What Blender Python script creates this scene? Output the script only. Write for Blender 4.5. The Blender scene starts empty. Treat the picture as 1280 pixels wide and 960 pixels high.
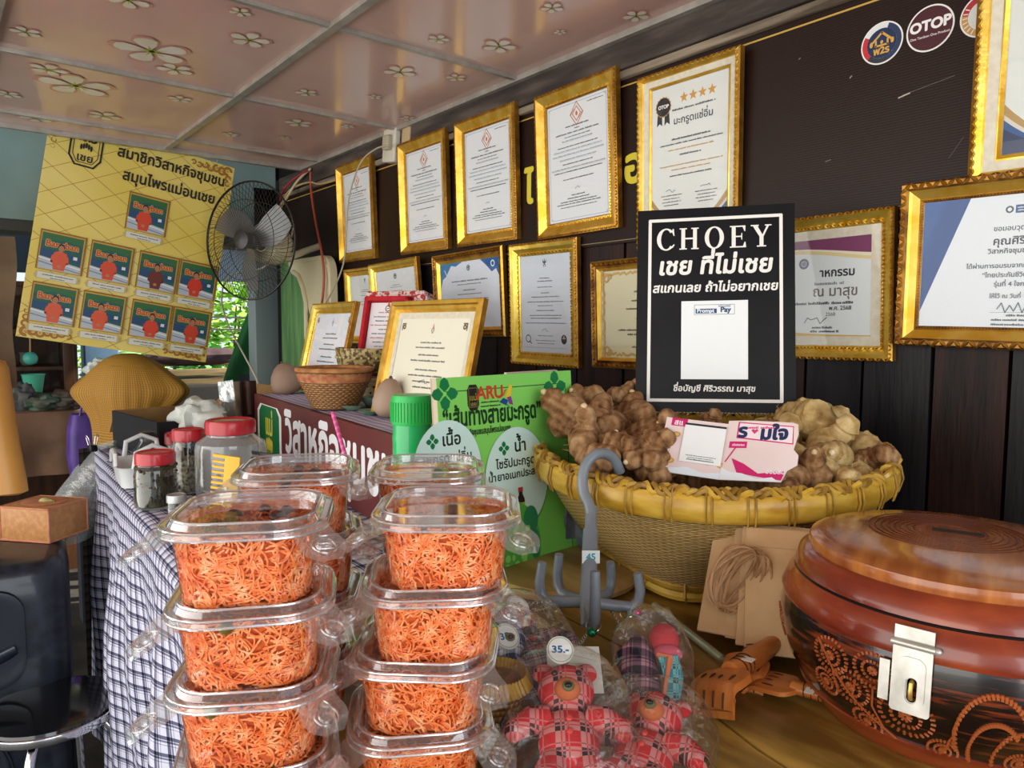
import bpy, bmesh, math, random
from mathutils import Vector, Matrix, noise
random.seed(7)
SC = bpy.context.scene
COL = SC.collection
V = Vector
PI = math.pi

# ------------------------------------------------------------------ camera, world, lights, exposure
CAMZ = 1.35
def cam_axes(yaw=-51.0, pitch=-4.4, roll=0.3):
    y, p, r = (math.radians(a) for a in (yaw, pitch, roll))
    F = V((math.sin(y)*math.cos(p), math.cos(y)*math.cos(p), math.sin(p)))
    R = V((math.cos(y), -math.sin(y), 0)); U = R.cross(F)
    c, s = math.cos(r), math.sin(r)
    return c*R+s*U, -s*R+c*U, F
CR, CU, CF = cam_axes()
FPX = 906.0
CO = V((0, 0, CAMZ))
cd = bpy.data.cameras.new('camera'); cam = bpy.data.objects.new('camera', cd); COL.objects.link(cam)
cd.sensor_width = 36.0; cd.sensor_fit = 'HORIZONTAL'; cd.lens = FPX/1280*36.0; cd.clip_start = 0.02
cam.matrix_world = Matrix(((CR.x, CU.x, -CF.x, 0), (CR.y, CU.y, -CF.y, 0), (CR.z, CU.z, -CF.z, CAMZ), (0, 0, 0, 1)))
SC.camera = cam

W = bpy.data.worlds.new('sky'); SC.world = W; W.use_nodes = True
nt = W.node_tree; bg = nt.nodes['Background']
bg.inputs[0].default_value = (0.80, 0.90, 1.0, 1); bg.inputs[1].default_value = 0.75

def area(name, loc, target, sx, sy, energy, color):
    l = bpy.data.lights.new(name, 'AREA'); l.shape = 'RECTANGLE'; l.size = sx; l.size_y = sy
    l.energy = energy; l.color = color
    o = bpy.data.objects.new(name, l); COL.objects.link(o); o.location = loc
    o.rotation_euler = (V(target)-V(loc)).to_track_quat('-Z', 'Y').to_euler()
    return o
area('daylight_front_opening', (-1.2, -2.4, 1.4), (-1.2, 1.0, 1.25), 6.0, 2.6, 96, (1.0, 0.94, 0.84))
area('daylight_side_opening', (2.8, -0.1, 1.5), (-1.0, 0.6, 1.2), 2.4, 2.2, 40, (0.93, 0.97, 1.0))
sl = bpy.data.lights.new('sun', 'SUN'); sl.energy = 8; sl.angle = 0.02; sl.color = (1, 0.95, 0.82)
so = bpy.data.objects.new('sun', sl); COL.objects.link(so); so.rotation_euler = (math.radians(-42), math.radians(24), 0)

SC.view_settings.view_transform = 'Standard'; SC.view_settings.look = 'None'
SC.view_settings.exposure = 0.55; SC.view_settings.gamma = 1.0; SC.view_settings.use_curve_mapping = False
SC.cycles.use_denoising = True
SC.cycles.max_bounces = 10; SC.cycles.transparent_max_bounces = 48
SC.cycles.diffuse_bounces = 4; SC.cycles.glossy_bounces = 4
SC.cycles.caustics_reflective = False; SC.cycles.caustics_refractive = False

def ray(x, y): return CF + (x-640)/FPX*CR - (y-480)/FPX*CU
def at(x, y, X=None, Y=None, Z=None, d=None):
    v = ray(x, y)
    if X is not None: t = (X-CO.x)/v.x
    elif Y is not None: t = (Y-CO.y)/v.y
    elif Z is not None: t = (Z-CO.z)/v.z
    else: t = d
    return CO+v*t

# ------------------------------------------------------------------ materials
MATS = {}
def srgb(c):
    return tuple((x/12.92 if x <= 0.04045 else ((x+0.055)/1.055)**2.4) for x in c)
def hexc(h): return srgb(tuple(int(h[i:i+2], 16)/255 for i in (0, 2, 4)))
def newmat(name):
    m = bpy.data.materials.new(name); m.use_nodes = True
    b = m.node_tree.nodes['Principled BSDF']
    return m, m.node_tree.nodes, m.node_tree.links, b
def flat(h, rough=0.55, metal=0.0, spec=0.4, coat=0.0):
    k = ('flat', h, rough, metal, spec, coat)
    if k not in MATS:
        m, n, l, b = newmat('paint_'+h)
        b.inputs['Base Color'].default_value = (*hexc(h), 1); b.inputs['Roughness'].default_value = rough
        b.inputs['Metallic'].default_value = metal; b.inputs['Specular IOR Level'].default_value = spec
        b.inputs['Coat Weight'].default_value = coat; b.inputs['Coat Roughness'].default_value = 0.08
        MATS[k] = m
    return MATS[k]
def nz(name, h1, h2, scale=8, rough=0.5, metal=0.0, bump=0.0, stretch=(1, 1, 1), detail=5, lo=0.35, hi=0.65, bscale=None, coat=0.0, spec=0.4, h3=None):
    k = ('nz', name)
    if k in MATS: return MATS[k]
    m, n, l, b = newmat(name)
    tc = n.new('ShaderNodeTexCoord'); mp = n.new('ShaderNodeMapping'); mp.inputs['Scale'].default_value = stretch
    l.new(tc.outputs['Object'], mp.inputs[0])
    t = n.new('ShaderNodeTexNoise'); t.inputs['Scale'].default_value = scale; t.inputs['Detail'].default_value = detail
    l.new(mp.outputs[0], t.inputs['Vector'])
    r = n.new('ShaderNodeValToRGB'); r.color_ramp.elements[0].position = lo; r.color_ramp.elements[1].position = hi
    r.color_ramp.elements[0].color = (*hexc(h1), 1); r.color_ramp.elements[1].color = (*hexc(h2), 1)
    if h3:
        e = r.color_ramp.elements.new((lo+hi)/2); e.color = (*hexc(h3), 1)
    l.new(t.outputs['Fac'], r.inputs[0]); l.new(r.outputs[0], b.inputs['Base Color'])
    b.inputs['Roughness'].default_value = rough; b.inputs['Metallic'].default_value = metal
    b.inputs['Coat Weight'].default_value = coat; b.inputs['Coat Roughness'].default_value = 0.08
    b.inputs['Specular IOR Level'].default_value = spec
    if bump:
        t2 = n.new('ShaderNodeTexNoise'); t2.inputs['Scale'].default_value = bscale or scale*3; t2.inputs['Detail'].default_value = 4
        l.new(mp.outputs[0], t2.inputs['Vector'])
        bp = n.new('ShaderNodeBump'); bp.inputs['Strength'].default_value = bump; bp.inputs['Distance'].default_value = 0.004
        l.new(t2.outputs['Fac'], bp.inputs['Height']); l.new(bp.outputs[0], b.inputs['Normal'])
    MATS[k] = m
    return m
def clear(name, tint='ffffff', lo=0.04, hi=0.6, rough=0.04, gcol='ffffff', bump=0, haze=0.0, power=2.0):
    """thin clear plastic or glass: see-through with a grazing-angle sheen"""
    k = ('clear', name)
    if k in MATS: return MATS[k]
    m, n, l, b = newmat(name); n.remove(b)
    out = n['Material Output']
    tr = n.new('ShaderNodeBsdfTransparent'); tr.inputs[0].default_value = (*hexc(tint), 1)
    gl = n.new('ShaderNodeBsdfGlossy'); gl.inputs['Color'].default_value = (*hexc(gcol), 1); gl.inputs['Roughness'].default_value = rough
    lw = n.new('ShaderNodeLayerWeight'); lw.inputs['Blend'].default_value = 0.5
    pw = n.new('ShaderNodeMath'); pw.operation = 'POWER'; pw.inputs[1].default_value = power
    l.new(lw.outputs['Facing'], pw.inputs[0])
    ma = n.new('ShaderNodeMapRange'); ma.inputs['To Min'].default_value = lo; ma.inputs['To Max'].default_value = hi
    l.new(pw.outputs[0], ma.inputs['Value'])
    mx = n.new('ShaderNodeMixShader'); l.new(ma.outputs[0], mx.inputs[0]); l.new(tr.outputs[0], mx.inputs[1]); l.new(gl.outputs[0], mx.inputs[2])
    fin = mx
    if haze:
        df = n.new('ShaderNodeBsdfDiffuse'); df.inputs[0].default_value = (0.85, 0.87, 0.88, 1)
        m2 = n.new('ShaderNodeMixShader'); m2.inputs[0].default_value = haze
        l.new(mx.outputs[0], m2.inputs[1]); l.new(df.outputs[0], m2.inputs[2]); fin = m2
    l.new(fin.outputs[0], out.inputs['Surface'])
    if bump:
        tc = n.new('ShaderNodeTexCoord'); t = n.new('ShaderNodeTexNoise'); t.inputs['Scale'].default_value = 28; t.inputs['Detail'].default_value = 3
        l.new(tc.outputs['Object'], t.inputs['Vector'])
        bp = n.new('ShaderNodeBump'); bp.inputs['Strength'].default_value = bump; bp.inputs['Distance'].default_value = 0.01
        l.new(t.outputs['Fac'], bp.inputs['Height']); l.new(bp.outputs[0], gl.inputs['Normal'])
        l.new(bp.outputs[0], lw.inputs['Normal'])
    MATS[k] = m
    return m
def check(name, base, dark, mid, period, rough=0.85, axes=('X', 'Y'), uv=True):
    """woven check cloth, on UV in metres"""
    k = ('check', name)
    if k in MATS: return MATS[k]
    m, n, l, b = newmat(name)
    tc = n.new('ShaderNodeTexCoord'); sp = n.new('ShaderNodeSeparateXYZ'); l.new(tc.outputs['UV' if uv else 'Object'], sp.inputs[0])
    outs = []
    for a in axes:
        d = n.new('ShaderNodeMath'); d.operation = 'DIVIDE'; d.inputs[1].default_value = period; l.new(sp.outputs[a], d.inputs[0])
        f = n.new('ShaderNodeMath'); f.operation = 'FRACT'; l.new(d.outputs[0], f.inputs[0])
        r = n.new('ShaderNodeValToRGB'); r.color_ramp.interpolation = 'CONSTANT'
        e = r.color_ramp.elements; e[0].position = 0; e[0].color = (0, 0, 0, 1); e[1].position = 0.42; e[1].color = (1, 1, 1, 1)
        for p, vv in ((0.63, 0.2), (0.69, 0.9), (0.80, 0.0), (0.92, 0.6), (0.97, 0.0)):
            q = e.new(p); q.color = (vv, vv, vv, 1)
        l.new(f.outputs[0], r.inputs[0]); outs.append(r)
    ad = n.new('ShaderNodeMath'); ad.operation = 'ADD'; l.new(outs[0].outputs[0], ad.inputs[0]); l.new(outs[1].outputs[0], ad.inputs[1])
    hf = n.new('ShaderNodeMath'); hf.operation = 'MULTIPLY'; hf.inputs[1].default_value = 0.5; l.new(ad.outputs[0], hf.inputs[0])
    r = n.new('ShaderNodeValToRGB'); e = r.color_ramp.elements
    e[0].color = (*hexc(base), 1); e[1].color = (*hexc(dark), 1); q = e.new(0.5); q.color = (*hexc(mid), 1)
    l.new(hf.outputs[0], r.inputs[0]); l.new(r.outputs[0], b.inputs['Base Color'])
    b.inputs['Roughness'].default_value = rough; b.inputs['Specular IOR Level'].default_value = 0.15
    MATS[k] = m
    return m
def weave(name, h1, h2, su, sv, bump=0.6, rough=0.5):
    """basket weave on UV: sv courses tall, su stakes round"""
    k = ('weave', name)
    if k in MATS: return MATS[k]
    m, n, l, b = newmat(name)
    tc = n.new('ShaderNodeTexCoord'); sp = n.new('ShaderNodeSeparateXYZ'); l.new(tc.outputs['UV'], sp.inputs[0])
    def mul(o, v):
        x = n.new('ShaderNodeMath'); x.operation = 'MULTIPLY'; x.inputs[1].default_value = v; l.new(o, x.inputs[0]); return x.outputs[0]
    def fn(op, o, o2=None, v=None):
        x = n.new('ShaderNodeMath'); x.operation = op; l.new(o, x.inputs[0])
        if o2 is not None: l.new(o2, x.inputs[1])
        if v is not None: x.inputs[1].default_value = v
        return x.outputs[0]
    nzv = n.new('ShaderNodeTexNoise'); nzv.inputs['Scale'].default_value = 9; l.new(tc.outputs['UV'], nzv.inputs['Vector'])
    wob = mul(nzv.outputs['Fac'], 0.018)
    u = mul(sp.outputs['X'], su*PI); v = mul(fn('ADD', sp.outputs['Y'], wob), sv*PI)
    # each course goes over/under alternate stakes
    row = fn('FLOOR', mul(v, 1/PI)); ph = mul(row, PI)
    a = fn('SINE', fn('ADD', u, ph)); c = fn('ABSOLUTE', fn('SINE', v))
    hgt = fn('MULTIPLY', fn('ADD', mul(a, 0.5), v=0.75), c)
    r = n.new('ShaderNodeValToRGB'); r.color_ramp.elements[0].position = 0.05; r.color_ramp.elements[1].position = 0.75
    r.color_ramp.elements[0].color = (*hexc(h1), 1); r.color_ramp.elements[1].color = (*hexc(h2), 1)
    l.new(hgt, r.inputs[0])
    n2 = n.new('ShaderNodeTexNoise'); n2.inputs['Scale'].default_value = 14; n2.inputs['Detail'].default_value = 5; l.new(tc.outputs['UV'], n2.inputs['Vector'])
    mr = n.new('ShaderNodeMapRange'); mr.inputs['To Min'].default_value = 0.62; mr.inputs['To Max'].default_value = 1.2; l.new(n2.outputs['Fac'], mr.inputs['Value'])
    mx = n.new('ShaderNodeVectorMath'); mx.operation = 'SCALE'; l.new(r.outputs[0], mx.inputs[0]); l.new(mr.outputs[0], mx.inputs['Scale'])
    l.new(mx.outputs[0], b.inputs['Base Color'])
    bp = n.new('ShaderNodeBump'); bp.inputs['Strength'].default_value = bump; bp.inputs['Distance'].default_value = 0.003
    l.new(hgt, bp.inputs['Height']); l.new(bp.outputs[0], b.inputs['Normal'])
    b.inputs['Roughness'].default_value = rough
    MATS[k] = m
    return m

# ------------------------------------------------------------------ mesh helpers
class MB:
    """collects faces; build() links them as one mesh object"""
    def __init__(s): s.v = []; s.f = []; s.m = []; s.mats = []; s.uv = {}; s.sm = []
    def mi(s, m):
        if m not in s.mats: s.mats.append(m)
        return s.mats.index(m)
    def add(s, vs, fs, m, M=None, uvs=None, smooth=True):
        o = len(s.v); i = s.mi(m)
        s.v += [tuple(M @ V(p)) if M else tuple(p) for p in vs]
        for k, f in enumerate(fs):
            s.f.append([a+o for a in f]); s.m.append(i); s.sm.append(smooth)
            if uvs: s.uv[len(s.f)-1] = [uvs[a] for a in f]
    def build(s, name, parent=None, M=None, sub=0):
        me = bpy.data.meshes.new(name); me.from_pydata(s.v, [], s.f); 
        for m in s.mats: me.materials.append(m)
        me.polygons.foreach_set('material_index', s.m); me.polygons.foreach_set('use_smooth', s.sm)
        if s.uv:
            ul = me.uv_layers.new(name='UVMap')
            for p in me.polygons:
                q = s.uv.get(p.index)
                if q:
                    for li, c in zip(p.loop_indices, q): ul.data[li].uv = c
        me.update()
        try: me.set_sharp_from_angle(angle=math.radians(42))
        except Exception: pass
        o = bpy.data.objects.new(name, me); COL.objects.link(o)
        if parent: o.parent = parent
        if M: o.matrix_basis = M
        if sub:
            md = o.modifiers.new('sub', 'SUBSURF'); md.levels = sub; md.render_levels = sub
        return o
    def box(s, c, d, m, M=None, bev=0.0):
        x, y, z = d[0]/2, d[1]/2, d[2]/2
        if bev <= 0:
            vs = [(c[0]+a*x, c[1]+b*y, c[2]+e*z) for e in (-1, 1) for b in (-1, 1) for a in (-1, 1)]
            s.add(vs, [(0, 2, 3, 1), (4, 5, 7, 6), (0, 1, 5, 4), (2, 6, 7, 3), (0, 4, 6, 2), (1, 3, 7, 5)], m, M, smooth=False); return
        bm = bmesh.new(); bmesh.ops.create_cube(bm, size=1)
        for q in bm.verts: q.co = V((q.co.x*d[0]+c[0], q.co.y*d[1]+c[1], q.co.z*d[2]+c[2]))
        bmesh.ops.bevel(bm, geom=bm.edges[:], offset=bev, segments=3, affect='EDGES', profile=0.5)
        s.bm(bm, m, M)
    def bm(s, bm, m, M=None, smooth=True):
        bm.verts.index_update()
        s.add([q.co.copy() for q in bm.verts], [[q.index for q in f.verts] for f in bm.faces], m, M, smooth=smooth); bm.free()
    def tube(s, pts, rad, m, n=8, cap=True, closed=False, M=None, flat=1.0):
        pts = [V(p) for p in pts]; N = len(pts)
        rads = rad if hasattr(rad, '__len__') else [rad]*N
        vs = []; fs = []; up = None
        for i, p in enumerate(pts):
            if closed: t = (pts[(i+1) % N]-pts[i-1])
            else: t = pts[min(i+1, N-1)]-pts[max(i-1, 0)]
            if t.length < 1e-9: t = V((0, 0, 1))
            t.normalize()
            if up is None: up = t.orthogonal().normalized()
            up = (up-t*up.dot(t))
            if up.length < 1e-6: up = t.orthogonal()
            up.normalize(); sd = t.cross(up)
            for k in range(n):
                a = 2*PI*k/n; vs.append(p+(up*math.cos(a)+sd*math.sin(a)*flat)*rads[i])
        R = N if closed else N-1
        for i in range(R):
            for k in range(n):
                j = (i+1) % N
                fs.append((i*n+k, i*n+(k+1) % n, j*n+(k+1) % n, j*n+k))
        if cap and not closed:
            fs.append(tuple(range(n))[::-1]); fs.append(tuple((N-1)*n+k for k in range(n)))
        s.add(vs, fs, m, M)
    def lathe(s, prof, m, n=32, c=(0, 0, 0), M=None, sx=1.0, sy=1.0, capb=True, capt=True, uv=False):
        vs = []; fs = []; uvs = []
        L = len(prof)
        nn = n+1 if uv else n
        for i, (r, z) in enumerate(prof):
            for k in range(nn):
                a = 2*PI*k/n; vs.append((c[0]+r*math.cos(a)*sx, c[1]+r*math.sin(a)*sy, c[2]+z)); uvs.append((k/n, i/(L-1)))
        for i in range(L-1):
            for k in range(n):
                k2 = k+1 if uv else (k+1) % n
                fs.append((i*nn+k, i*nn+k2, (i+1)*nn+k2, (i+1)*nn+k))
        if capb and prof[0][0] > 1e-5: fs.append(tuple(range(n))[::-1])
        if capt and prof[-1][0] > 1e-5: fs.append(tuple((L-1)*nn+k for k in range(n)))
        s.add(vs, fs, m, M, uvs if uv else None)
    def loft(s, rings, m, M=None, capb=False, capt=False, smooth=True, uv=None):
        n = len(rings[0]); vs = [p for r in rings for p in r]; fs = []
        for i in range(len(rings)-1):
            for k in range(n):
                fs.append((i*n+k, i*n+(k+1) % n, (i+1)*n+(k+1) % n, (i+1)*n+k))
        if capb: fs.append(tuple(range(n))[::-1])
        if capt: fs.append(tuple((len(rings)-1)*n+k for k in range(n)))
        s.add(vs, fs, m, M, smooth=smooth)
    def ball(s, c, r, m, nu=12, nv=8, M=None, jit=0.0):
        if not hasattr(r, '__len__'): r = (r, r, r)
        vs = []; fs = []
        for i in range(nv+1):
            t = PI*i/nv
            for k in range(nu):
                a = 2*PI*k/nu
                d = V((math.sin(t)*math.cos(a), math.sin(t)*math.sin(a), math.cos(t)))
                f = 1+jit*noise.noise(d*2.3+V(c)*37) if jit else 1
                vs.append((c[0]+r[0]*d.x*f, c[1]+r[1]*d.y*f, c[2]+r[2]*d.z*f))
        for i in range(nv):
            for k in range(nu):
                fs.append((i*nu+k, (i+1)*nu+k, (i+1)*nu+(k+1) % nu, i*nu+(k+1) % nu))
        s.add(vs, fs, m, M)
    def grid(s, fn, nu, nv, m, M=None, uvfn=None, close_u=False):
        vs = []; uvs = []; fs = []
        for j in range(nv+1):
            for i in range(nu+1):
                vs.append(fn(i/nu, j/nv)); uvs.append(uvfn(i/nu, j/nv) if uvfn else (i/nu, j/nv))
        for j in range(nv):
            for i in range(nu):
                a = j*(nu+1)+i; fs.append((a, a+1, a+nu+2, a+nu+1))
        s.add(vs, fs, m, M, uvs)

def rrect(w, d, r, z, n=5):
    out = []
    for cx, cy, a0 in ((w/2-r, d/2-r, 0), (-w/2+r, d/2-r, 90), (-w/2+r, -d/2+r, 180), (w/2-r, -d/2+r, 270)):
        for k in range(n+1):
            a = math.radians(a0+90*k/n); out.append((cx+r*math.cos(a), cy+r*math.sin(a), z))
    return out

def tag(o, label, cat, group=None, kind=None):
    if label: o['label'] = label
    if cat: o['category'] = cat
    if group: o['group'] = group
    if kind: o['kind'] = kind
    return o
def thing(name, label, cat, M=None, group=None):
    o = bpy.data.objects.new(name, None); COL.objects.link(o); o.empty_display_size = 0.02
    if M is not None: o.matrix_world = M
    return tag(o, label, cat, group)
def struct(name, mb):
    o = mb.build(name); o['kind'] = 'structure'; return o
def kids(o): return [c for c in bpy.data.objects if c.parent == o]
def dup(root, M, label=None, group=None):
    r = root.copy(); COL.objects.link(r); r.matrix_world = M
    if label: r['label'] = label
    if group: r['group'] = group
    for ch in kids(root):
        c = ch.copy(); COL.objects.link(c); c.parent = r
        for g in kids(ch):
            d = g.copy(); COL.objects.link(d); d.parent = c
    return r
def T(x, y=None, z=None):
    return Matrix.Translation(V((x, y, z)) if y is not None else V(x))
def RZ(a): return Matrix.Rotation(math.radians(a), 4, 'Z')
def RX(a): return Matrix.Rotation(math.radians(a), 4, 'X')
def RY(a): return Matrix.Rotation(math.radians(a), 4, 'Y')
def S(x, y, z): return Matrix.Diagonal((x, y, z, 1))
def frame_from(o, x, y):
    """matrix with origin o, local x along x, local y in the x-y plane"""
    x = V(x).normalized(); y = V(y); y = (y-x*y.dot(x)).normalized(); z = x.cross(y)
    return Matrix(((x.x, y.x, z.x, o[0]), (x.y, y.y, z.y, o[1]), (x.z, y.z, z.z, o[2]), (0, 0, 0, 1)))

# ------------------------------------------------------------------ lettering
GL = {}
def _fill(splines):
    c = bpy.data.curves.new('g', 'CURVE'); c.dimensions = '2D'; c.fill_mode = 'BOTH'
    for pts in splines:
        sp = c.splines.new('POLY'); sp.points.add(len(pts)-1); sp.use_cyclic_u = True
        for q, p in zip(sp.points, pts): q.co = (p[0], p[1], 0, 1)
    o = bpy.data.objects.new('g', c); COL.objects.link(o)
    me = o.evaluated_get(bpy.context.evaluated_depsgraph_get()).to_mesh()
    r = [(v.co.x, v.co.y) for v in me.vertices], [tuple(p.vertices) for p in me.polygons]
    bpy.data.objects.remove(o); bpy.data.curves.remove(c)
    return r
def _txt(body):
    c = bpy.data.curves.new('g', 'FONT'); c.body = body; c.size = 1; c.resolution_u = 3
    o = bpy.data.objects.new('g', c); COL.objects.link(o)
    bpy.context.view_layer.update()
    return o, c
def _adv(body):
    o, c = _txt(body); w = o.dimensions.x; bpy.data.objects.remove(o); bpy.data.curves.remove(c); return w
MARKS = set('\u0e31\u0e34\u0e35\u0e36\u0e37\u0e38\u0e39\u0e3a\u0e47\u0e48\u0e49\u0e4a\u0e4b\u0e4c\u0e4d')
def glyph(ch):
    if ch in GL: return GL[ch]
    adv = 0.0 if ch in MARKS else _adv('|'+ch+'|')-_adv('||')
    if ch == ' ': GL[ch] = ([], [], adv); return GL[ch]
    o, c = _txt(ch)
    dg = bpy.context.evaluated_depsgraph_get()
    cu = o.to_curve(dg)
    cont = []
    for sp in cu.splines:
        pts = []
        B = sp.bezier_points; N = len(B)
        if N:
            for i in range(N):
                a, b2 = B[i], B[(i+1) % N]
                p0, p1, p2, p3 = a.co, a.handle_right, b2.handle_left, b2.co
                straight = (p1-p0).cross(p3-p0).length < 1e-7 and (p2-p0).cross(p3-p0).length < 1e-7
                K = 1 if straight else 4
                for k in range(K):
                    t = k/K; u = 1-t
                    q = p0*u**3+p1*3*u*u*t+p2*3*u*t*t+p3*t**3; pts.append((q.x, q.y))
        else:
            pts = [(p.co.x, p.co.y) for p in sp.points]
        if len(pts) > 2: cont.append(pts)
    o.to_curve_clear(); bpy.data.objects.remove(o); bpy.data.curves.remove(c)
    def ar(p): return sum(p[i-1][0]*p[i][1]-p[i][0]*p[i-1][1] for i in range(len(p)))/2
    def bb(p): return min(x for x, _ in p), min(y for _, y in p), max(x for x, _ in p), max(y for _, y in p)
    if not cont: GL[ch] = ([], [], adv); return GL[ch]
    big = max(cont, key=lambda p: abs(ar(p))); sg = 1 if ar(big) > 0 else -1
    outs = [p for p in cont if ar(p)*sg > 0]; holes = [p for p in cont if ar(p)*sg <= 0]
    vs = []; fs = []
    for p in outs:
        b1 = bb(p); hs = []
        for h in holes:
            b2 = bb(h)
            if b2[0] >= b1[0]-1e-4 and b2[1] >= b1[1]-1e-4 and b2[2] <= b1[2]+1e-4 and b2[3] <= b1[3]+1e-4: hs.append(h)
        v2, f2 = _fill([p]+hs); k = len(vs); ci = outs.index(p); vs += [(a, b, ci) for a, b in v2]; fs += [tuple(a+k for a in f) for f in f2]
    GL[ch] = (vs, fs, adv)
    return GL[ch]
UPPER = set('\u0e31\u0e34\u0e35\u0e36\u0e37\u0e47\u0e4d'); TONE = set('\u0e48\u0e49\u0e4a\u0e4b\u0e4c')
def layout(s, track=0.0):
    x = 0.0; out = []; pos = []
    for i, ch in enumerate(s):
        vs, fs, adv = glyph(ch); dy = 0.0
        if ch in TONE and ((i and s[i-1] in UPPER) or (i+1 < len(s) and s[i+1] == '\u0e33')): dy = 0.2
        dx = -track if ch in MARKS else 0
        out.append((vs, fs, x+dx, dy)); pos.append(x)
        if ch not in MARKS: x += adv+track
    return out, x-track, pos

class Pr:
    """flat print on a sheet: local x right, y up, raised a hair above z0 so that later marks lie on earlier ones"""
    def __init__(s, mb, z0=0.0, step=2e-5, M=None, rough=0.5):
        s.mb = mb; s.z = z0+step; s.step = step; s.M = M; s.rough = rough
    def mat(s, c): return flat(c, s.rough) if isinstance(c, str) else c
    def poly(s, pts, c):
        s.z += s.step; a = sum(pts[i-1][0]*pts[i][1]-pts[i][0]*pts[i-1][1] for i in range(len(pts)))
        if a < 0: pts = pts[::-1]
        s.mb.add([(x, y, s.z) for x, y in pts], [tuple(range(len(pts)))], s.mat(c), s.M, smooth=False)
    def rect(s, x0, y0, x1, y1, c): s.poly([(x0, y0), (x1, y0), (x1, y1), (x0, y1)], c)
    def ell(s, cx, cy, rx, ry, c, n=28, a0=0):
        s.poly([(cx+rx*math.cos(2*PI*k/n+a0), cy+ry*math.sin(2*PI*k/n+a0)) for k in range(n)], c)
    def line(s, pts, t, c):
        s.z += s.step; vs = []; fs = []
        for (x0, y0), (x1, y1) in zip(pts[:-1], pts[1:]):
            dx, dy = x1-x0, y1-y0; L = math.hypot(dx, dy) or 1e-9; nx, ny = -dy/L*t/2, dx/L*t/2; k = len(vs)
            ex, ey = dx/L*t*0.3, dy/L*t*0.3
            vs += [(x0+nx-ex, y0+ny-ey, s.z), (x0-nx-ex, y0-ny-ey, s.z), (x1-nx+ex, y1-ny+ey, s.z), (x1+nx+ex, y1+ny+ey, s.z)]; fs.append((k, k+1, k+2, k+3))
        s.mb.add(vs, fs, s.mat(c), s.M, smooth=False)
    def border(s, x0, y0, x1, y1, t, c):
        s.line([(x0, y0), (x1, y0)], t, c); s.line([(x1, y0), (x1, y1)], t, c); s.line([(x1, y1), (x0, y1)], t, c); s.line([(x0, y1), (x0, y0)], t, c)
    def ring(s, cx, cy, r0, r1, c, n=32, a0=0, a1=360, sy=1.0):
        s.z += s.step; vs = []; fs = []
        for k in range(n+1):
            a = math.radians(a0+(a1-a0)*k/n)
            for r in (r0, r1): vs.append((cx+r*math.cos(a), cy+r*math.sin(a)*sy, s.z))
        for k in range(n): fs.append((2*k, 2*k+1, 2*k+3, 2*k+2))
        s.mb.add(vs, fs, s.mat(c), s.M, smooth=False)
    def text(s, body, x, y, size, c, align='c', shear=0.0, bold=0.0, track=0.0, sx=1.0, rot=0.0):
        lay, w, pos = layout(body, track); w *= size*sx
        x0 = x-(w/2 if align == 'c' else w if align == 'r' else 0)
        s.z += s.step
        offs = [(0, 0)] if not bold else [(bold, 0), (-bold, 0), (0, bold), (0, -bold), (bold*.7, bold*.7), (-bold*.7, -bold*.7), (bold*.7, -bold*.7), (-bold*.7, bold*.7)]
        ca, sa = math.cos(math.radians(rot)), math.sin(math.radians(rot))
        for vs, fs, gx, gy in lay:
            if not vs: continue
            for oi, (ox, oy) in enumerate(offs):
                q = []
                for a, b, ci in vs:
                    px = (a+gx+ox+(b+gy)*shear)*size*sx; py = (b+gy+oy)*size
                    q.append((x0+px*ca-py*sa, y+px*sa+py*ca, s.z+(oi*3+ci)*6e-6))
                s.mb.add(q, fs, s.mat(c), s.M, smooth=False)
        s.z += (len(offs)*3+3)*6e-6
        return x0, w, pos
    def scrib(s, x, y, w, h, c, align='c', seed=0):
        """a line too small to read in the photo: word-like dashes"""
        rd = random.Random(int(x*9973)+int(y*77713)+seed)
        x0 = x-w/2 if align == 'c' else x; xe = x0+w; s.z += s.step; vs = []; fs = []
        while x0 < xe:
            ww = min(rd.uniform(2.0, 6.0)*h, xe-x0); p = x0
            while p < x0+ww:
                cw = h*rd.uniform(0.3, 0.55); hh = h*rd.choice((0.7, 0.7, 0.8, 1.0)); k = len(vs)
                vs += [(p, y, s.z), (p+cw*0.75, y, s.z), (p+cw*0.75, y+hh*0.72, s.z), (p, y+hh*0.72, s.z)]; fs.append((k, k+1, k+2, k+3)); p += cw
            x0 += ww+h*0.6
        s.mb.add(vs, fs, s.mat(c), s.M, smooth=False)
    def star(s, cx, cy, r, c, n=5, inner=0.42, a0=90):
        s.poly([(cx+(r if k % 2 == 0 else r*inner)*math.cos(math.radians(a0+180*k/n)), cy+(r if k % 2 == 0 else r*inner)*math.sin(math.radians(a0+180*k/n))) for k in range(2*n)], c)
    def flower4(s, cx, cy, r, c, c2):
        for k in range(4):
            a = math.radians(45+90*k if False else 90*k); dx, dy = math.cos(a), math.sin(a)
            s.poly([(cx+dx*r*t-dy*r*wd, cy+dy*r*t+dx*r*wd) for t, wd in ((0.1, 0.0), (0.45, -0.38), (0.8, -0.28), (1.0, 0.0), (0.8, 0.28), (0.45, 0.38))], c)
        s.ell(cx, cy, r*0.14, r*0.14, c2, 10)

# ------------------------------------------------------------------ the room
WY = 1.32
CEZ = 2.03
concrete = nz('concrete_floor', '2a2826', '46423d', 6, 0.6, bump=0.2)
mb = MB(); mb.box((-2.6, -0.3, -0.05), (9.5, 5.0, 0.1), concrete); struct('floor', mb)

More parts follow.
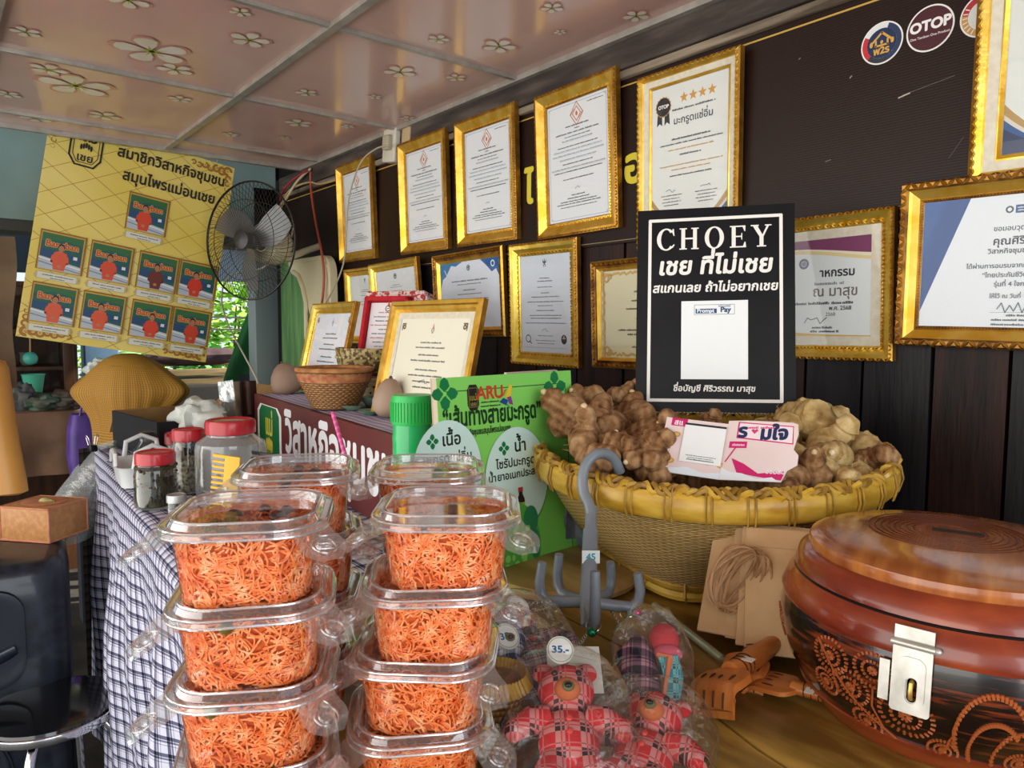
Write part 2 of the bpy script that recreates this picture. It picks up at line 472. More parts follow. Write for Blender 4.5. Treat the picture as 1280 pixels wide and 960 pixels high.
plank_dark = nz('dark_planks', '150d0b', '311a12', 5, 0.5, spec=.25, bump=0.25, stretch=(6, 6, 0.7), bscale=30, h3='2a1713')
plank_gray = nz('grey_planks', '101013', '242124', 5, 0.5, spec=.25, bump=0.25, stretch=(6, 6, 0.7), bscale=30, h3='1f1c1e')
gap = flat('060505', 0.9)
mb = MB()
mb.box((-1.0, WY+0.05, 1.35), (5.2, 0.06, 2.7), gap)  # solid backing added behind the planks to block light
seams = [-3.5, -3.34, -3.2, -3.04, -2.9, -2.72, -2.55, -2.38, -2.2, -2.03, -1.86, -1.7, -1.52, -1.36, -1.2, -1.05, -0.89, -0.73, -0.62, -0.503, -0.39, -0.25, -0.1, 0.06, 0.22, 0.4, 0.6, 0.8, 1.0, 1.3, 1.6]
for i, (a, b2) in enumerate(zip(seams[:-1], seams[1:])):
    dy = random.uniform(-0.002, 0.002)
    mb.box(((a+b2)/2, WY+0.012+dy, 1.02), (b2-a-0.006, 0.024, 2.03), plank_dark if i in (19, 4, 9, 13, 16) else random.choice((plank_gray, plank_dark)) if i != 18 else plank_gray)
struct('wall_back', mb)

# ceiling: printed panels with flowers
cpan = nz('pink_ceiling_panels', 'd0a398', 'dcb8aa', 1.6, 0.22, detail=3, coat=0.3)
mb = MB(); mb.box((-0.9, 0.0, CEZ+0.012), (4.26, 2.66, 0.02), cpan)
petal = nz('petal_print', 'efe6d8', 'dfd8bc', 14, 0.3, detail=2); pedge = flat('d39a88', 0.3); pmid = flat('b0bc40', 0.3)
zc = CEZ+0.002
FLW = [(190, 64, 45), (219, 87, 22), (312, 50, 25), (32, 40, 18), (60, 87, 22), (95, 107, 42), (225, 124, 14), (10, 118, 15), (500, 90, 21), (570, 97, 13), (548, 49, 14), (624, 58, 22), (383, 116, 14), (373, 154, 17), (468, 121, 9), (690, 10, 15), (795, 20, 17), (160, 0, 26), (130, 145, 19), (288, 168, 10), (355, 172, 8), (435, 158, 9), (510, 148, 10), (45, 148, 18), (300, 15, 14), (700, 40, 8)]
fpos = []
for px, py, sz in FLW:
    p = at(px, py, Z=CEZ); d = (p-CO).dot(CF); fpos.append((p.x, p.y, sz*d/FPX*1.05))
frd = random.Random(3)
for k in range(150):
    x, y = frd.uniform(-2.9, 1.1), frd.uniform(-1.2, 1.2); e_ = V((x, y, CEZ))-CO; dd = e_.dot(CF)
    u_, v_ = (640+FPX*e_.dot(CR)/dd, 480-FPX*e_.dot(CU)/dd) if dd > .05 else (-999, -999)
    if not (-60 < u_ < 1340 and -120 < v_ < 960): fpos.append((x, y, frd.choice((0.025, 0.04, 0.05, 0.085))))
for x, y, r in fpos:
    a0 = random.uniform(0, 6.28)
    for k in range(5):
        a = a0+2*PI*k/5; ca, sa = math.cos(a), math.sin(a)
        for c, m, e, z in ((1.0, pedge, 1.06, -0.0022), (1.0, petal, 0.93, -0.0026)):
            sh = [(0.12, 0.02), (0.4, 0.22*e), (0.7, 0.31*e), (0.92*e, 0.2*e), (0.98*e, 0.0), (0.92*e, -0.2*e), (0.7, -0.31*e), (0.4, -0.22*e), (0.12, -0.02)]
            mb.add([(x+r*(t*ca-w*sa), y+r*(t*sa+w*ca), zc+z) for t, w in sh], [tuple(range(9))[::-1]], m, smooth=False)
    for k in range(10):
        a = a0+2*PI*k/10; ca, sa = math.cos(a), math.sin(a); L = 0.42 if k % 2 == 0 else 0.2
        mb.add([(x+r*(t*ca-w*sa), y+r*(t*sa+w*ca), zc-0.0029) for t, w in ((0, 0.05), (L, 0), (0, -0.05))], [(0, 1, 2)], pmid, smooth=False)
struct('ceiling', mb)
alu = nz('ceiling_tee_bar', '9c968c', 'b5afa5', 20, 0.35, metal=0.3)
n = 0
def trim(mb):
    global n
    n += 1; return struct('trim_%d' % n, mb)
mb = MB(); mb.box((-0.9, 0.748, CEZ-0.004), (4.26, 0.02, 0.012), alu); trim(mb)
for x in (-2.845, -2.222, -1.573, -0.93, -0.29, 0.35, 0.99):
    mb = MB(); mb.box((x, 0.0, CEZ-0.003), (0.013, 2.64, 0.01), alu); trim(mb)
mb = MB(); mb.box((-0.9, 0.15, CEZ-0.003), (4.26, 0.024, 0.01), alu); trim(mb)
mb = MB(); mb.box((-0.9, 1.288, CEZ-0.005), (4.26, 0.02, 0.014), alu); trim(mb)
mb = MB(); mb.box((-3.03, 0.0, CEZ+0.004), (0.02, 2.66, 0.036), alu); trim(mb)
# rough beam under the ceiling with its pale weathered lower edge
beamw = nz('rough_grey_beam', '332b27', '5b5048', 9, 0.8, bump=0.6, stretch=(0.5, 3, 3), h3='443a34')
pale = nz('weathered_batten', '4d4034', 'b9a78d', 12, 0.8, bump=0.5, stretch=(0.25, 3, 3), lo=0.3, hi=0.7)
mb = MB(); mb.box((-0.95, WY-0.012, 1.991), (4.7, 0.03, 0.07), beamw, bev=0.004); trim(mb)
mb = MB(); mb.box((-0.95, WY-0.012, 1.944), (4.7, 0.024, 0.018), pale, bev=0.004); trim(mb)
# teal-grey header and pillar at the far end
teal = nz('teal_grey_paint', '6e8480', '82958f', 2.5, 0.6, detail=3)
pillar = nz('blue_grey_paint', '8a9a9c', '97a5a5', 3, 0.6, detail=3)
mb = MB(); mb.box((-3.47, -0.4, 2.23), (0.12, 3.44, 0.94), teal); struct('wall_left', mb)
mb = MB(); mb.box((-3.5, -0.4, 1.742), (0.16, 3.44, 0.05), flat('3b3a36', 0.7)); trim(mb)
mb = MB(); mb.box((-3.46, 1.27, 1.0), (0.1, 0.12, 2.0), pillar, bev=0.006); struct('pillar', mb)
# unseen roof added to block the sun, rear wall with a wide unglazed opening
mb = MB(); mb.box((-4.3, -0.3, 2.72), (3.5, 5.0, 0.05), flat('40403c', 0.8)); o = struct('rear_shade_roof', mb)
navy = nz('dark_blue_wall', '2c3a4a', '3a4a58', 3, 0.7)
mb = MB()
mb.box((-5.6, 0.2, 2.2), (0.08, 5.6, 1.02), navy)
mb.box((-5.6, -0.4, 0.8), (0.08, 2.0, 1.6), flat('2a2622', 0.8))
mb.box((-5.6, 2.0, 0.5), (0.08, 2.4, 1.0), flat('2e2823', 0.8))
struct('wall_rear', mb)
mb = MB(); p = at(125, 450, X=-5.4); mb.box((-5.4, p.y, 1.3), (0.14, 0.2, 2.6), nz('blue_column', '4e6a86', '5f7d98', 4, 0.6), bev=0.01); struct('pillar', mb)
mb = MB(); mb.box((-5.55, 1.9, 1.42), (0.012, 2.2, 0.012), flat('4a4a40')); mb.box((-5.55, 1.9, 1.33), (0.012, 2.2, 0.012), flat('4a4a40')); trim(mb)
# outside: ground and shrubs
mb = MB(); mb.box((-12, 2, -0.05), (12.5, 16, 0.1), nz('garden_ground', '6d6a50', '8e9468', 2, 0.9)); o = struct('ground', mb)
def shrub(name, label, c, r, h, cols, nl, group=None):
    t = thing(name, label, 'shrub', T(c), group)
    mb = MB(); ms = [flat(x, 0.6) for x in cols]
    for k in range(nl):
        a = random.uniform(0, 2*PI); u = random.uniform(-0.9, 1); rr = math.sqrt(1-u*u*0.98)*random.uniform(0.72, 1.05)
        p = V((r*rr*math.cos(a), r*rr*math.sin(a), h*0.56+h*0.46*u)); L = random.uniform(0.08, 0.17)*(r/0.7)**.5
        R = Matrix.Rotation(random.uniform(0, 6.28), 4, 'Z') @ Matrix.Rotation(random.uniform(-1.2, 1.2), 4, 'X')
        M = T(p) @ R
        mb.add([(0, 0, 0), (L*.4, L*.28, .01), (L, 0, 0), (L*.4, -L*.28, .01)], [(0, 1, 2, 3)], random.choice(ms), M, smooth=False)
    mb.build('foliage', t)
    mb = MB(); brn = flat('5a4632', 0.8)
    for k in range(5):
        a = k*1.3; mb.tube([(0.03*math.cos(a), 0.03*math.sin(a), 0), (r*.3*math.cos(a), r*.3*math.sin(a), h*.45), (r*.5*math.cos(a), r*.5*math.sin(a), h*.8)], [.03, .02, .01], brn, 6)
    mb.build('stem', t)
G1 = ['8fbf4a', 'a9d35c', '6ea53c', 'c3dd7c']; G2 = ['4f9a4a', '6fb45c', '3f8040', '8cc77a']
shrub('garden_shrub', 'bright yellow-green shrub outside, seen right of the yellow poster', (-8.7, 2.75, 0), 1.0, 2.0, G1, 2600)
shrub('garden_shrub', 'mid-green low shrub outside, below the bright shrub beside the pillar', (-6.9, 1.75, 0), 0.6, 1.2, G2, 1500)
shrub('garden_tree', 'tall pale green tree outside the far opening, behind the shrubs', (-11.9, 3.9, 0), 2.0, 3.6, G1+['dfe9a8'], 3000)
shrub('garden_shrub', 'green shrub outside, glimpsed left of the blue column', (-8.2, 0.75, 0), 0.7, 1.7, G1, 1300)
shrub('garden_shrub', 'green shrub outside, seen above the glass-fronted cabinet', (-7.6, -0.9, 0), 0.8, 2.2, G2, 1300)

# ------------------------------------------------------------------ long dark signboard with yellow letters and round stickers
BY = WY-0.010
def board_mat():
    m, n_, l, b = newmat('brown_fluted_plastic')
    b.inputs['Base Color'].default_value = (*hexc('261711'), 1); b.inputs['Roughness'].default_value = 0.36; b.inputs['Specular IOR Level'].default_value = 0.2
    tc = n_.new('ShaderNodeTexCoord'); w = n_.new('ShaderNodeTexWave'); w.bands_direction = 'Z'; w.inputs['Scale'].default_value = 70; w.inputs['Distortion'].default_value = 0.5
    l.new(tc.outputs['Object'], w.inputs['Vector'])
    t = n_.new('ShaderNodeTexNoise'); t.inputs['Scale'].default_value = 5; t.inputs['Detail'].default_value = 6; l.new(tc.outputs['Object'], t.inputs['Vector'])
    ad = n_.new('ShaderNodeMath'); ad.operation = 'MULTIPLY_ADD'; ad.inputs[1].default_value = 3.0; l.new(t.outputs['Fac'], ad.inputs[0]); l.new(w.outputs['Fac'], ad.inputs[2])
    bp = n_.new('ShaderNodeBump'); bp.inputs['Strength'].default_value = 0.05; bp.inputs['Distance'].default_value = 0.003
    l.new(ad.outputs[0], bp.inputs['Height']); l.new(bp.outputs[0], b.inputs['Normal'])
    return m
sb = thing('signboard', 'long dark brown fluted board with yellow lettering along the top of the wall', 'signboard', T(0, BY, 0))
mb = MB(); bm_ = board_mat()
mb.box((-1.3, 0.004, 1.745), (4.0, 0.008, 0.38), bm_)
WM = Matrix(((1, 0, 0, 0), (0, 0, -1, 0), (0, 1, 0, 0), (0, 0, 0, 1)))   # x right, y up, z towards the room
pr = Pr(mb, 0.0, M=WM)
pr.line([(-3.25, 1.921), (0.7, 1.921)], 0.0035, 'c8a24a')
pr.line([(-3.25, 1.562), (0.7, 1.562)], 0.002, '8d7a58')
yl = 'e0cf3a'
s_ = 'สมุนไพรแม่อน'
for (x0_, z0_), (x1_, z1_), t_, c_ in (((-.568, 1.748), (-.488, 1.760), .0005, '8f7f70'), ((-.574, 1.745), (-.556, 1.749), .0022, 'b9aca0'), ((-.70, 1.66), (-.69, 1.662), .0016, '6e5e54'), ((-.66, 1.80), (-.657, 1.803), .002, 'a09488'), ((-.49, 1.63), (-.47, 1.66), .0008, '5e5048'), ((-.76, 1.86), (-.757, 1.862), .0015, '8a7c70')): pr.line([(x0_, z0_), (x1_, z1_)], t_, c_)
lay, w_, pos = layout(s_, 0.0)
sz = 0.112; iA = s_.index('ไ'); iO = s_.index('อ')
trk = ((-1.20)-(-1.565)-(pos[iO]-pos[iA])*sz)/(iO-iA-1)/sz
pr.text(s_, -1.565-layout(s_, trk)[2][iA]*sz, 1.695, sz, yl, align='l', track=trk, bold=0.035)
mb.build('panel', sb)
def sticker(x, z, r, fn, label):
    mb = MB(); mb.lathe([(r, 0), (r, 0.0008)], flat('f2efe8'), 40, M=T(x, 0, z) @ RX(90))
    p = Pr(mb, 0.0009, M=T(x, 0, z) @ WM); fn(p, r); o = mb.build('round_sticker', sb); o['label'] = label
def st_a(p, r):
    p.ring(0, 0, r*.7, r*.93, '2a3a5c', a0=-70, a1=70); p.ring(0, 0, r*.7, r*.93, 'e4e6e6', a0=70, a1=150); p.ring(0, 0, r*.7, r*.93, 'c8303a', a0=150, a1=225); p.ring(0, 0, r*.7, r*.93, '33343a', a0=225, a1=290)
    p.ell(0, 0, r*.7, r*.7, '1f2f52')
    g = 'd9a648'
    p.line([(-.42*r, .12*r), (0, .5*r), (.42*r, .12*r)], .1*r, g); p.line([(-.28*r, .15*r), (-.28*r, -.1*r), (.28*r, -.1*r), (.28*r, .15*r)], .09*r, g); p.ell(0, .05*r, .07*r, .09*r, g, 10)
    for q in (-1, 1): p.ell(q*.5*r, .02*r, .08*r, .14*r, g, 10)
    p.text('พ2ร', 0, -.5*r, .46*r, g, bold=.04)
def st_b(p, r):
    p.ell(0, 0, r*.93, r*.93, '4a1c24', 40); p.text('OTOP', 0, -.05*r, .62*r, 'f4f0ec', bold=.045); p.text('One Tambon One Product', 0, -.36*r, .15*r, 'e8dcd8', bold=.02)
def st_c(p, r):
    p.ring(0, 0, r*.66, r*.93, 'c99a5c'); p.ring(0, 0, r*.66, r*.93, 'b8343a', a0=100, a1=170); p.ell(0, 0, r*.64, r*.64, 'dfe0dc')
    for k in range(9): p.line([(.7*r*math.cos(2.6+k*.25), .7*r*math.sin(2.6+k*.25)), (.88*r*math.cos(2.62+k*.25), .88*r*math.sin(2.62+k*.25))], .05*r, 'f0e6d2')
    p.ell(.35*r, .35*r, .18*r, .22*r, '5b6f4a', 12); p.line([(.35*r, .3*r), (.4*r, -.4*r)], .07*r, '5a4030')
sticker(-0.606, 1.845, 0.0355, st_a, 'round navy and gold sticker with red and white ring')
sticker(-0.5285, 1.846, 0.037, st_b, 'round maroon OTOP sticker')
sticker(-0.450, 1.843, 0.034, st_c, 'round sticker with a tan ring, partly behind the frame')

# ------------------------------------------------------------------ framed certificates
def goldm(name, h1, h2, metal=0.75, rough=0.3): return nz(name, h1, h2, 30, rough, metal=metal, bump=0.15, detail=3)
GOLD = goldm('gilt_moulding', 'e4ae34', 'f4cc62'); GOLD_D = goldm('dark_gilt', '9a6a24', 'c08d38', rough=0.38); GOLD_BR = goldm('bronze_gilt', '5d3a1c', 'a5742f', rough=0.4)
GOLD_Y = goldm('yellow_gilt', 'd8b33a', 'ecd06a', rough=0.33)
GLASS = clear('picture_glass', lo=0.012, hi=0.4, rough=0.015, power=4.0)
CREAMB = nz('linen_mat_board', 'd8cfb8', 'e4ddc9', 90, 0.85)
BACK = flat('3a2a1e', 0.8)
def moulding(mb, iw, ih, prof, m):
    """prof: (distance out from the sight edge, height, material) mitred round the rectangle"""
    for (t0, z0, m0), (t1, z1, m1) in zip(prof[:-1], prof[1:]):
        r = []
        for t, z in ((t0, z0), (t1, z1)): r.append([(iw/2+t, ih/2+t, z), (-iw/2-t, ih/2+t, z), (-iw/2-t, -ih/2-t, z), (iw/2+t, -ih/2-t, z)])
        mb.loft(r, m1, smooth=False)
def beads(mb, iw, ih, t, z, sp, r, m, kind='bead'):
    W2, H2 = iw/2+t, ih/2+t
    for (x0, y0), (x1, y1) in (((-W2, -H2), (W2, -H2)), ((W2, -H2), (W2, H2)), ((W2, H2), (-W2, H2)), ((-W2, H2), (-W2, -H2))):
        L = math.hypot(x1-x0, y1-y0); n_ = int(L/sp); dx, dy = (x1-x0)/L, (y1-y0)/L
        for k in range(n_):
            s0 = (k+.5)*L/n_; c = V((x0+dx*s0, y0+dy*s0, z))
            a = V((dx, dy, 0)); b_ = V((-dy, dx, 0))
            if kind == 'bead': q = [a*r, b_*r, -a*r, -b_*r]
            else:
                d1 = (a+b_*(0.8 if k % 2 else -0.8)).normalized(); d2 = V((-d1.y, d1.x, 0)); q = [d1*r*1.5, d2*r*.6, -d1*r*1.5, -d2*r*.6]
            o = V((0, 0, r*.9))
            mb.add([c+q[0], c+q[1], c+q[2], c+q[3], c+o], [(0, 1, 4), (1, 2, 4), (2, 3, 4), (3, 0, 4)], m, smooth=False)
def frame(label, M, ow, oh, style, mw, printer, mat_w=0.0, paper='e9ecee', group='framed certificates', dep=0.018, stand=False):
    t = thing('picture_frame', label, 'picture frame', M, group)
    iw, ih = ow-2*mw, oh-2*mw
    mb = MB()
    G, D, B, Yg = GOLD, GOLD_D, GOLD_BR, GOLD_Y
    if style == 'rope':      # broad gold cove with twisted outer and inner edges
        pf = [(0, .004, G), (.1, .009, D), (.22, .008, G), (.42, .0125, G), (.75, .02, G), (.86, .019, D), (1, .016, D), (1, 0, D)]
    elif style == 'plain':
        pf = [(0, .004, Yg), (.12, .007, Yg), (.2, .006, D), (.55, .015, Yg), (.8, .019, Yg), (1, .014, D), (1, 0, D)]
    elif style == 'ornate':
        pf = [(0, .004, B), (.12, .007, B), (.2, .006, D), (.5, .012, G), (.62, .015, G), (.72, .02, B), (.92, .021, B), (1, .014, B), (1, 0, B)]
    elif style == 'thin':
        pf = [(0, .004, Yg), (.25, .012, G), (.5, .012, G), (.6, .017, D), (.9, .017, G), (1, .012, D), (1, 0, D)]
    elif style == 'bronze':
        pf = [(0, .004, D), (.3, .012, G), (.5, .010, B), (.85, .018, B), (1, .013, G), (1, 0, D)]
    else:                    # lace: white inner slip and gilt lace edge
        pf = [(0, .004, G), (.14, .007, G), (.2, .006, Yg), (.2, .0065, CREAMB), (.55, .010, CREAMB), (.6, .013, G), (.8, .02, G), (1, .015, D), (1, 0, D)]
    pf = [(a*mw, b_*dep/.018, m) for a, b_, m in pf]
    moulding(mb, iw, ih, pf, G)
    k = dep/.018
    if style in ('rope', 'plain'): beads(mb, iw, ih, mw*.16, .008*k, .007, .0032, G, 'rope'); beads(mb, iw, ih, mw*.9, .018*k, .007, .003, D if style == 'rope' else G, 'rope')
    if style == 'ornate': beads(mb, iw, ih, mw*.82, .0205*k, .011, .0062, D, 'rope'); beads(mb, iw, ih, mw*.95, .016*k, .009, .004, B, 'rope'); beads(mb, iw, ih, mw*.08, .006*k, .0045, .0018, D)
    if style == 'bronze': beads(mb, iw, ih, mw*.68, .015*k, .008, .004, D, 'rope')
    if style == 'lace': beads(mb, iw, ih, mw*.82, .019*k, .0065, .0042, G, 'rope')
    mb.build('moulding', t)
    mb = MB(); mb.box((0, 0, .001), (ow-.004, oh-.004, .002), BACK)
    if stand:
        mb.box((0, -oh*.12, -.001), (.05, oh*.7, .003), BACK, M=T(0, .02, 0) @ RX(-14))
    mb.build('backing', t)
    z = .003
    if mat_w:
        mb = MB(); 
        r0 = [(iw/2+.002, ih/2+.002, z+.001), (-iw/2-.002, ih/2+.002, z+.001), (-iw/2-.002, -ih/2-.002, z+.001), (iw/2+.002, -ih/2-.002, z+.001)]
        a, b_ = iw/2-mat_w, ih/2-mat_w
        r1 = [(a, b_, z+.001), (-a, b_, z+.001), (-a, -b_, z+.001), (a, -b_, z+.001)]
        mb.loft([r0, r1], CREAMB, smooth=False); mb.build('mat_board', t)
    pw, ph = iw-2*mat_w+.004, ih-2*mat_w+.004
    mb = MB(); mb.box((0, 0, z-.0005), (pw, ph, .001), nz('paper_'+paper, paper, paper, 4, 0.6))
    printer(Pr(mb, z, rough=0.6), pw-.004, ph-.004)
    mb.build('certificate', t)
    mb = MB(); mb.box((0, 0, z+.0028), (iw, ih, .0012), GLASS); mb.build('glass', t)
    return t
def on_wall(cx, cz, rot=0.0, lean=1.5, y=WY-.004):
    return T(cx, y, cz) @ WM @ RZ(rot) @ RX(lean) @ T(0, 0, .004)

INK = '4a4c52'
def emblem(p, x, y, r, c='3c4440'):
    p.ring(x, y, r*.7, r, c, 20); p.ell(x, y, r*.35, r*.6, c, 10); p.line([(x-r*.6, y+r*.4), (x, y-r*.2), (x+r*.6, y+r*.4)], r*.25, c)
def garuda(p, x, y, s, c='50545a'):
    for q in (-1, 1):
        p.poly([(x+q*s*.1, y-s*.2), (x+q*s*.55, y+s*.1), (x+q*s*.6, y+s*.75), (x+q*s*.35, y+s*.35), (x+q*s*.12, y+s*.2)], c)
        p.line([(x+q*s*.1, y-s*.3), (x+q*s*.35, y-s*.55), (x+q*s*.15, y-s*.8)], s*.14, c)
    p.ell(x, y, s*.18, s*.5, c, 10); p.ell(x, y+s*.62, s*.12, s*.2, c, 8)
def logo_flame(p, x, y, s):
    p.poly([(x-s*.1, y+s*.1), (x+s*.02, y+s*1.0), (x+s*.22, y+s*.35), (x+s*.3, y), (x+s*.1, y-s*.1)], 'c4552e'); p.ring(x, y-s*.25, s*.3, s*.42, '6a5048', 16); p.line([(x-s*.2, y-s*.3), (x+s*.2, y-s*.2)], s*.1, '5a4a44'); p.line([(x-s*.25, y-s*.75), (x+s*.25, y-s*.75)], s*.08, '5a4a44')
def sign(p, x, y, w, c='5a5e6c', seed=0):
    rd = random.Random(seed+11); pts = [(x-w/2, y)]
    for k in range(7): pts.append((x-w/2+w*(k+1)/8, y+rd.uniform(-.25, .45)*w*.5))
    p.line(pts, w*.02+.0004, c)
def pr_ip(p, w, h):
    p.border(-w/2+.006, -h/2+.006, w/2-.006, h/2-.006, .0009, '7d8aa0')
    for a in (-1, 1):
        for b_ in (-1, 1): p.line([(a*(w/2-.006), b_*(h/2-.012)), (a*(w/2-.012), b_*(h/2-.006))], .0012, '8d97a8')
    c = 'c9703c'; y = h*.385
    for s_ in (.024, .015): p.line([(0, y+s_*1.2), (s_*.95, y), (0, y-s_*1.2), (-s_*.95, y), (0, y+s_*1.2)], .0022, c)
    p.line([(-.02, y), (-.008, y+.012)], .002, c); p.line([(.02, y), (.008, y-.012)], .002, c); p.ell(0, y, .004, .006, c, 8)
    p.scrib(w*.3, h*.45, w*.25, .0035, INK)
    for i, (yy, ww, hh, c) in enumerate(((.29, .38, .005, INK), (.265, .08, .004, INK), (.235, .72, .0055, INK), (.205, .42, .004, INK), (.175, .5, .004, '7fa0ac'), (.125, .66, .004, INK), (.095, .8, .004, '8fa9b4'), (.06, .85, .004, '8fa9b4'), (.02, .6, .004, '8fa9b4'), (-.02, .5, .004, INK), (-.055, .88, .004, '9aa6ae'), (-.085, .8, .004, INK), (-.15, .5, .004, INK), (-.29, .22, .004, INK), (-.315, .36, .004, INK), (-.34, .6, .004, INK), (-.36, .72, .004, INK), (-.385, .6, .003, INK))):
        p.scrib(0, yy*h, ww*w, hh, c)
        if i in (4, 6, 7, 8, 10): p.line([(-ww*w/2, yy*h-.0015), (ww*w/2, yy*h-.0015)], .0005, 'a9b2b8')
    sign(p, 0, -h*.23, .02, seed=3)
def px_frame(q, Y=1.30):
    pts = [at(*a, Y=Y) for a in q]
    cx = sum(a.x for a in pts)/4; cz = sum(a.z for a in pts)/4
    w = ((pts[1]-pts[0]).length+(pts[2]-pts[3]).length)/2; h = ((pts[3]-pts[0]).length+(pts[2]-pts[1]).length)/2
    tx = (pts[1]-pts[0])+(pts[2]-pts[3])
    return cx, cz, w, h, math.degrees(math.atan2(tx.z, tx.x))
G_TOP = 'matching white certificates in rope-edged gold frames'
for i, (q, lab) in enumerate((([(421, 210), (473, 196), (475, 318), (424, 330)], 'gold framed white certificate with orange diamond emblem, leftmost of the upper row on the wall'),
                              ([(500, 180), (562, 163), (565, 308), (503, 321)], 'gold framed white certificate with orange diamond emblem, second from left, under the white socket box'),
                              ([(572, 157), (650, 128), (651, 298), (573, 308)], 'gold framed white certificate with orange diamond emblem, third from left in the upper row'),
                              ([(675, 127), (773, 86), (773, 281), (678, 298)], 'largest-looking gold framed white certificate with orange diamond emblem, beside the four-star certificate'))):
    cx, cz, w, h, r = px_frame(q)
    frame(lab, on_wall(cx, cz, r*.5, 2.0, y=BY-.003), 0.292, 0.372, 'rope', .038, pr_ip, group=G_TOP)
def pr_otop(p, w, h, stars=True):
    # navy, gold and white sweep at the foot
    def arc(k, dy): return [(-w/2+w*i/16, -h/2+dy+(h*k)*(abs(i/8-1)**1.9)) for i in range(17)]
    for k, dy, c in ((.21, .012, 'b5935a'), (.18, .006, 'd9d2c4'), (.17, .001, '2c568e'), (.13, -.004, '1c2f55')):
        a = arc(k, max(dy, 0)); 
        for seg in (a[:9], a[8:]):
            p.poly(seg+[(seg[-1][0], -h/2), (seg[0][0], -h/2)], c)
    x, y = -w*.34, h*.37
    for q in (-1, 1): p.poly([(x+q*.004, y-.01), (x+q*.016, y-.012), (x+q*.018, y-.04), (x+q*.010, y-.034), (x+q*.003, y-.04)], '23242a')
    p.star(x, y, .0225, 'b98c5a', 16, .9); p.ell(x, y, .0195, .0195, '2a2326', 28); p.text('OTOP', x, y-.003, .0105, 'f2eee8', bold=.05)
    if stars:
        for k in range(4): p.star(-.012+k*.024, h*.40, .0115, 'd39a3c')
    p.scrib(.012, h*.325, w*.55, .006, INK); p.text('มะกรูดแช่อิ่ม', .012, h*.235, .021, '3c3d42', bold=.012)
    for yy, ww, hh, c in ((.13, .5, .0055, INK), (.10, .82, .004, INK), (.06, .6, .0045, 'c9a056'), (.02, .28, .0055, INK), (-.045, .82, .004, 'c9a056'), (-.075, .5, .004, 'c9a056'), (-.115, .55, .0045, INK)): p.scrib(.006, yy*h, ww*w, hh, c)
    for sx, sd in ((-.22, 1), (.24, 5)):
        sign(p, sx*w, -h*.21, .03, seed=sd)
        for k in range(4): p.scrib(sx*w, -h*(.245+.022*k), w*(.28, .22, .26, .2)[k], .003, INK)
cx, cz, w, h, r = px_frame([(804, 103), (928, 62), (926, 262), (800, 292)])
frame('gold framed certificate with black OTOP rosette and four gold stars, above the black sign', on_wall(-1.005, 1.722, -.5, 2.0, y=BY-.003), 0.268, 0.385, 'lace', .034, pr_otop, paper='e6e8e2')
P1 = at(1232, 0, Y=1.3); P2 = at(1212, 225, Y=1.3)
frame('gold framed certificate with navy and gold sweep, at the top right corner by the stickers', on_wall(P2.x+.145, P2.z+.180, -1.0, 2.0, y=BY-.006), 0.285, 0.385, 'lace', .042, lambda p, w, h: pr_otop(p, w, h, False), paper='e3e7e0')
# lower row
def pr_lines(top, lines, foot=True, wash=None):
    def f(p, w, h):
        if wash: wash(p, w, h)
        if top == 'garuda': garuda(p, 0, h*.42, h*.05)
        elif top == 'green': emblem(p, 0, h*.40, h*.045, '2f5a48')
        elif top == 'flame': logo_flame(p, 0, h*.38, h*.07)
        for yy, ww, hh in lines: p.scrib(0, yy*h, ww*w, hh*h, INK)
        if foot: sign(p, 0, -h*.27, w*.15, seed=2)
    return f
LW = [(.26, .2, .014), (.23, .3, .014), (.17, .3, .013), (.11, .16, .013), (.07, .55, .013), (.02, .72, .014), (-.02, .3, .012), (-.07, .35, .013), (-.12, .64, .013), (-.15, .6, .013), (-.2, .8, .013)]
frame('small gold framed certificate with grey emblem, lowest left, half behind its neighbour', on_wall(-2.50, 1.432, 0, 2.5), .30, .29, 'thin', .03, pr_lines('garuda', LW[:6]), paper='dfe4e2')
frame('gold framed certificate with green round emblem, partly behind the red display box', on_wall(-2.235, 1.44, 1.5, 4.0, y=WY-.022), .33, .285, 'plain', .03, pr_lines('green', LW), paper='e2e5e4')
def w_blue(p, w, h):
    p.poly([(-w/2, h/2), (-w*.1, h/2), (-w*.22, h*.44), (-w*.3, h*.46), (-w*.4, h*.3), (-w*.46, h*.26), (-w/2, h*.12)], '3a7fae')
    p.poly([(w/2, h/2), (w*.2, h/2), (w*.3, h*.4), (w*.38, h*.3), (w*.45, h*.34), (w/2, h*.22)], '2c5c9c')
    p.ring(w*.4, h*.42, h*.03, h*.05, 'dfe6ee'); p.line([(-w*.42, h*.4), (-w*.38, h*.3)], h*.02, 'cfe0ea')
frame('bronze-edged framed certificate with blue upper corners, lower row', on_wall(-1.827, 1.454, 1.0, 2.5), .368, .262, 'bronze', .03, pr_lines('green', [(.2, .6, .03), (.15, .4, .02), (.06, .2, .025), (.0, .4, .02), (-.08, .62, .025), (-.13, .5, .02)], False, w_blue), paper='dfe6f0')
def w_q(p, w, h):
    p.ring(-w*.36, -h*.36, h*.032, h*.042, '3c3d44'); p.line([(-w*.33, -h*.39), (-w*.29, -h*.41)], h*.01, '3c3d44')
    p.ell(w*.36, -h*.36, h*.042, h*.048, '3a2c30', 20); p.line([(w*.33, -h*.35), (w*.39, -h*.35)], h*.012, 'b9a58c'); p.ell(w*.36, -h*.335, h*.012, h*.014, 'c9b69a', 8)
    p.line([(-w*.42, -h*.45), (w*.42, -h*.45)], h*.004, '9aa0a8'); p.scrib(0, -h*.33, w*.3, h*.012, INK); p.scrib(0, -h*.38, w*.4, h*.012, INK); p.scrib(0, -h*.41, w*.34, h*.012, INK)
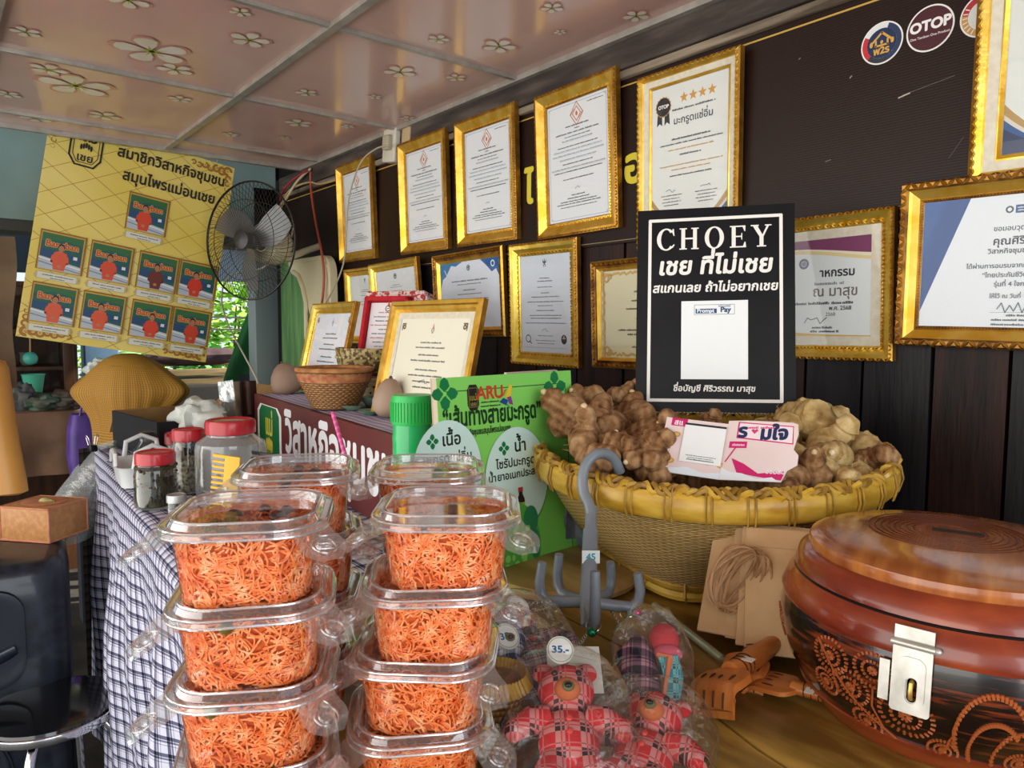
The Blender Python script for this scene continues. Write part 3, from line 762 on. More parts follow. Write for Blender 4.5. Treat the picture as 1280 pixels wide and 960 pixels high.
frame('gold framed portrait certificate with grey emblem above a Q mark and dark oval seal', on_wall(-1.476, 1.416, -.5, 2.5), .274, .335, 'plain', .036, pr_lines('garuda', LW, True, w_q), paper='d5dde6')
def pr_cream(p, w, h):
    g = 'd0aa5c'
    for k in range(46):
        for x, y in ((-w/2+w*k/45, h/2-.008), (-w/2+w*k/45, -h/2+.008)): p.ell(x, y+random.uniform(-.003, .003), .005, .0035, g, 6)
    for k in range(34):
        for x, y in ((-w/2+.008, -h/2+h*k/33), (w/2-.008, -h/2+h*k/33)): p.ell(x+random.uniform(-.003, .003), y, .0035, .005, g, 6)
    for a in (-1, 1):
        for b_ in (-1, 1): p.ring(a*(w/2-.018), b_*(h/2-.018), .006, .01, g, 12); p.ring(a*(w/2-.03), b_*(h/2-.014), .003, .006, g, 10)
    for yy, ww in ((.24, .25), (.14, .3), (.05, .42), (-.06, .2), (-.19, .6), (-.24, .4), (-.38, .3)): p.scrib(0, yy*h, ww*w, .006, '5a5040')
frame('pale gold framed cream certificate with yellow floral border, half hidden by the black sign', on_wall(-1.12, 1.386, .5, 2.0), .34, .262, 'bronze', .026, pr_cream, paper='e3dcb4')
def pr_ind(p, w, h):
    def wave(f0, a, c):
        pts = [(-w/2+w*k/16, f0+a*math.sin(k/16*3.4+.4)) for k in range(17)]; p.poly([(-w/2, h/2), (w/2, h/2)]+pts[::-1], c)
    wave(h*.30, .012, 'e6d49a'); wave(h*.335, .012, 'efe7cf'); wave(h*.36, .010, '7d3c62')
    p.poly([(-w/2, -h/2)]+[(-w/2+w*k/12, -h*.5+.014*(1-k/12)**2+.002) for k in range(13)]+[(w/2, -h/2)], 'd8b35c')
    p.ring(-w*.02, h*.26, h*.03, h*.055, '6a6f88'); p.ell(-w*.02, h*.26, h*.026, h*.026, '8a8fa4', 12)
    x = w*.5-.070
    p.text('าหกรรม', x+.008, h*.115, .021, '33343c', 'c', bold=.03); p.scrib(x-.008, h*.03, .055, .0075, '8a8c92')
    p.text('ณ มาสุข', x+.004, -h*.085, .026, '7a6a66', 'c', bold=.012)
    p.scrib(x-.02, -h*.17, .115, .007, INK); p.text('พ.ศ. 2568', x+.014, -h*.23, .0105, '44454c', 'c', bold=.02); p.text('2568', x-.004, -h*.29, .0095, '7c7e84', 'c')
    sign(p, x-.03, -h*.36, .05, seed=9); p.scrib(x-.02, -h*.42, .04, .006, INK); p.scrib(x-.016, -h*.46, .055, .006, INK)
frame('gold framed certificate with purple and yellow wave, right of the black sign', on_wall(-.728, 1.428, .5, 2.5), .33, .266, 'plain', .026, pr_ind, mat_w=.017, paper='e4ebea')
def pr_big(p, w, h):
    p.poly([(-w/2, h/2), (-w/2+.068, h/2), (-w/2, -h*.38)], '2b4f8a'); p.poly([(-w/2, h/2), (-w/2+.03, h/2), (-w/2, h*.05)], '355c98')
    x = -.025
    def t(s_, y, sz, c='3a3c44', b_=.015, al='l', xx=0): p.text(s_, x+xx, y, sz, c, al, bold=b_)
    p.ring(x-.002, h*.39, .003, .0055, '4a5560', 14); p.rect(x+.006, h*.36, x+.024, h*.42, '3a5a86'); p.scrib(x+.015, h*.395, .013, .003, 'dfe6ee'); p.scrib(x+.015, h*.375, .012, .003, 'dfe6ee')
    t('ขอมอบวุฒิบัตร', h*.235, .0105, xx=-.022); t('คุณศิริวร', h*.13, .0165, '33353c', .02, xx=-.022); t('วิสาหกิจชุมชนส', h*.065, .0105, xx=-.028)
    t('ได้ผ่านการอบรมจากกิจกรร', -h*.045, .0098, '5a5d66', xx=-.057); t('“ไทยประกันชีวิต', -h*.115, .0098, '5a5d66', xx=-.034); t('รุ่นที่ 4 ใจกลาง', -h*.185, .0098, '5a5d66', xx=-.017)
    t('ให้ไว้ ณ วันที่ 19 ก', -h*.275, .0088, '5a5d66', xx=-.022)
    sign(p, x+.012, -h*.36, .045, seed=4); p.line([(x-.02, -h*.385), (x+.05, -h*.385)], .0004, '7a7d86')
    p.scrib(x+.02, -h*.415, .035, .0045, INK); p.scrib(x+.02, -h*.45, .075, .0045, INK); p.scrib(x+.02, -h*.485, .075, .0045, INK)
frame('large ornate bronze-gold frame with blue-cornered white certificate, at the right edge', on_wall(-.553+.182, 1.456, -1.2, 2.5, y=WY-.012), .364, .268, 'ornate', .033, pr_big, paper='e2e8ec')

# ------------------------------------------------------------------ yellow members' poster hanging behind the ceiling edge
PW, PH = .642, .80
BLp = V((-3.06, .248, 1.314)); BRp = V((-3.06, .881, 1.206))
PM = frame_from(BLp, BRp-BLp, V((0, .17, .98))) @ T(PW/2, PH/2, 0)
po = thing('poster_board', 'tilted yellow poster board of nine member photographs, hanging under the ceiling', 'poster', PM)
mb = MB()
pyel = nz('poster_yellow', 'e4cb56', 'f0dc82', 2.2, 0.4, detail=3)
mb.box((0, 0, -.003), (PW, PH, .006), pyel)
p = Pr(mb, 0, rough=.4)
for k in range(-9, 17):      # faint diamond lattice
    for sgn in (1, -1):
        b_ = k*.085; pts = []
        x0, x1 = -PW/2, PW/2
        y0 = (b_-PH/2) if sgn > 0 else (PH/2-b_); y1 = y0+sgn*PW*.62
        def clip(x0, y0, x1, y1):
            lo, hi = 0.0, 1.0; dy = y1-y0
            for lim, s_ in ((PH/2, 1), (-PH/2, -1)):
                if s_*y0 > s_*lim and s_*y1 > s_*lim: return None
                if s_*y0 > s_*lim: lo = max(lo, (lim-y0)/dy)
                if s_*y1 > s_*lim: hi = min(hi, (lim-y0)/dy)
            return (x0+(x1-x0)*lo, y0+dy*lo), (x0+(x1-x0)*hi, y0+dy*hi)
        c = clip(x0, y0, x1, y1)
        if c: p.line(list(c), .0022, 'b8973a')
for a, b_ in ((-1, 1), (1, 1), (-1, -1), (1, -1)):   # gilt scrolls in the corners
    for k in range(7):
        x = a*(PW/2-.025-.022*k); y = b_*(PH/2-.022-.005*(k % 2)); r = .019-.0014*k
        p.ring(x, y, r*.45, r, 'a8722e', 14, 40*k, 40*k+290); p.ell(x, y, r*.25, r*.25, 'c99a4a', 8)
    for k in range(4): p.ring(a*(PW/2-.02), b_*(PH/2-.05-.022*k), .006, .013-.002*k, 'a8722e', 12, 60*k, 60*k+280)
blk = '1e1c16'
lx, ly = -.20, .318        # logo tablet
q = [(-.05, .07), (.05, .07), (.05, -.045), (.03, -.075), (-.03, -.075), (-.05, -.045), (-.05, .07)]
p.line([(lx+a, ly+b_) for a, b_ in q], .006, blk); p.line([(lx+a*.8, ly+b_*.85) for a, b_ in q], .0025, blk)
p.text('แม่', lx, ly+.015, .06, blk, bold=.02); p.text('เชย', lx, ly-.058, .038, blk, bold=.02)
for k in range(5): p.ell(lx-.016+.008*k, ly-.008+.004*(2-abs(k-2)), .004, .011, blk, 8)
p.text('สมาชิกวิสาหกิจชุมชน', .095, .315, .054, '2a2418', bold=.03, sx=.88); p.text('สมุนไพรแม่อนเชย', .095, .235, .054, '2a2418', bold=.03, sx=.88)
def person_photo(cx, cy, shirt, seed):
    w = .128; rd = random.Random(seed)
    p.rect(cx-w/2-.007, cy-w/2-.004, cx+w/2+.009, cy+w/2+.010, '8d6420'); p.rect(cx-w/2-.003, cy-w/2-.003, cx+w/2+.004, cy+w/2+.005, 'c99d3e')
    p.rect(cx-w/2, cy-w/2, cx+w/2, cy+w/2, '1f5a52')
    p.poly([(cx-w/2, cy+w/2), (cx+w/2, cy+w/2), (cx+w/2, cy+w*.3), (cx, cy+w*.36), (cx-w/2, cy+w*.26)], '2f6a3c')
    p.poly([(cx-w/2, cy+w*.05), (cx+w/2, cy-w*.02), (cx+w/2, cy-w*.2), (cx-w/2, cy-w*.15)], '1d4a72')
    p.poly([(cx-w/2, cy-w*.16), (cx+w/2, cy-w*.3), (cx+w/2, cy-w/2), (cx-w/2, cy-w/2)], 'b7c3ce')
    p.line([(cx-w/2, cy-w*.2), (cx+w/2, cy-w*.36)], .005, 'e4e8ea'); p.line([(cx-w/2, cy-w*.32), (cx+w/2, cy-w*.47)], .003, '6d7a88')
    p.text('Bangban', cx, cy+w*.14, .031, 'e8d070', bold=.075); p.text('Bangban', cx, cy+w*.14, .031, 'c0522c', bold=.04)
    x = cx+rd.uniform(-.012, .006); sh = rd.uniform(-.006, .004); skin = 'b5815c'
    def q(pts): return [(x+(a-x)*.80, cy-w/2+(b_-cy+w/2)*.94) for a, b_ in pts]
    p.poly(q([(x-.021, cy-w/2+.002), (x+.021, cy-w/2+.002), (x+.03, cy-.012+sh), (x+.024, cy+.006+sh), (x+.008, cy+.012+sh), (x-.008, cy+.012+sh), (x-.024, cy+.006+sh), (x-.03, cy-.012+sh)]), shirt)
    for sg in (-1, 1): p.line(q([(x+sg*.028, cy-.008+sh), (x+sg*.031, cy-.03+sh), (x+sg*.008, cy-.044+sh)]), .007, shirt)
    def el(ax, ay, rx, ry, c, n_): (ax, ay), = q([(ax, ay)]); p.ell(ax, ay, rx, ry, c, n_)
    el(x, cy-.045+sh, .0065, .0055, skin, 10)
    (nx, ny), = q([(x, cy+.011+sh)]); p.rect(nx-.003, ny-.003, nx+.003, ny+.003, skin)
    el(x, cy+.0265+sh, .0108, .0140, '241c18', 16); el(x, cy+.0225+sh, .0088, .0112, skin, 16)
    (nx, ny), = q([(x, cy+.0245+sh)])
    for sg in (-1, 1): p.rect(nx+sg*.0032-.0012, ny-.0006, nx+sg*.0032+.0012, ny+.0006, '2a1c16')
    p.rect(nx-.0025, ny-.0082, nx+.0025, ny-.007, '8a4038')
    p.rect(cx+w*.3, cy-w*.12, cx+w*.4, cy-w*.03, 'dfe5e2')
    y = cy-w/2-.024
    p.poly([(cx-.066, y-.013), (cx+.06, y-.013), (cx+.068, y), (cx+.06, y+.013), (cx-.066, y+.013), (cx-.074, y)], 'c8b878'); p.rect(cx-.062, y-.011, cx+.058, y+.011, 'dcdccf')
    p.scrib(cx, y+.001, .095, .006, '3c3a34'); p.scrib(cx, y-.008, .045, .005, '3c3a34')
person_photo(.03, .125, 'd9482a', 1)
for i, x in enumerate((-.226, -.068, .094, .242)):
    person_photo(x, -.085, ('dd5a38', 'd94e2c', '6e2c22', 'd63a22')[i], 10+i)
    person_photo(x, -.272, ('dd5f3c', 'dc5a34', 'd9462a', 'cf4424')[i], 20+i)
mb.build('printed_board', po)
mb = MB(); 
for sx in (-.25, .25): mb.tube([(sx, PH/2-.01, -.004), (sx+.004, PH/2+.3, -.004), (sx+.004, PH/2+.52, -.004)], .0015, flat('c9c2ae', .7), 6)
mb.build('hanging_cord', po)

# ------------------------------------------------------------------ wall fan
hub = at(312, 301, d=2.75); mot = at(368, 279, d=2.965)
ax = (hub-mot).normalized()
FM = frame_from(hub, ax.cross(V((0, 0, 1))), V((0, 0, 1))); 
if (FM.to_3x3() @ V((0, 0, 1))).dot(ax) < 0: FM = frame_from(hub, -ax.cross(V((0, 0, 1))), V((0, 0, 1)))
FM = FM @ RZ(12)
fan = thing('wall_fan', 'grey wall-mounted fan with dark wire guard, in front of the poster', 'fan', FM)
wire = flat('2e2a28', .4, .4); FR = .222
def cage(name, zc, zr, n_):
    mb = MB()
    for k in range(n_):
        a = 2*PI*k/n_; pts = []
        for j in range(6):
            t = j/5; r = .035+(FR-.035)*t; z = zc+(zr-zc)*t**2.6; aa = a+.35*t; pts.append((r*math.cos(aa), r*math.sin(aa), z))
        mb.tube(pts, .0009, wire, 4, cap=False)
    for r, z in ((FR, zr), (.15, zc+(zr-zc)*((.15-.035)/(FR-.035))**2.6)):
        mb.tube([(r*math.cos(2*PI*k/48), r*math.sin(2*PI*k/48), z) for k in range(48)], .0032 if r == FR else .0014, wire, 6, closed=True)
    return mb.build(name, fan)
cage('front_guard', .045, 0.0, 72); cage('rear_guard', -.06, -.003, 60)
bl = clear('smoky_blade', tint='7c7874', lo=.07, hi=.4, rough=.3, haze=.09)
for k in range(3):
    mb = MB()
    def bf(u, v, k=k):
        r = .035+.155*v; wd = (.25+.85*math.sin(v*PI*.62+.35))*.075/ r*.9; a = 2*PI*k/3+(u-.5)*wd*1.5+.3*v
        return (r*math.cos(a), r*math.sin(a), -.012+.03*(u-.5))
    mb.grid(bf, 8, 10, bl); mb.build('blade', fan)
mb = MB(); mb.lathe([(.0, .012), (.02, .011), (.03, .004), (.032, -.02)][::-1], flat('4a4644', .35), 24); mb.lathe([(.0, .05), (.02, .049), (.036, .044), (.036, .040)][::-1], flat('2b2827', .35), 24); mb.build('hub_cap', fan)
crm = nz('aged_cream_plastic', 'd8cfae', 'cdc29c', 6, .4)
mb = MB(); mb.lathe([(.03, -.06), (.075, -.065), (.082, -.09), (.08, -.135), (.062, -.168), (.03, -.18), (0, -.182)], crm, 28, capb=False)
mb.box((-.02, .078, -.115), (.055, .012, .035), flat('d8b93c', .4)); mb.build('motor_housing', fan)
mb = MB(); inv = FM.inverted()
e = inv @ V((mot.x-.01, WY, mot.z-.08)); mb.tube([(0, -.03, -.13), (0, -.06, -.16), ((e.x)/2, (e.y-.05)/2, (e.z-.16)/2-.01), tuple(e)], .014, crm, 10); mb.build('wall_bracket', fan)
# cream plastic chair back hung on the wall with the green shutter behind it
p0 = at(358, 345, Y=WY); p1 = at(386, 345, Y=WY)
sh = thing('plank_shutter', 'weathered green two-plank shutter on the wall beside the pillar', 'shutter', T(0, WY-.016, 0))
gp = nz('green_planks', '4f7a48', '6f9a60', 7, .6, bump=.4, stretch=(5, 5, .6), h3='5c8a52')
for a, b_ in ((p0.x, (p0.x+p1.x)/2-.002), ((p0.x+p1.x)/2+.002, p1.x+.06)):
    mb = MB(); mb.box(((a+b_)/2, 0, 1.25), (b_-a, .024, .8), gp, bev=.002); mb.build('plank', sh)
cb = thing('plastic_chair_back', 'upturned cream plastic chair back hung on the wall under the fan', 'chair', T(0, 1.255, 0))
mb = MB()
xl, xr = -3.075, -2.66; zt = 1.635; zb = 1.30
out = [(xl, zt)]+[(xr-.075+.075*math.sin(a), zt-.075+.075*math.cos(a)) for a in [PI/2*k/8 for k in range(9)]]+[(xr+.006, zb), (xr-.16, zb), (xr-.20, zb+.10)]
arc = [(xr-.20-.015*k/8-.125*math.sin(PI/2*k/8), zb+.10+.18*math.sin(PI/2*k/8)+.0*k) for k in range(9)]
ring = out+[(-2.885, zb+.15), (-2.91, zb+.21), (-2.955, zb+.26), (-3.01, zb+.285), (xl, zb+.29)]
mb.add([(x, -.014, z) for x, z in ring]+[(x, .014, z) for x, z in ring], [tuple(range(len(ring)))[::-1], tuple(range(len(ring), 2*len(ring)))]+[(k, (k+1) % len(ring), len(ring)+(k+1) % len(ring), len(ring)+k) for k in range(len(ring))], crm, smooth=False)
mb.build('back_shell', cb)
mb = MB(); mb.tube([(-2.89, -.016, zb+.0), (-2.885, -.018, zb+.15), (-2.915, -.018, zb+.215), (-2.96, -.018, zb+.265), (-3.02, -.016, zb+.285)], .011, crm, 8); mb.tube([(xl+.01, -.012, zt-.012), (xr-.09, -.012, zt-.012), (xr-.02, -.012, zt-.05), (xr-.008, -.012, zt-.1), (xr-.002, -.012, zb)], .007, crm, 8); mb.build('rim', cb)
# socket box and wires
so_ = thing('socket_box', 'white electrical socket box under the ceiling with a plug in it', 'socket', T(at(490, 182, Y=1.288)) @ RY(8))
mb = MB(); mb.box((0, .006, 0), (.085, .04, .115), nz('old_white_plastic', 'd9d3c4', 'c9c1ae', 12, .5), bev=.006); mb.build('box', so_)
mb = MB(); mb.box((.088, .014, .025), (.05, .03, .07), flat('bfa67c', .6), bev=.004); mb.build('mounting_block', so_)
mb = MB(); mb.box((.006, -.022, .006), (.04, .022, .05), flat('b2a88f', .5), bev=.006); mb.build('plug', so_)
def cable(name, label, pts, r, col, Y=None):
    mb = MB(); P3 = []
    q = [at(x, y, Y=yy) for x, y, yy in pts]
    for i in range(len(q)-1):
        a, b_, c, d = q[max(i-1, 0)], q[i], q[i+1], q[min(i+2, len(q)-1)]
        for k in range(5):
            t = k/5; P3.append(.5*((2*b_)+(c-a)*t+(2*a-5*b_+4*c-d)*t*t+(-a+3*b_-3*c+d)*t**3))
    P3.append(q[-1]); mb.tube(P3, r, flat(col, .5), 6); return tag(mb.build(name), label, 'cable', 'wires in the corner under the ceiling')
cable('plug_cable', 'thin grey cable looping from the socket box plug down to the standing frame', [(488, 182, 1.25), (470, 186, 1.25), (450, 205, 1.245), (436, 250, 1.24), (431, 320, 1.24), (420, 355, 1.2), (402, 388, 1.1)], .0028, 'b8ad90')
cable('red_cable', 'red cable hanging down the dark wall beside the chair back', [(388, 212, 1.29), (389, 240, 1.29), (395, 280, 1.27), (402, 315, 1.232), (405, 345, 1.225), (403, 375, 1.22), (400, 392, 1.15)], .005, 'b2503c')
cable('tan_cable', 'tan cable running from the corner behind the leftmost upper frame', [(348, 262, 1.2), (362, 238, 1.26), (385, 228, 1.29), (400, 230, 1.295), (421, 225, 1.295)], .004, 'c2a478')
cable('cream_cable', 'cream cable bundle sloping from the ceiling corner towards the fan', [(388, 211, 1.28), (372, 226, 1.27), (360, 245, 1.25), (349, 265, 1.2), (352, 285, 1.18)], .005, 'cdb894')
cable('red_wire', 'short red wire between ceiling corner and fan', [(384, 213, 1.27), (370, 222, 1.27), (356, 235, 1.26), (350, 250, 1.22)], .0045, 'a8343a')
cable('fan_cable', 'long pale cord hanging from the fan down past the green jacket', [(366, 285, mot.y-.02), (360, 305, mot.y-.03), (330, 334, 1.16), (288, 345, 1.05), (277, 372, 1.02), (285, 405, 1.05), (303, 440, 1.05), (320, 472, 1.05), (326, 492, 1.05)], .0035, 'c9c2ac')

# ------------------------------------------------------------------ long table with the checked cloth, and the wooden table nearest the camera
TZ = .97
wood_leg = nz('table_leg_wood', '4a3020', '6a4630', 8, .6, stretch=(4, 4, .6))
def edgeY(x): return .398+(x+2.563)*(-.084)
tb = thing('long_table', 'long table under the checked cloth along the wall', 'table', T(-1.75, .8, 0))
mb = MB(); mb.box((0, .03, .952), (1.5, .86, .02), wood_leg); mb.build('tabletop', tb)
for x in (-.68, .68):
    for y in (-.3, .38): mb = MB(); mb.box((x, y, .47), (.05, .05, .94), wood_leg, bev=.005); mb.build('leg', tb)
ck = check('checked_cloth', 'cfcede', '14141c', '60607a', .031)
mb = MB(); XA, XB = -2.585, -.985
def cloth(u, v):
    x = XA+(XB-XA)*u; s_ = v*1.78; ye = edgeY(x)
    top = 1.29-ye
    if s_ < top-.02: 
        y = 1.29-s_; z = TZ-.003; 
        z += .0022*math.sin(x*31+y*17)*(1 if y < .75 else 0)
        w = max(0, 1-abs((x+1.32)/.22))*max(0, 1-(y-ye)/.2); z += .012*w*abs(math.sin((x+y)*38))
        return (x, y, z)
    d = s_-(top-.02); t = min(d/.05, 1)*PI/2
    y = ye+.02-.02*math.sin(t); z = TZ-.003-.02*(1-math.cos(t)); dd = max(d-.05, 0); z -= dd
    f = min(dd/.35, 1)
    y -= f*(.018+.022*math.sin(x*13+1.2*math.sin(x*5)+dd*2)+.008*math.sin(x*37)); y += .10*dd*max(0, (x+1.9)/1.0)
    return (x, y, max(z, .06))
mb.grid(cloth, 160, 90, ck, uvfn=lambda u, v: (u*1.6+.03*math.sin(v*6), v*1.78))
tag(mb.build('tablecloth'), 'black, white and lilac checked cloth draped over the long table', 'tablecloth')

slab_w = nz('polished_slab', '5a381a', 'cda650', 3.2, .3, bump=.12, stretch=(1.2, 5, 5), h3='7a5a26', coat=.35, lo=.3, hi=.72)
wt = thing('wooden_table', 'polished wooden table under the basket, tubs and lacquer box', 'table', T(-.2, .6, 0))
La, Lb, Lc = at(232, 850, Z=TZ), at(236, 1000, Z=TZ), at(236, 1220, Z=TZ)
w2 = lambda q: (q.x+.2, q.y-.6)
for nm, pts in (('top_board', [w2(Lb), w2(Lc), (-.1, -.60), (.3, -.61), (.75, -.62), (.75, -.05), (.4, -.02), (.1, -.07), (-.15, -.03), (-.35, .03), (-.6, .05), (-.775, .06), (-.775, -.12), w2(La)]),
                ('top_board', [(-.775, .064), (-.6, .054), (-.35, .034), (-.15, -.026), (.1, -.066), (.4, -.016), (.75, -.046), (.75, .7), (-.775, .7)]) ):
    mb = MB(); N = len(pts); ins = [(x*.998, y*.998) for x, y in pts]
    zt = .37 if nm else 0
    mb.add([(x, y, TZ-.045) for x, y in pts]+[(x, y, TZ-.006) for x, y in pts]+[(x*.995, y, TZ) for k, (x, y) in enumerate(pts)],
           [tuple(range(N))[::-1], tuple(range(2*N, 3*N))]+[(k+o, (k+1) % N+o, (k+1) % N+N+o, k+N+o) for o in (0, N) for k in range(N)], slab_w, smooth=False)
    mb.build(nm, wt)
for x in (-.66, .62):
    for y in (.0 if x < 0 else -.5, .55): mb = MB(); mb.box((x, y, .465), (.07, .07, .92), wood_leg, bev=.006); mb.build('leg', wt)

def hit(M, px, py):
    v = ray(px, py); o = M.translation; nrm = M.to_3x3() @ V((0, 0, 1)); t = (o-CO).dot(nrm)/v.dot(nrm); q = M.inverted() @ (CO+v*t); return q.x, q.y

# ------------------------------------------------------------------ maroon display stand with white lettering
sA, sB = V((-2.174, .764, TZ)), V((-1.173, .665, TZ)); sdir = (sB-sA).normalized(); sB2 = sA+sdir*1.07
SM = frame_from(sA, sdir, V((0, 0, 1)))
st = thing('display_stand', 'low maroon display stand with white lettering and green emblem, carrying the standing frames', 'stand', SM)
maroon = nz('maroon_board', '5c2626', '6b2f2c', 4, .4, detail=3)
mb = MB(); mb.box((.535, .09, -.006), (1.07, .18, .012), maroon)
p = Pr(mb, 0, rough=.35)
lx0, ly0 = hit(SM, 322, 503); lx1, ly1 = hit(SM, 352, 575); 
cx, cw = (lx0+lx1)/2, (lx1-lx0)/2*1.02; y1, y0 = .158, .0
def oct_(k, c): p.poly([(cx-cw*k, y0+.0), (cx+cw*k, y0), (cx+cw*k, y1*(.86+.14*(k-.9))), (cx+cw*k*.72, y1*(1+.1*(k-1))), (cx-cw*k*.72, y1*(1+.1*(k-1))), (cx-cw*k, y1*(.86+.14*(k-.9)))], c)
oct_(1.0, 'eef0ec'); oct_(.84, '1d6a3c')
p.text('แม่', cx, .075, .082, 'd8d04a', bold=.025, sx=.8)
for k in range(5): p.ell(cx-.028+.014*k, .052-.003*abs(k-2), .008, .018, 'd8c84a', 8)
p.poly([(cx-.034, .046), (cx+.034, .046), (cx+.02, .008), (cx-.02, .008)], 'c9bc44'); p.text('เชย', cx, .014, .03, '1d6a3c', bold=.03)
xs, _ = hit(SM, 357, 560); xe, _ = hit(SM, 497, 560)
l_, wid, _ = layout('วิสาหกิจชุมชน'); tsz = .150
p.text('วิสาหกิจชุมชน', xs, .055, tsz, 'eceef0', align='l', bold=.032, sx=(xe-xs)/(wid*tsz))
mb.build('front_board', st)
mb = MB(); mb.box((.535, .172, -.18), (1.07, .014, .336), maroon); mb.build('top_panel', st)
for x in (.008, 1.062): mb = MB(); mb.box((x, .083, -.18), (.014, .165, .33), maroon); mb.build('side_panel', st)
ck2 = check('stand_cloth_check', 'd9d4e4', '6a5a92', 'a49cc0', .02)
mb = MB(); mb.grid(lambda u, v: SM @ V((.03+1.02*u, .181+.001*math.sin(u*40)*math.sin(v*9), -.012-.33*v)), 30, 12, ck2, uvfn=lambda u, v: (u, v*.33))
tag(mb.build('stand_cloth'), 'purple and white checked cloth lying on the maroon stand', 'cloth')
SZ = TZ+.1815
def standing(label, px, py, ow, oh, lean, yaw, style, mw, pr_, paper, mat=0.0, grp='frames standing on the maroon stand'):
    b_ = at(px, py, Z=SZ)
    M = T(b_.x, b_.y, SZ+.001) @ RZ(yaw) @ WM @ RX(-lean) @ T(0, oh/2, 0)
    return frame(label, M, ow, oh, style, mw, pr_, mat_w=mat, paper=paper, group=grp, stand=False)
LS = [(.20, .30, .03), (.14, .42, .03), (.05, .3, .028), (-.02, .5, .03), (-.13, .32, .03), (-.2, .5, .03), (-.27, .34, .03), (-.34, .3, .03)]
def deco(base):
    def f(p, w, h):
        base(p, w, h)
        for a in (-1, 1): p.line([(a*w*.42, h*.44), (a*w*.47, h*.44), (a*w*.47, h*.36)], .003, '6a5a48'); p.ring(a*w*.44, h*.40, .002, .006, '6a5a48', 10)
    return f
standing('gold frame with white certificate and flame emblem, standing behind the small woven basket', 399, 493, .338, .275, 13, -4, 'plain', .032, deco(pr_lines('flame', LS, False)), 'e8ecf4')
standing('gold frame with cream certificate and flame emblem, standing behind the green jar', 522, 526, .325, .262, 13, 4, 'thin', .026, deco(pr_lines('flame', LS, True)), 'ece8d2', mat=.014)

# things on the stand
def local_at(px, py, Z): return at(px, py, Z=Z)
bask_m = weave('small_basket_weave', '6a3a1c', 'b98a50', 60, 26, .7)
bp = local_at(402, 512, SZ)
sbk = thing('woven_basket', 'small tan woven basket with reddish rim band on the maroon stand', 'basket', T(bp.x, bp.y+.035, SZ))
mb = MB(); mb.lathe([(.052, .002), (.058, .004), (.072, .035), (.088, .07), (.094, .095)], bask_m, 40, sx=1.0, sy=.95, uv=True, capb=False)
mb.lathe([(.0, .003), (.056, .003)], bask_m, 40, capb=False, capt=False); mb.lathe([(.090, .095), (.083, .07), (.068, .035), (.05, .006)], bask_m, 40, sy=.95, uv=True, capb=False, capt=False); mb.build('bowl', sbk)
mb = MB(); mb.tube([(.093*math.cos(2*PI*k/40), .093*.95*math.sin(2*PI*k/40), .097) for k in range(40)], .006, nz('basket_rim', '9c6434', 'c08850', 40, .6), 8, closed=True)
rb = nz('red_band', 'a05038', 'c08a58', 60, .6)
mb.lathe([(.0895, .068), (.0955, .088)], rb, 40, sy=.95, capb=False, capt=False); mb.build('rim', sbk)
hp = local_at(463, 505, SZ)
hb = thing('open_weave_basket', 'tiny pale open-weave bamboo basket with hexagonal holes beside the woven basket', 'basket', T(hp.x, hp.y+.03, SZ))
bam = nz('pale_bamboo', 'c9ad7c', 'e0cca0', 30, .6)
mb = MB(); Rb = .044
for k in range(14):
    a = 2*PI*k/14
    for s_ in (1, -1): mb.tube([(Rb*math.cos(a+s_*t*.9), Rb*math.sin(a+s_*t*.9), .002+.062*t) for t in (0, .25, .5, .75, 1)], .0042, bam, 6, flat=.35)
mb.build('lattice', hb)
mb = MB()
for z in (.004, .02, .036, .052, .064): mb.tube([(Rb*1.02*math.cos(2*PI*k/32), Rb*1.02*math.sin(2*PI*k/32), z) for k in range(32)], .0034 if z < .06 else .0055, bam, 6, closed=True)
mb.lathe([(0, .001), (Rb, .001)], bam, 24, capb=False, capt=False); mb.lathe([(Rb*.92, .004), (Rb*.92, .06)], flat('4a2f1c', .8), 24, capb=False, capt=False); mb.build('hoop', hb)
gourdm = nz('dry_gourd', '8e7462', 'b29a84', 5, .7, bump=.2)
def gourd(label, px, py, r, h, lean, grp=None, dz=0):
    q = local_at(px, py, SZ); mb = MB()
    M = T(q.x, q.y, SZ) @ RZ(random.uniform(0, 360)) @ RX(lean)
    mb.lathe([(.0, .0), (r*.6, .004), (r*.95, h*.2), (r, h*.4), (r*.86, h*.65), (r*.6, h*.85), (r*.32, h*.97), (.0, h)], gourdm, 20, M=M, capb=False)
    mb.tube([(0, 0, h*.97), (.004, .002, h*1.04)], [.005, .003], flat('5a4634', .8), 6, M=M); return tag(mb.build('dried_gourd'), label, 'gourd', grp)
gourd('grey-brown dried gourd at the left end of the maroon stand, beside the woven basket', 363, 492, .048, .095, -14)
gourd('grey-brown dried gourd leaning left, just behind the green jar lid', 484, 522, .036, .088, 6)
gourd('small round dried gourd showing between leaning gourd and cream certificate', 505, 518, .03, .07, 0)
gourd('small dried gourd peeping behind the green jar towards the green sign', 522, 518, .026, .062, 10)
cel = nz('celadon_glaze', '5c7f66', '86a489', 20, .25, coat=.4)
def dish(label, px, py, r, h):
    q = local_at(px, py, SZ); mb = MB(); n_ = 40; rings = []
    for rr, z in ((.35, .0), (.45, .002), (.8, h*.6), (1.0, h), (.97, h), (.78, h*.65), (.4, .005), (0.01, .004)):
        rings.append([(r*rr*(1+.06*math.cos(5*2*PI*k/n_)*rr)*math.cos(2*PI*k/n_), r*rr*(1+.06*math.cos(5*2*PI*k/n_)*rr)*math.sin(2*PI*k/n_)*.8, z) for k in range(n_)])
    mb.loft(rings, cel, M=T(q.x, q.y, SZ), capb=True, capt=True); return tag(mb.build('ceramic_dish'), label, 'dish', 'green glazed dishes')
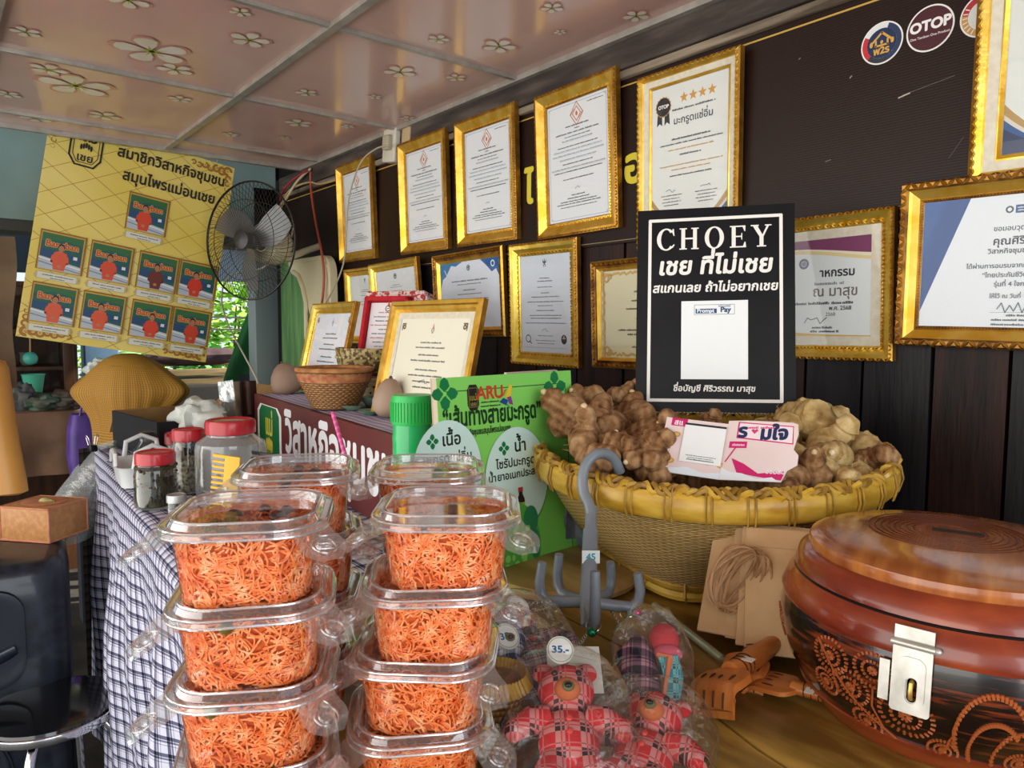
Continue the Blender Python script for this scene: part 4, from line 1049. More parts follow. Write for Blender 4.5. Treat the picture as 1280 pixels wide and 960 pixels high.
dish('flat green glazed leaf dish lying left of the green bowl on the stand', 440, 513, .038, .014)
dish('green glazed scalloped bowl on the stand below the tiny bamboo basket', 464, 509, .034, .026)
dish('flat green glazed dish at the front edge of the stand, right one', 462, 519, .034, .012)
# pedestal tray and red presentation box
tq = at(472, 462, d=1.98)
tray = thing('pedestal_tray', 'ornate footed tray with patterned rim and red base, behind the cream certificate', 'tray', T(tq.x, tq.y, SZ))
h0 = tq.z-SZ
mb = MB(); mb.lathe([(.05, 0), (.052, .006), (.03, .015), (.02, h0*.5), (.03, h0-.02), (.07, h0-.005), (.098, h0)], flat('7c1a20', .35), 32); mb.build('foot', tray)
pat = nz('gilt_pattern', '5a4630', 'b9a468', 90, .4, metal=.3, lo=.45, hi=.55)
mb = MB(); mb.lathe([(.098, h0-.003), (.108, h0+.02), (.112, h0+.06), (.106, h0+.06), (.10, h0+.02), (.0, h0+.015)], pat, 40, capb=False)
for k in range(36): a = 2*PI*k/36; mb.ball((.1105*math.cos(a), .1105*math.sin(a), h0+.035), .0038, flat('d8cfa0', .3, .5), 6, 4)
mb.build('rim', tray)
rbM = T(tq.x, tq.y+.01, SZ+h0+.018) @ RZ(26) @ WM @ RX(-14)
rbx = thing('presentation_box', 'open red presentation box showing a white certificate, on the footed tray', 'box', rbM)
redf = nz('red_felt', 'b01c28', 'c4242e', 60, .9); brocade = nz('red_brocade', 'b0303a', 'd8c4bc', 110, .8, lo=.47, hi=.53)
bw, bh = .145, .185
mb = MB(); mb.box((0, bh/2, -.008), (bw, bh, .010), redf)
for x, y, w, h in ((-bw/2+.006, bh/2, .012, bh), (bw/2-.006, bh/2, .012, bh), (0, .006, bw, .012), (0, bh-.006, bw, .012)): mb.box((x, y, .004), (w, h, .026), redf, bev=.002)
mb.build('tray_half', rbx)
mb = MB(); mb.box((0, bh/2, .0), (bw-.03, bh-.03, .002), flat('e6e2e4', .7)); p = Pr(mb, .001, rough=.7); logo_flame(p, 0, bh*.86, .022)
for k in range(9): p.scrib(0, bh*(.76-.065*k), bw*(.4, .6, .5, .7, .3, .6, .65, .5, .4)[k], .005, INK if k % 3 else 'b06a60')
mb.build('certificate', rbx)
mb = MB(); mb.box((.01, bh+.004, -.03), (bw+.05, .035, .05), brocade, bev=.004); mb.box((bw/2+.028, bh*.62, -.035), (.03, bh*.85, .05), brocade, bev=.004); mb.box((0, bh/2, -.045), (bw+.05, bh, .03), brocade, bev=.004); mb.build('lid', rbx)

# ------------------------------------------------------------------ woven basket heaped with ginger
BC = V((-.697, .964, TZ))
bk = thing('bamboo_basket', 'large round-rimmed bamboo basket heaped with ginger roots', 'basket', T(BC))
BR_ = .270; RIMZ = .195
toCam = V((-BC.x, -BC.y, 0)).normalized(); TILT = .021/.27
def rim_pt(a, r, dz=0.0):
    x, y = r*math.cos(a), r*math.sin(a); return V((x, y, RIMZ+dz-TILT*(x*toCam.x+y*toCam.y)))
wv = weave('bamboo_weave', '94692c', 'f4d084', 150, 58, .9)
SQ = math.radians(-17)
mb = MB(); NA, NV = 120, 20; vs = []; uvs = []; fs = []
def base_pt(a):
    b_ = a-SQ; c, s_ = math.cos(b_), math.sin(b_); k = .143/((abs(c)**5+abs(s_)**5)**(1/5)); return V((k*math.cos(a), k*math.sin(a), .012))
for inner in (0, 1):
    o = len(vs)
    for j in range(NV+1):
        t = j/NV
        for i in range(NA+1):
            a = 2*PI*i/NA; b_ = base_pt(a); r_ = rim_pt(a, BR_-.008, -.018)
            q = b_.lerp(r_, t); bul = 1+.09*math.sin(t*PI)*(1-t*.4); q = V((q.x*bul, q.y*bul, q.z))
            if inner: q = V((q.x*.965, q.y*.965, q.z+.004*(1-t)))
            vs.append(q); uvs.append((i/NA, t))
    for j in range(NV):
        for i in range(NA):
            k = o+j*(NA+1)+i; f = (k, k+1, k+NA+2, k+NA+1); fs.append(f if not inner else f[::-1])
mb.add(vs, fs, wv, uvs=uvs); mb.add([base_pt(2*PI*i/60)*.97 for i in range(60)], [tuple(range(60))], wv); mb.build('body', bk)
strip = nz('bamboo_strip', 'b98a24', 'e3bd50', 16, .38, stretch=(1, 1, 3), h3='d0a53a', coat=.2)
strip_d = nz('bamboo_binding', '8a6420', 'caa040', 30, .5)
mb = MB()
for r0, z0, z1, flip in ((BR_+.004, -.036, .0, 0), (BR_-.012, -.03, .0, 1)):
    rg = []
    for z, dr in ((z0, -.005), (z0+.006, .001), ((z0+z1)/2, .003), (z1-.004, .001), (z1, -.003)): rg.append([rim_pt(2*PI*k/120, r0+dr*(1-2*flip), z) for k in range(120)])
    mb.loft(rg, strip)
mb.build('rim_band', bk)
mb = MB()
for ph in (0, PI, PI/2):      # braided rim edge
    pts = []
    for k in range(560):
        a = 2*PI*k/560; pts.append(rim_pt(a, BR_-.004+.0075*math.sin(a*44+ph), .002+.0042*math.cos(a*44*1.5+ph*1.7)))
    mb.tube(pts, .0040, strip_d if ph != PI else strip, 5, closed=True)
mb.tube([rim_pt(2*PI*k/120, BR_-.004, -.002) for k in range(120)], .006, flat('4a3312', .8), 6, closed=True)
mb.build('braided_edge', bk)
for k in range(34):
    a0 = 2*PI*k/34; mb = MB()
    for da in (-.014, .014):
        a = a0+da+random.uniform(-.004, .004)
        q = [rim_pt(a, BR_-.014, -.02), rim_pt(a, BR_-.012, .0), rim_pt(a, BR_-.002, .006), rim_pt(a, BR_+.006, -.002), rim_pt(a, BR_+.0095, -.018), rim_pt(a+.004, BR_+.004, -.037)]
        mb.tube(q, .0013, strip_d, 5)
    mb.build('rim_lashing', bk)
mb = MB()
for z, k_ in ((.010, 1.03), (.026, 1.055), (.040, 1.06)): mb.tube([V((p_.x*k_, p_.y*k_, z)) for p_ in (base_pt(2*PI*i/96) for i in range(96))], .0075 if z < .03 else .005, strip_d if z > .02 else strip, 7, closed=True)
for i in range(16):
    p_ = base_pt(2*PI*(i+.3)/16); mb.tube([V((p_.x*1.02, p_.y*1.02, .002)), V((p_.x*1.1, p_.y*1.1, .012)), V((p_.x*1.1, p_.y*1.1, .03)), V((p_.x*1.03, p_.y*1.03, .048))], .002, strip_d, 5)
mb.build('foot_ring', bk)

def ginger_mat(name, c1, c2, c3):
    k = ('ginger', name)
    if k in MATS: return MATS[k]
    m, n_, l, b = newmat(name)
    tc = n_.new('ShaderNodeTexCoord')
    t = n_.new('ShaderNodeTexNoise'); t.inputs['Scale'].default_value = 34; t.inputs['Detail'].default_value = 7; t.inputs['Roughness'].default_value = .7; l.new(tc.outputs['Object'], t.inputs['Vector'])
    w = n_.new('ShaderNodeTexWave'); w.inputs['Scale'].default_value = 22; w.inputs['Distortion'].default_value = 6; w.inputs['Detail'].default_value = 3; w.bands_direction = 'X'; l.new(tc.outputs['Object'], w.inputs['Vector'])
    mx = n_.new('ShaderNodeMath'); mx.operation = 'MULTIPLY_ADD'; mx.inputs[1].default_value = .13; l.new(w.outputs['Fac'], mx.inputs[0]); l.new(t.outputs['Fac'], mx.inputs[2])
    r = n_.new('ShaderNodeValToRGB'); e = r.color_ramp.elements; e[0].position = .34; e[1].position = .74; e[0].color = (*hexc(c1), 1); e[1].color = (*hexc(c3), 1); q = e.new(.53); q.color = (*hexc(c2), 1)
    l.new(mx.outputs[0], r.inputs[0]); l.new(r.outputs[0], b.inputs['Base Color']); b.inputs['Roughness'].default_value = .75; b.inputs['Specular IOR Level'].default_value = .25
    bp = n_.new('ShaderNodeBump'); bp.inputs['Strength'].default_value = .7; bp.inputs['Distance'].default_value = .003; l.new(mx.outputs[0], bp.inputs['Height']); l.new(bp.outputs[0], b.inputs['Normal'])
    MATS[k] = m; return m
gm_d = ginger_mat('brown_ginger_skin', '4a2c18', '8f6640', 'b8946a'); gm_p = ginger_mat('pale_ginger_skin', '7a5a30', 'b8985e', 'd6bc88'); tipm = nz('ginger_cut', 'cfae74', 'ead9b0', 60, .7)
def ginger_mesh(m, seed, tall=False):
    rd = random.Random(seed); mb = MB()
    def lobe(p, d, L, r, knob=True):
        p = V(p); d = V(d).normalized(); pts = []; rs = []; sd = d.orthogonal().normalized(); bend = rd.uniform(-.35, .35); N = 15
        for i in range(N):
            t = i/(N-1); pts.append(p+d*L*t+sd*L*bend*(t*t)); prof = math.sqrt(max(0.0, 1-(2*t-1)**4))*(.92+.18*math.sin(t*2.7))
            rs.append(max(.0012, r*prof*(1+.022*math.sin(i*2.6)+rd.uniform(-.07, .07))))
        vs0 = len(mb.v); mb.tube(pts, rs, m, 12)
        for i in range(vs0, len(mb.v)):
            q = V(mb.v[i]); nn = noise.noise(q*55+V((seed, 0, 0)))*.0046+noise.noise(q*150)*.0022; c = p+d*L*.5; mb.v[i] = tuple(q+(q-c).normalized()*nn)
        e = pts[-1]
        if rd.random() < .3: mb.ball(tuple(e-d*.0015), (.0035+rd.random()*.002,)*3, tipm, 8, 5, jit=.2)
        return pts
    L = rd.uniform(.065, .085)
    main = lobe((-L/2, 0, 0), (1, rd.uniform(-.3, .3), rd.uniform(-.2, .2)), L, rd.uniform(.019, .024))
    for k in range(rd.randint(2, 4)):
        b_ = main[rd.randint(2, 9)]; d = V((rd.uniform(-.5, .5), rd.choice((-1, 1))*rd.uniform(.5, 1), rd.uniform(-.3, .9))); lobe(b_, d, rd.uniform(.030, .054), rd.uniform(.0125, .0175))
    for k in range(10):      # root hairs
        b_ = main[rd.randint(1, 9)]; a = rd.uniform(0, 6.28); r = .019; c = b_+V((0, r*math.cos(a), r*math.sin(a))); mb.tube([c, c+V((rd.uniform(-.006, .006), .009*math.cos(a), .009*math.sin(a)))], [.0009, .0003], m, 4)
    return mb
gsrc = {}
for kind, m in (('d', gm_d), ('p', gm_p)):
    for k in range(4): gsrc[kind, k] = ginger_mesh(m, 10*k+(3 if kind == 'd' else 7))
gobj = {}
def ginger(px, py, d, kind, k, rot, sc, label=None):
    q = at(px, py, d=d); R = RZ(rot[0]) @ RY(rot[1]) @ RX(rot[2]); M = T(q) @ R @ S(sc, sc, sc)
    if (kind, k) not in gobj: o = gsrc[kind, k].build('ginger_root'); gobj[kind, k] = o
    else: o = gobj[kind, k].copy(); COL.objects.link(o)
    o.matrix_world = M
    if label: tag(o, label, 'ginger', 'ginger roots heaped in the basket')
    else: tag(o, 'brown knobbly ginger root in the left half of the basket heap' if kind == 'd' else 'pale knobbly ginger root in the right half of the basket heap', 'ginger', 'brown ginger roots in the basket' if kind == 'd' else 'pale ginger roots in the basket')
    return o
gl = [
 (708, 520, 1.12, 'd', 0, (60, -60, 20), 1.05, 'brown ginger root standing against the left rim of the basket'),
 (735, 505, 1.20, 'd', 1, (20, -50, 60), .95, 'brown ginger root with a pale upright tip nearest the green sign'),
 (752, 545, 1.12, 'd', 2, (100, 10, 30), 1.1, None), (725, 552, 1.06, 'd', 3, (140, -20, 80), 1.0, None),
 (790, 520, 1.24, 'd', 1, (10, -20, 10), 1.1, 'thick greyish ginger root left of the black sign, upper edge of heap'),
 (770, 560, 1.08, 'd', 0, (-30, 10, 120), 1.0, None), (805, 552, 1.12, 'd', 3, (30, -15, 40), 1.05, None),
 (768, 525, 1.18, 'd', 3, (60, 20, 200), 1.0, None), (838, 562, 1.1, 'd', 2, (20, -20, 70), 1.0, None), (800, 578, 1.02, 'd', 2, (0, 10, 10), .95, 'brown ginger root with white tip just above the grey hook'),
 (820, 583, 1.02, 'd', 1, (50, 0, 150), .9, None), (845, 552, 1.17, 'd', 0, (80, 0, 0), .9, None), (750, 572, 1.02, 'd', 1, (20, 0, 230), .85, None), (885, 543, 1.2, 'd', 2, (-10, 0, 45), .7, 'brown ginger root under the bottom edge of the black sign'),
 (730, 528, 1.16, 'd', 2, (170, -40, 0), .95, None), (860, 570, 1.06, 'd', 3, (10, 0, 0), .9, None), (910, 560, 1.12, 'd', 0, (30, 0, 90), .9, None), (930, 560, 1.1, 'd', 1, (-40, 0, 30), .95, None), (775, 500, 1.28, 'd', 3, (15, 0, 20), .8, None), (812, 505, 1.3, 'd', 2, (30, -50, 60), .8, None),
 (988, 545, 1.12, 'p', 0, (-50, -5, 20), 1.15, 'pale ginger root at the lower right corner of the black sign'),
 (1010, 540, 1.12, 'p', 1, (-20, 5, 60), 1.25, 'largest pale ginger root on top of the heap, right of the sign'),
 (1035, 555, 1.08, 'p', 2, (-70, 10, 40), 1.15, None), (985, 570, 1.02, 'p', 3, (20, 0, 100), 1.0, None), (1040, 580, 1.0, 'p', 1, (60, 20, 0), .95, None),
 (1075, 562, 1.1, 'p', 3, (-20, 10, 20), .95, 'pale ginger root nearest the right rim of the basket'), (1070, 588, 1.02, 'p', 0, (-60, 0, 140), .9, None), (1010, 595, .97, 'd', 0, (10, 0, 60), .85, 'round reddish-brown ginger root at front right, just inside the rim'),
 (985, 598, .96, 'd', 1, (60, 0, 200), .8, None), (1055, 600, .97, 'p', 2, (150, 0, 30), .8, 'small pale root right of the reddish one at the front rim'), (960, 585, 1.0, 'd', 2, (80, 0, 10), .9, None), (1095, 580, 1.05, 'd', 3, (40, 0, 10), .85, None), (1000, 520, 1.2, 'p', 3, (10, 0, 40), 1.0, None), (1030, 530, 1.2, 'p', 0, (100, 0, 0), 1.0, None), (945, 556, 1.14, 'd', 3, (100, 0, 0), 1.0, None)]
for g_ in gl: ginger(*g_)
for i in range(14):      # lower layer under the heap
    a = 2*PI*i/14; r = .07 if i % 2 else .155
    q = BC+V((r*math.cos(a), r*math.sin(a), .125 if r > .15 else .115)); e = q-CO; dd = e.dot(CF); x = 640+FPX*e.dot(CR)/dd; y = 480-FPX*e.dot(CU)/dd
    ginger(x, y, dd, 'd' if x < 930 else 'p', i % 4, (i*70, 0, i*40), .95)

# ------------------------------------------------------------------ black CHOEY sign standing in the heap
bl_, br_ = at(794, 514, d=1.27), at(995, 517, d=1.205); tl_ = at(806, 265, d=1.30); tr_ = at(996, 252, d=1.235)
CM0 = frame_from(bl_, br_-bl_, (tl_-bl_)+(tr_-br_))
w_ = (br_-bl_).length; h_ = ((tl_-bl_).length+(tr_-br_).length)/2
CM = CM0 @ T(w_/2, h_/2, 0)
cs = thing('payment_sign', 'black CHOEY sign with white border and payment card, standing in the ginger heap', 'sign', CM)
blkp = nz('black_fluted_board', '0e0e10', '161618', 12, .4, detail=2, spec=.2)
mb = MB(); mb.box((0, 0, -.0032), (w_, h_, .006), blkp)
for k in range(46): mb.box((-w_/2+w_*(k+.5)/46, -h_/2-.0004, -.0032), (w_/46*.55, .0012, .004), flat('c9c2b0', .6))
p = Pr(mb, 0, rough=.4); wt_ = 'eeeae2'
mx, my = w_/2-.021*w_/.25, h_/2-.020
p.border(-mx, -my, mx, my, .0055, wt_)
def serif(ch, x, y, s):      # bold roman capitals, x is the left edge; returns the advance
    R = lambda a, b_, c, d: p.rect(x+a*s, y+b_*s, x+c*s, y+d*s, wt_)
    P = lambda pts: p.poly([(x+a*s, y+b_*s) for a, b_ in pts], wt_)
    def bow(a0, a1, n_=40):
        p.z += p.step; vs = []; fs = []
        for k in range(n_+1):
            a = math.radians(a0+(a1-a0)*k/n_); c, si = math.cos(a), math.sin(a)
            vs += [(x+(.42+.42*c)*s, y+(.5+.52*si)*s, p.z), (x+(.42+.235*c)*s, y+(.5+.455*si)*s, p.z)]
        for k in range(n_): fs.append((2*k, 2*k+2, 2*k+3, 2*k+1) if a1 > a0 else (2*k, 2*k+1, 2*k+3, 2*k+2))
        mb.add([v for v in vs], [f[::-1] for f in fs], p.mat(wt_), smooth=False)
    if ch == 'C': bow(42, 318); P([(.70, .98), (.76, .98), (.79, .66), (.75, .66), (.68, .84)]); P([(.62, .12), (.72, .10), (.80, .24), (.77, .27)]); return .84
    if ch == 'O': bow(0, 360); return .92
    if ch == 'H':
        for q in (.1, .62): R(q, 0, q+.17, 1); R(q-.08, 0, q+.25, .055); R(q-.08, .945, q+.25, 1)
        R(.2, .47, .7, .545); return .98
    if ch == 'E':
        R(.1, 0, .27, 1); R(.02, 0, .35, .055); R(.02, .945, .35, 1); R(.2, .94, .66, 1); R(.2, 0, .68, .06); R(.2, .475, .54, .535)
        P([(.63, 1), (.69, 1), (.68, .74), (.645, .74), (.56, .95)]); P([(.58, .05), (.65, .25), (.69, .25), (.72, 0), (.64, 0)]); P([(.49, .5), (.52, .66), (.55, .66), (.55, .35), (.52, .35)]); return .80
    if ch == 'Y':
        P([(.02, 1), (.22, 1), (.50, .46), (.33, .46)]); P([(.66, 1), (.76, 1), (.50, .46), (.42, .46)]); R(.33, 0, .5, .5); R(.22, 0, .61, .055); R(-.04, .945, .3, 1); R(.56, .945, .84, 1); return .82
x = -.098; csz = .0385
for ch in 'CHOEY': x += serif(ch, x*1.0, .106, csz)*csz+.006
p.text('เชย ที่ไม่เชย', .0, .062, .042, wt_, shear=.12, bold=.032, sx=.98)
p.text('สแกนเลย ถ้าไม่อยากเชย', .0, .030, .0218, wt_, shear=.12, bold=.03)
x0, y0 = hit(CM, 851, 474); x1, y1 = hit(CM, 935, 375)
p.rect(x0, y0, x1, y1, 'eef0ee')
cx = (x0+x1)/2; cy = y1-.0155; hw = (x1-x0)*.30
p.border(cx-hw, cy-.0085, cx+hw, cy+.0085, .0008, '6a8a98'); p.rect(cx-hw+.002, cy-.0066, cx+.004, cy+.0015, '1f4470')
p.text('Prompt', cx-hw/2+.002, cy-.005, .0095, 'eef2f4', bold=.03); p.text('Pay', cx+hw/2+.002, cy-.0045, .0125, '1f4470', bold=.04); p.text('พร้อมเพย์', cx+hw*.5, cy+.0042, .0052, '1f4470')
p.text('ชื่อบัญชี ศิริวรรณ มาสุข', .0, -h_/2+.036, .0145, wt_, shear=.12, bold=.025)
mb.build('sign_board', cs)
# pink leaflet stand with the white card
L0 = at(820, 588, d=1.0); L1 = at(902, 600, d=.965); Lt = at(846, 520, d=1.03)
LM = frame_from(L0, L1-L0, Lt-L0)
lf = thing('pink_leaflet', 'folded pink leaflet with white card clipped on, leaning in front of the sign', 'leaflet', LM)
pk = nz('pale_pink_print', 'e2ccc8', 'ead9d6', 8, .3); mg = 'c8286c'
lw, lh = (L1-L0).length, .083
mb = MB(); mb.box((lw/2, lh/2, -.0008), (lw, lh, .0016), pk); p = Pr(mb, 0, rough=.3)
p.poly([(0, 0), (lw, 0), (lw, .010), (lw*.7, .006), (lw*.45, .012), (lw*.2, .007), (0, .013)], 'dfe8ee'); p.poly([(.008, lh-.012), (.03, lh-.012), (.03, lh), (.008, lh)], mg); p.text('สแ', .018, lh-.010, .011, 'f2e6ea', bold=.03)
for a, b_ in ((.018, .058), (.016, .018), (.066, .022), (.084, .02)): p.ell(a, b_, .0058, .0042, 'c99a4a', 12); p.ell(a, b_, .0036, .0024, 'e0bd70', 10)
mb.build('left_panel', lf)
mb = MB(); mb.box((.056, .047, .002), (.056, .058, .001), flat('e9ebe9', .5)); p = Pr(mb, .0026, rough=.5); p.scrib(.056, .0215, .036, .0024, INK)
for k in range(3): p.scrib(.056, .0245-.003*k+.003, .04-.006*k, .0018, INK)
p.rect(.028, .0735, .084, .0765, '26282c'); mb.build('white_card', lf)
M2 = T(lw-.003, 0, 0) @ RY(-16)
mb = MB(); rw, rh = .098, .088
out = [(0, 0), (rw*.82, 0), (rw*.88, .016), (rw, .024), (rw*1.0, .038), (rw*.93, .046), (rw*.97, .068), (rw*.95, rh*.93), (rw*.88, rh*.96), (rw*.3, rh), (0, rh)]
N = len(out); mb.add([(a, b_, -.0014) for a, b_ in out]+[(a, b_, 0) for a, b_ in out], [tuple(range(N))[::-1], tuple(range(N, 2*N))]+[(k, (k+1) % N, (k+1) % N+N, k+N) for k in range(N)], pk, M=M2, smooth=False)
p = Pr(mb, 0, M=M2, rough=.3)
p.poly([(.014, rh*.98), (rw*.9, rh*.90), (rw*.92, rh*.60), (.014, rh*.70)], mg); p.poly([(.016, rh*.96), (rw*.89, rh*.885), (rw*.905, rh*.62), (.016, rh*.72)], 'f0dfe2')
p.scrib(.045, rh*.86, .05, .005, mg); p.text('ร', .022, rh*.72, .026, '26335c', bold=.05); p.text('มใจ', .064, rh*.685, .026, '26335c', bold=.05)
p.poly([(.038, rh*.77), (.033, rh*.83), (.0355, rh*.855), (.038, rh*.835), (.0405, rh*.855), (.043, rh*.83)], 'd8407c')
p.rect(.006, rh*.53, .03, rh*.64, mg); p.line([(.015, rh*.53), (.004, rh*.3)], .0018, mg); p.scrib(.018, rh*.565, .016, .005, 'f2c8d8')
p.poly([(.012, rh*.36), (.03, rh*.27), (.05, rh*.12), (rw*.86, rh*.17), (rw*.82, .002), (.05, .006), (.022, rh*.12)], mg); p.text('ออมสิน', .072, rh*.125, .0085, 'f4e4ea', bold=.03)
p.poly([(0, 0), (rw*.8, 0), (rw*.7, .006), (rw*.5, .003), (rw*.3, .010), (rw*.12, .012), (0, .018)], 'e6ecf0')
mb.build('right_panel', lf)

# ------------------------------------------------------------------ lacquered round box
JC = V((-.270, .790, TZ))
jb = thing('lacquer_box', 'round lacquered wooden box with etched black sides and metal hasp', 'box', T(JC) @ RZ(math.degrees(math.atan2(-JC.y, -JC.x))))   # local +x faces the camera
redw = nz('red_lacquer', '6a2416', 'a04a26', 9, .22, bump=.08, stretch=(1, 1, 3), coat=.5, h3='84341c')
lidw = nz('lid_wood', '8e4a20', 'c07a3e', 7, .2, bump=.06, stretch=(1, 7, 1), coat=.5, h3='a45e2c')
def lacquer():
    m, n_, l, b = newmat('black_lacquer_streaks')
    tc = n_.new('ShaderNodeTexCoord'); mp = n_.new('ShaderNodeMapping'); mp.inputs['Scale'].default_value = (2, 2, 26); mp.inputs['Rotation'].default_value = (.25, .2, 0); l.new(tc.outputs['Object'], mp.inputs[0])
    t = n_.new('ShaderNodeTexNoise'); t.inputs['Scale'].default_value = 7; t.inputs['Detail'].default_value = 8; l.new(mp.outputs[0], t.inputs['Vector'])
    r = n_.new('ShaderNodeValToRGB'); e = r.color_ramp.elements; e[0].position = .52; e[1].position = .68; e[0].color = (*hexc('150d0b'), 1); e[1].color = (*hexc('8a3c1e'), 1)
    l.new(t.outputs['Fac'], r.inputs[0]); l.new(r.outputs[0], b.inputs['Base Color']); b.inputs['Roughness'].default_value = .2; b.inputs['Coat Weight'].default_value = .6; b.inputs['Coat Roughness'].default_value = .06
    return m
lac = lacquer()
JR = .163
prof = [(.118, 0), (.126, .004), (.140, .022), (.153, .045), (.161, .072), (JR, .092), (.160, .108)]
def jr(z):
    for (r0, z0), (r1, z1) in zip(prof[:-1], prof[1:]):
        if z0 <= z <= z1: return r0+(r1-r0)*(z-z0)/(z1-z0)
    return prof[-1][0]
mb = MB(); mb.lathe(prof, lac, 96, capt=False)
mb.lathe([(.117, -.0), (.127, .0008), (.1415, .021), (.139, .023)], redw, 96, capb=False, capt=False); mb.build('body', jb)
mb = MB(); mb.lathe([(.1605, .106), (.162, .112), (.156, .126), (.150, .133)], redw, 96, capb=False, capt=False); mb.lathe([(.150, .133), (.1485, .1345), (.150, .136)], flat('1a0e0a', .4), 96, capb=False, capt=False); mb.lathe([(.150, .136), (.146, .150), (.138, .156), (.05, .157)], redw, 96, capb=False, capt=False); mb.build('shoulder', jb)
et = flat('a65628', .5); mb = MB()
def etch(a, z): r = jr(max(.002, min(.107, z)))+.0006; return V((r*math.cos(a), r*math.sin(a), z))
def stroke(pts, w=.0011):
    mb.tube([etch(a, z) for a, z in pts], w, et, 5)
def petalring(a0, z0, ra, rz, n_, tick=.25):
    for k in range(n_):
        t = 2*PI*k/n_; c, s_ = math.cos(t), math.sin(t); stroke([(a0+ra*c*(1-tick), z0+rz*s_*(1-tick)), (a0+ra*c, z0+rz*s_)], .0012)
def spiral(a0, z0, sc, flip=1):
    petalring(a0, z0, sc*7.0, sc, 26, .16); petalring(a0, z0, sc*4.0, sc*.58, 18, .22); petalring(a0, z0, sc*1.7, sc*.25, 9, .8)
for a0, z0, sc in ((-.62, .082, .017), (-.50, .060, .017), (-.36, .085, .016), (-.44, .028, .014), (-.20, .052, .021), (-.68, .052, .013), (-.02, .026, .012)): spiral(a0, z0, sc)
stroke([(-.70, .092), (-.6, .068), (-.5, .05), (-.4, .036), (-.28, .022), (-.14, .006)]); stroke([(-.34, .03), (-.38, .05), (-.36, .07)]); stroke([(-.5, .05), (-.46, .07)])
def bigarc(a0, z0, sa, sz_, t0, t1, n_=26, w=.0016):
    for k in range(n_):
        t = math.radians(t0+(t1-t0)*k/n_); stroke([(a0+sa*math.cos(t)*.93, z0+sz_*math.sin(t)*.93), (a0+sa*math.cos(t+.03)*1.04, z0+sz_*math.sin(t+.03)*1.04)], w)
    stroke([(a0+sa*math.cos(math.radians(t0+(t1-t0)*k/20)), z0+sz_*math.sin(math.radians(t0+(t1-t0)*k/20))) for k in range(21)], .001)
bigarc(.20, .045, .17, .046, 30, 200); bigarc(.22, .034, .12, .032, 40, 210); bigarc(.34, .03, .12, .03, 20, 260); spiral(.36, .028, .011); bigarc(.58, .055, .16, .04, 20, 220); spiral(.58, .05, .014)
for k in range(14): spiral(.9+k*.31, .055+(.015 if k % 2 else -.01), .017)
stroke([(.04, .06), (.0, .03), (-.04, .02)], .0014); stroke([(.1, .02), (.06, .004)], .0014)
mb.build('etched_flowers', jb)
mb = MB(); LR = .137
mb.lathe([(LR-.012, .154), (LR-.002, .156), (LR, .161), (LR-.002, .167), (LR-.012, .171), (.085, .174), (.0, .1755)], lidw, 96, capb=False)
grv = flat('5c2c14', .5)
for r in (.072, .066, .060, .054, .048, .042, .036, .030): mb.tube([(r*math.cos(2*PI*k/72)-.02, r*math.sin(2*PI*k/72)-.01, .1750-(r/LR)**2*.0008) for k in range(72)], .0007, grv, 4, closed=True)
mb.box((-.02, .0, .1756), (.012, .045, .0006), flat('2a140a', .7)); mb.build('lid', jb)
stl = nz('dull_steel', 'b9b7ae', 'dcdad2', 40, .38, metal=.6)
ha = .02; HM = RZ(math.degrees(-.175)) @ T(JR-.001, 0, .088) @ RY(90) @ RZ(90)   # local x sideways, y up
hs = bpy.data.objects.new('hasp', None); COL.objects.link(hs); hs.parent = jb; hs.matrix_basis = RZ(math.degrees(-.165)) @ T(JR+.0015, 0, .118) @ RY(-6) @ Matrix(((0, 0, 1, 0), (1, 0, 0, 0), (0, 1, 0, 0), (0, 0, 0, 1)))
hs['label'] = 'steel hasp plate with a slot'
mb = MB()
def plate(pts, z0, z1, hole=None):
    N = len(pts)
    if not hole:
        mb.add([(x, y, z0) for x, y in pts]+[(x, y, z1) for x, y in pts], [tuple(range(N))[::-1], tuple(range(N, 2*N))]+[(k, (k+1) % N, (k+1) % N+N, k+N) for k in range(N)], stl, smooth=False)
    else:
        vs = [(x, y, z1) for x, y in pts]+[(x, y, z1) for x, y in hole]+[(x, y, z0) for x, y in pts]+[(x, y, z0) for x, y in hole]
        fs = [(k, (k+1) % N, N+(k+1) % N, N+k) for k in range(N)]+[(2*N+k, 3*N+k, 3*N+(k+1) % N, 2*N+(k+1) % N) for k in range(N)]
        fs += [(k, 2*N+k, 2*N+(k+1) % N, (k+1) % N) for k in range(N)]+[(N+k, N+(k+1) % N, 3*N+(k+1) % N, 3*N+k) for k in range(N)]
        mb.add(vs, fs, stl, smooth=False)
NN = 32
def rr(w, h, r, cx=0, cy=0): return [(x+cx, y+cy) for x, y, _ in rrect(w, h, r, 0, 7)]
plate(rr(.030, .056, .003, 0, -.028), -.001, .001, rr(.0075, .020, .0035, .001, -.036)); plate(rr(.021, .040, .007, 0, -.029), .001, .0024, rr(.009, .0215, .004, .001, -.036)); mb.build('plate', hs)
mb = MB(); mb.tube([(-.0165, .001, .001), (.0165, .001, .001)], .003, stl, 10); mb.ball((.018, .001, .001), .0033, stl, 10, 6); mb.box((0, .008, -.002), (.03, .014, .002), stl); mb.build('hinge', hs)
mb = MB(); mb.box((-.021, -.034, -.0025), (.008, .034, .002), stl); mb.tube([(.001, -.028, -.002), (.001, -.030, .004), (.001, -.036, .006), (.001, -.042, .004), (.001, -.044, -.002)], .0018, flat('c9a85a', .3, .7), 8); mb.build('staple', hs)

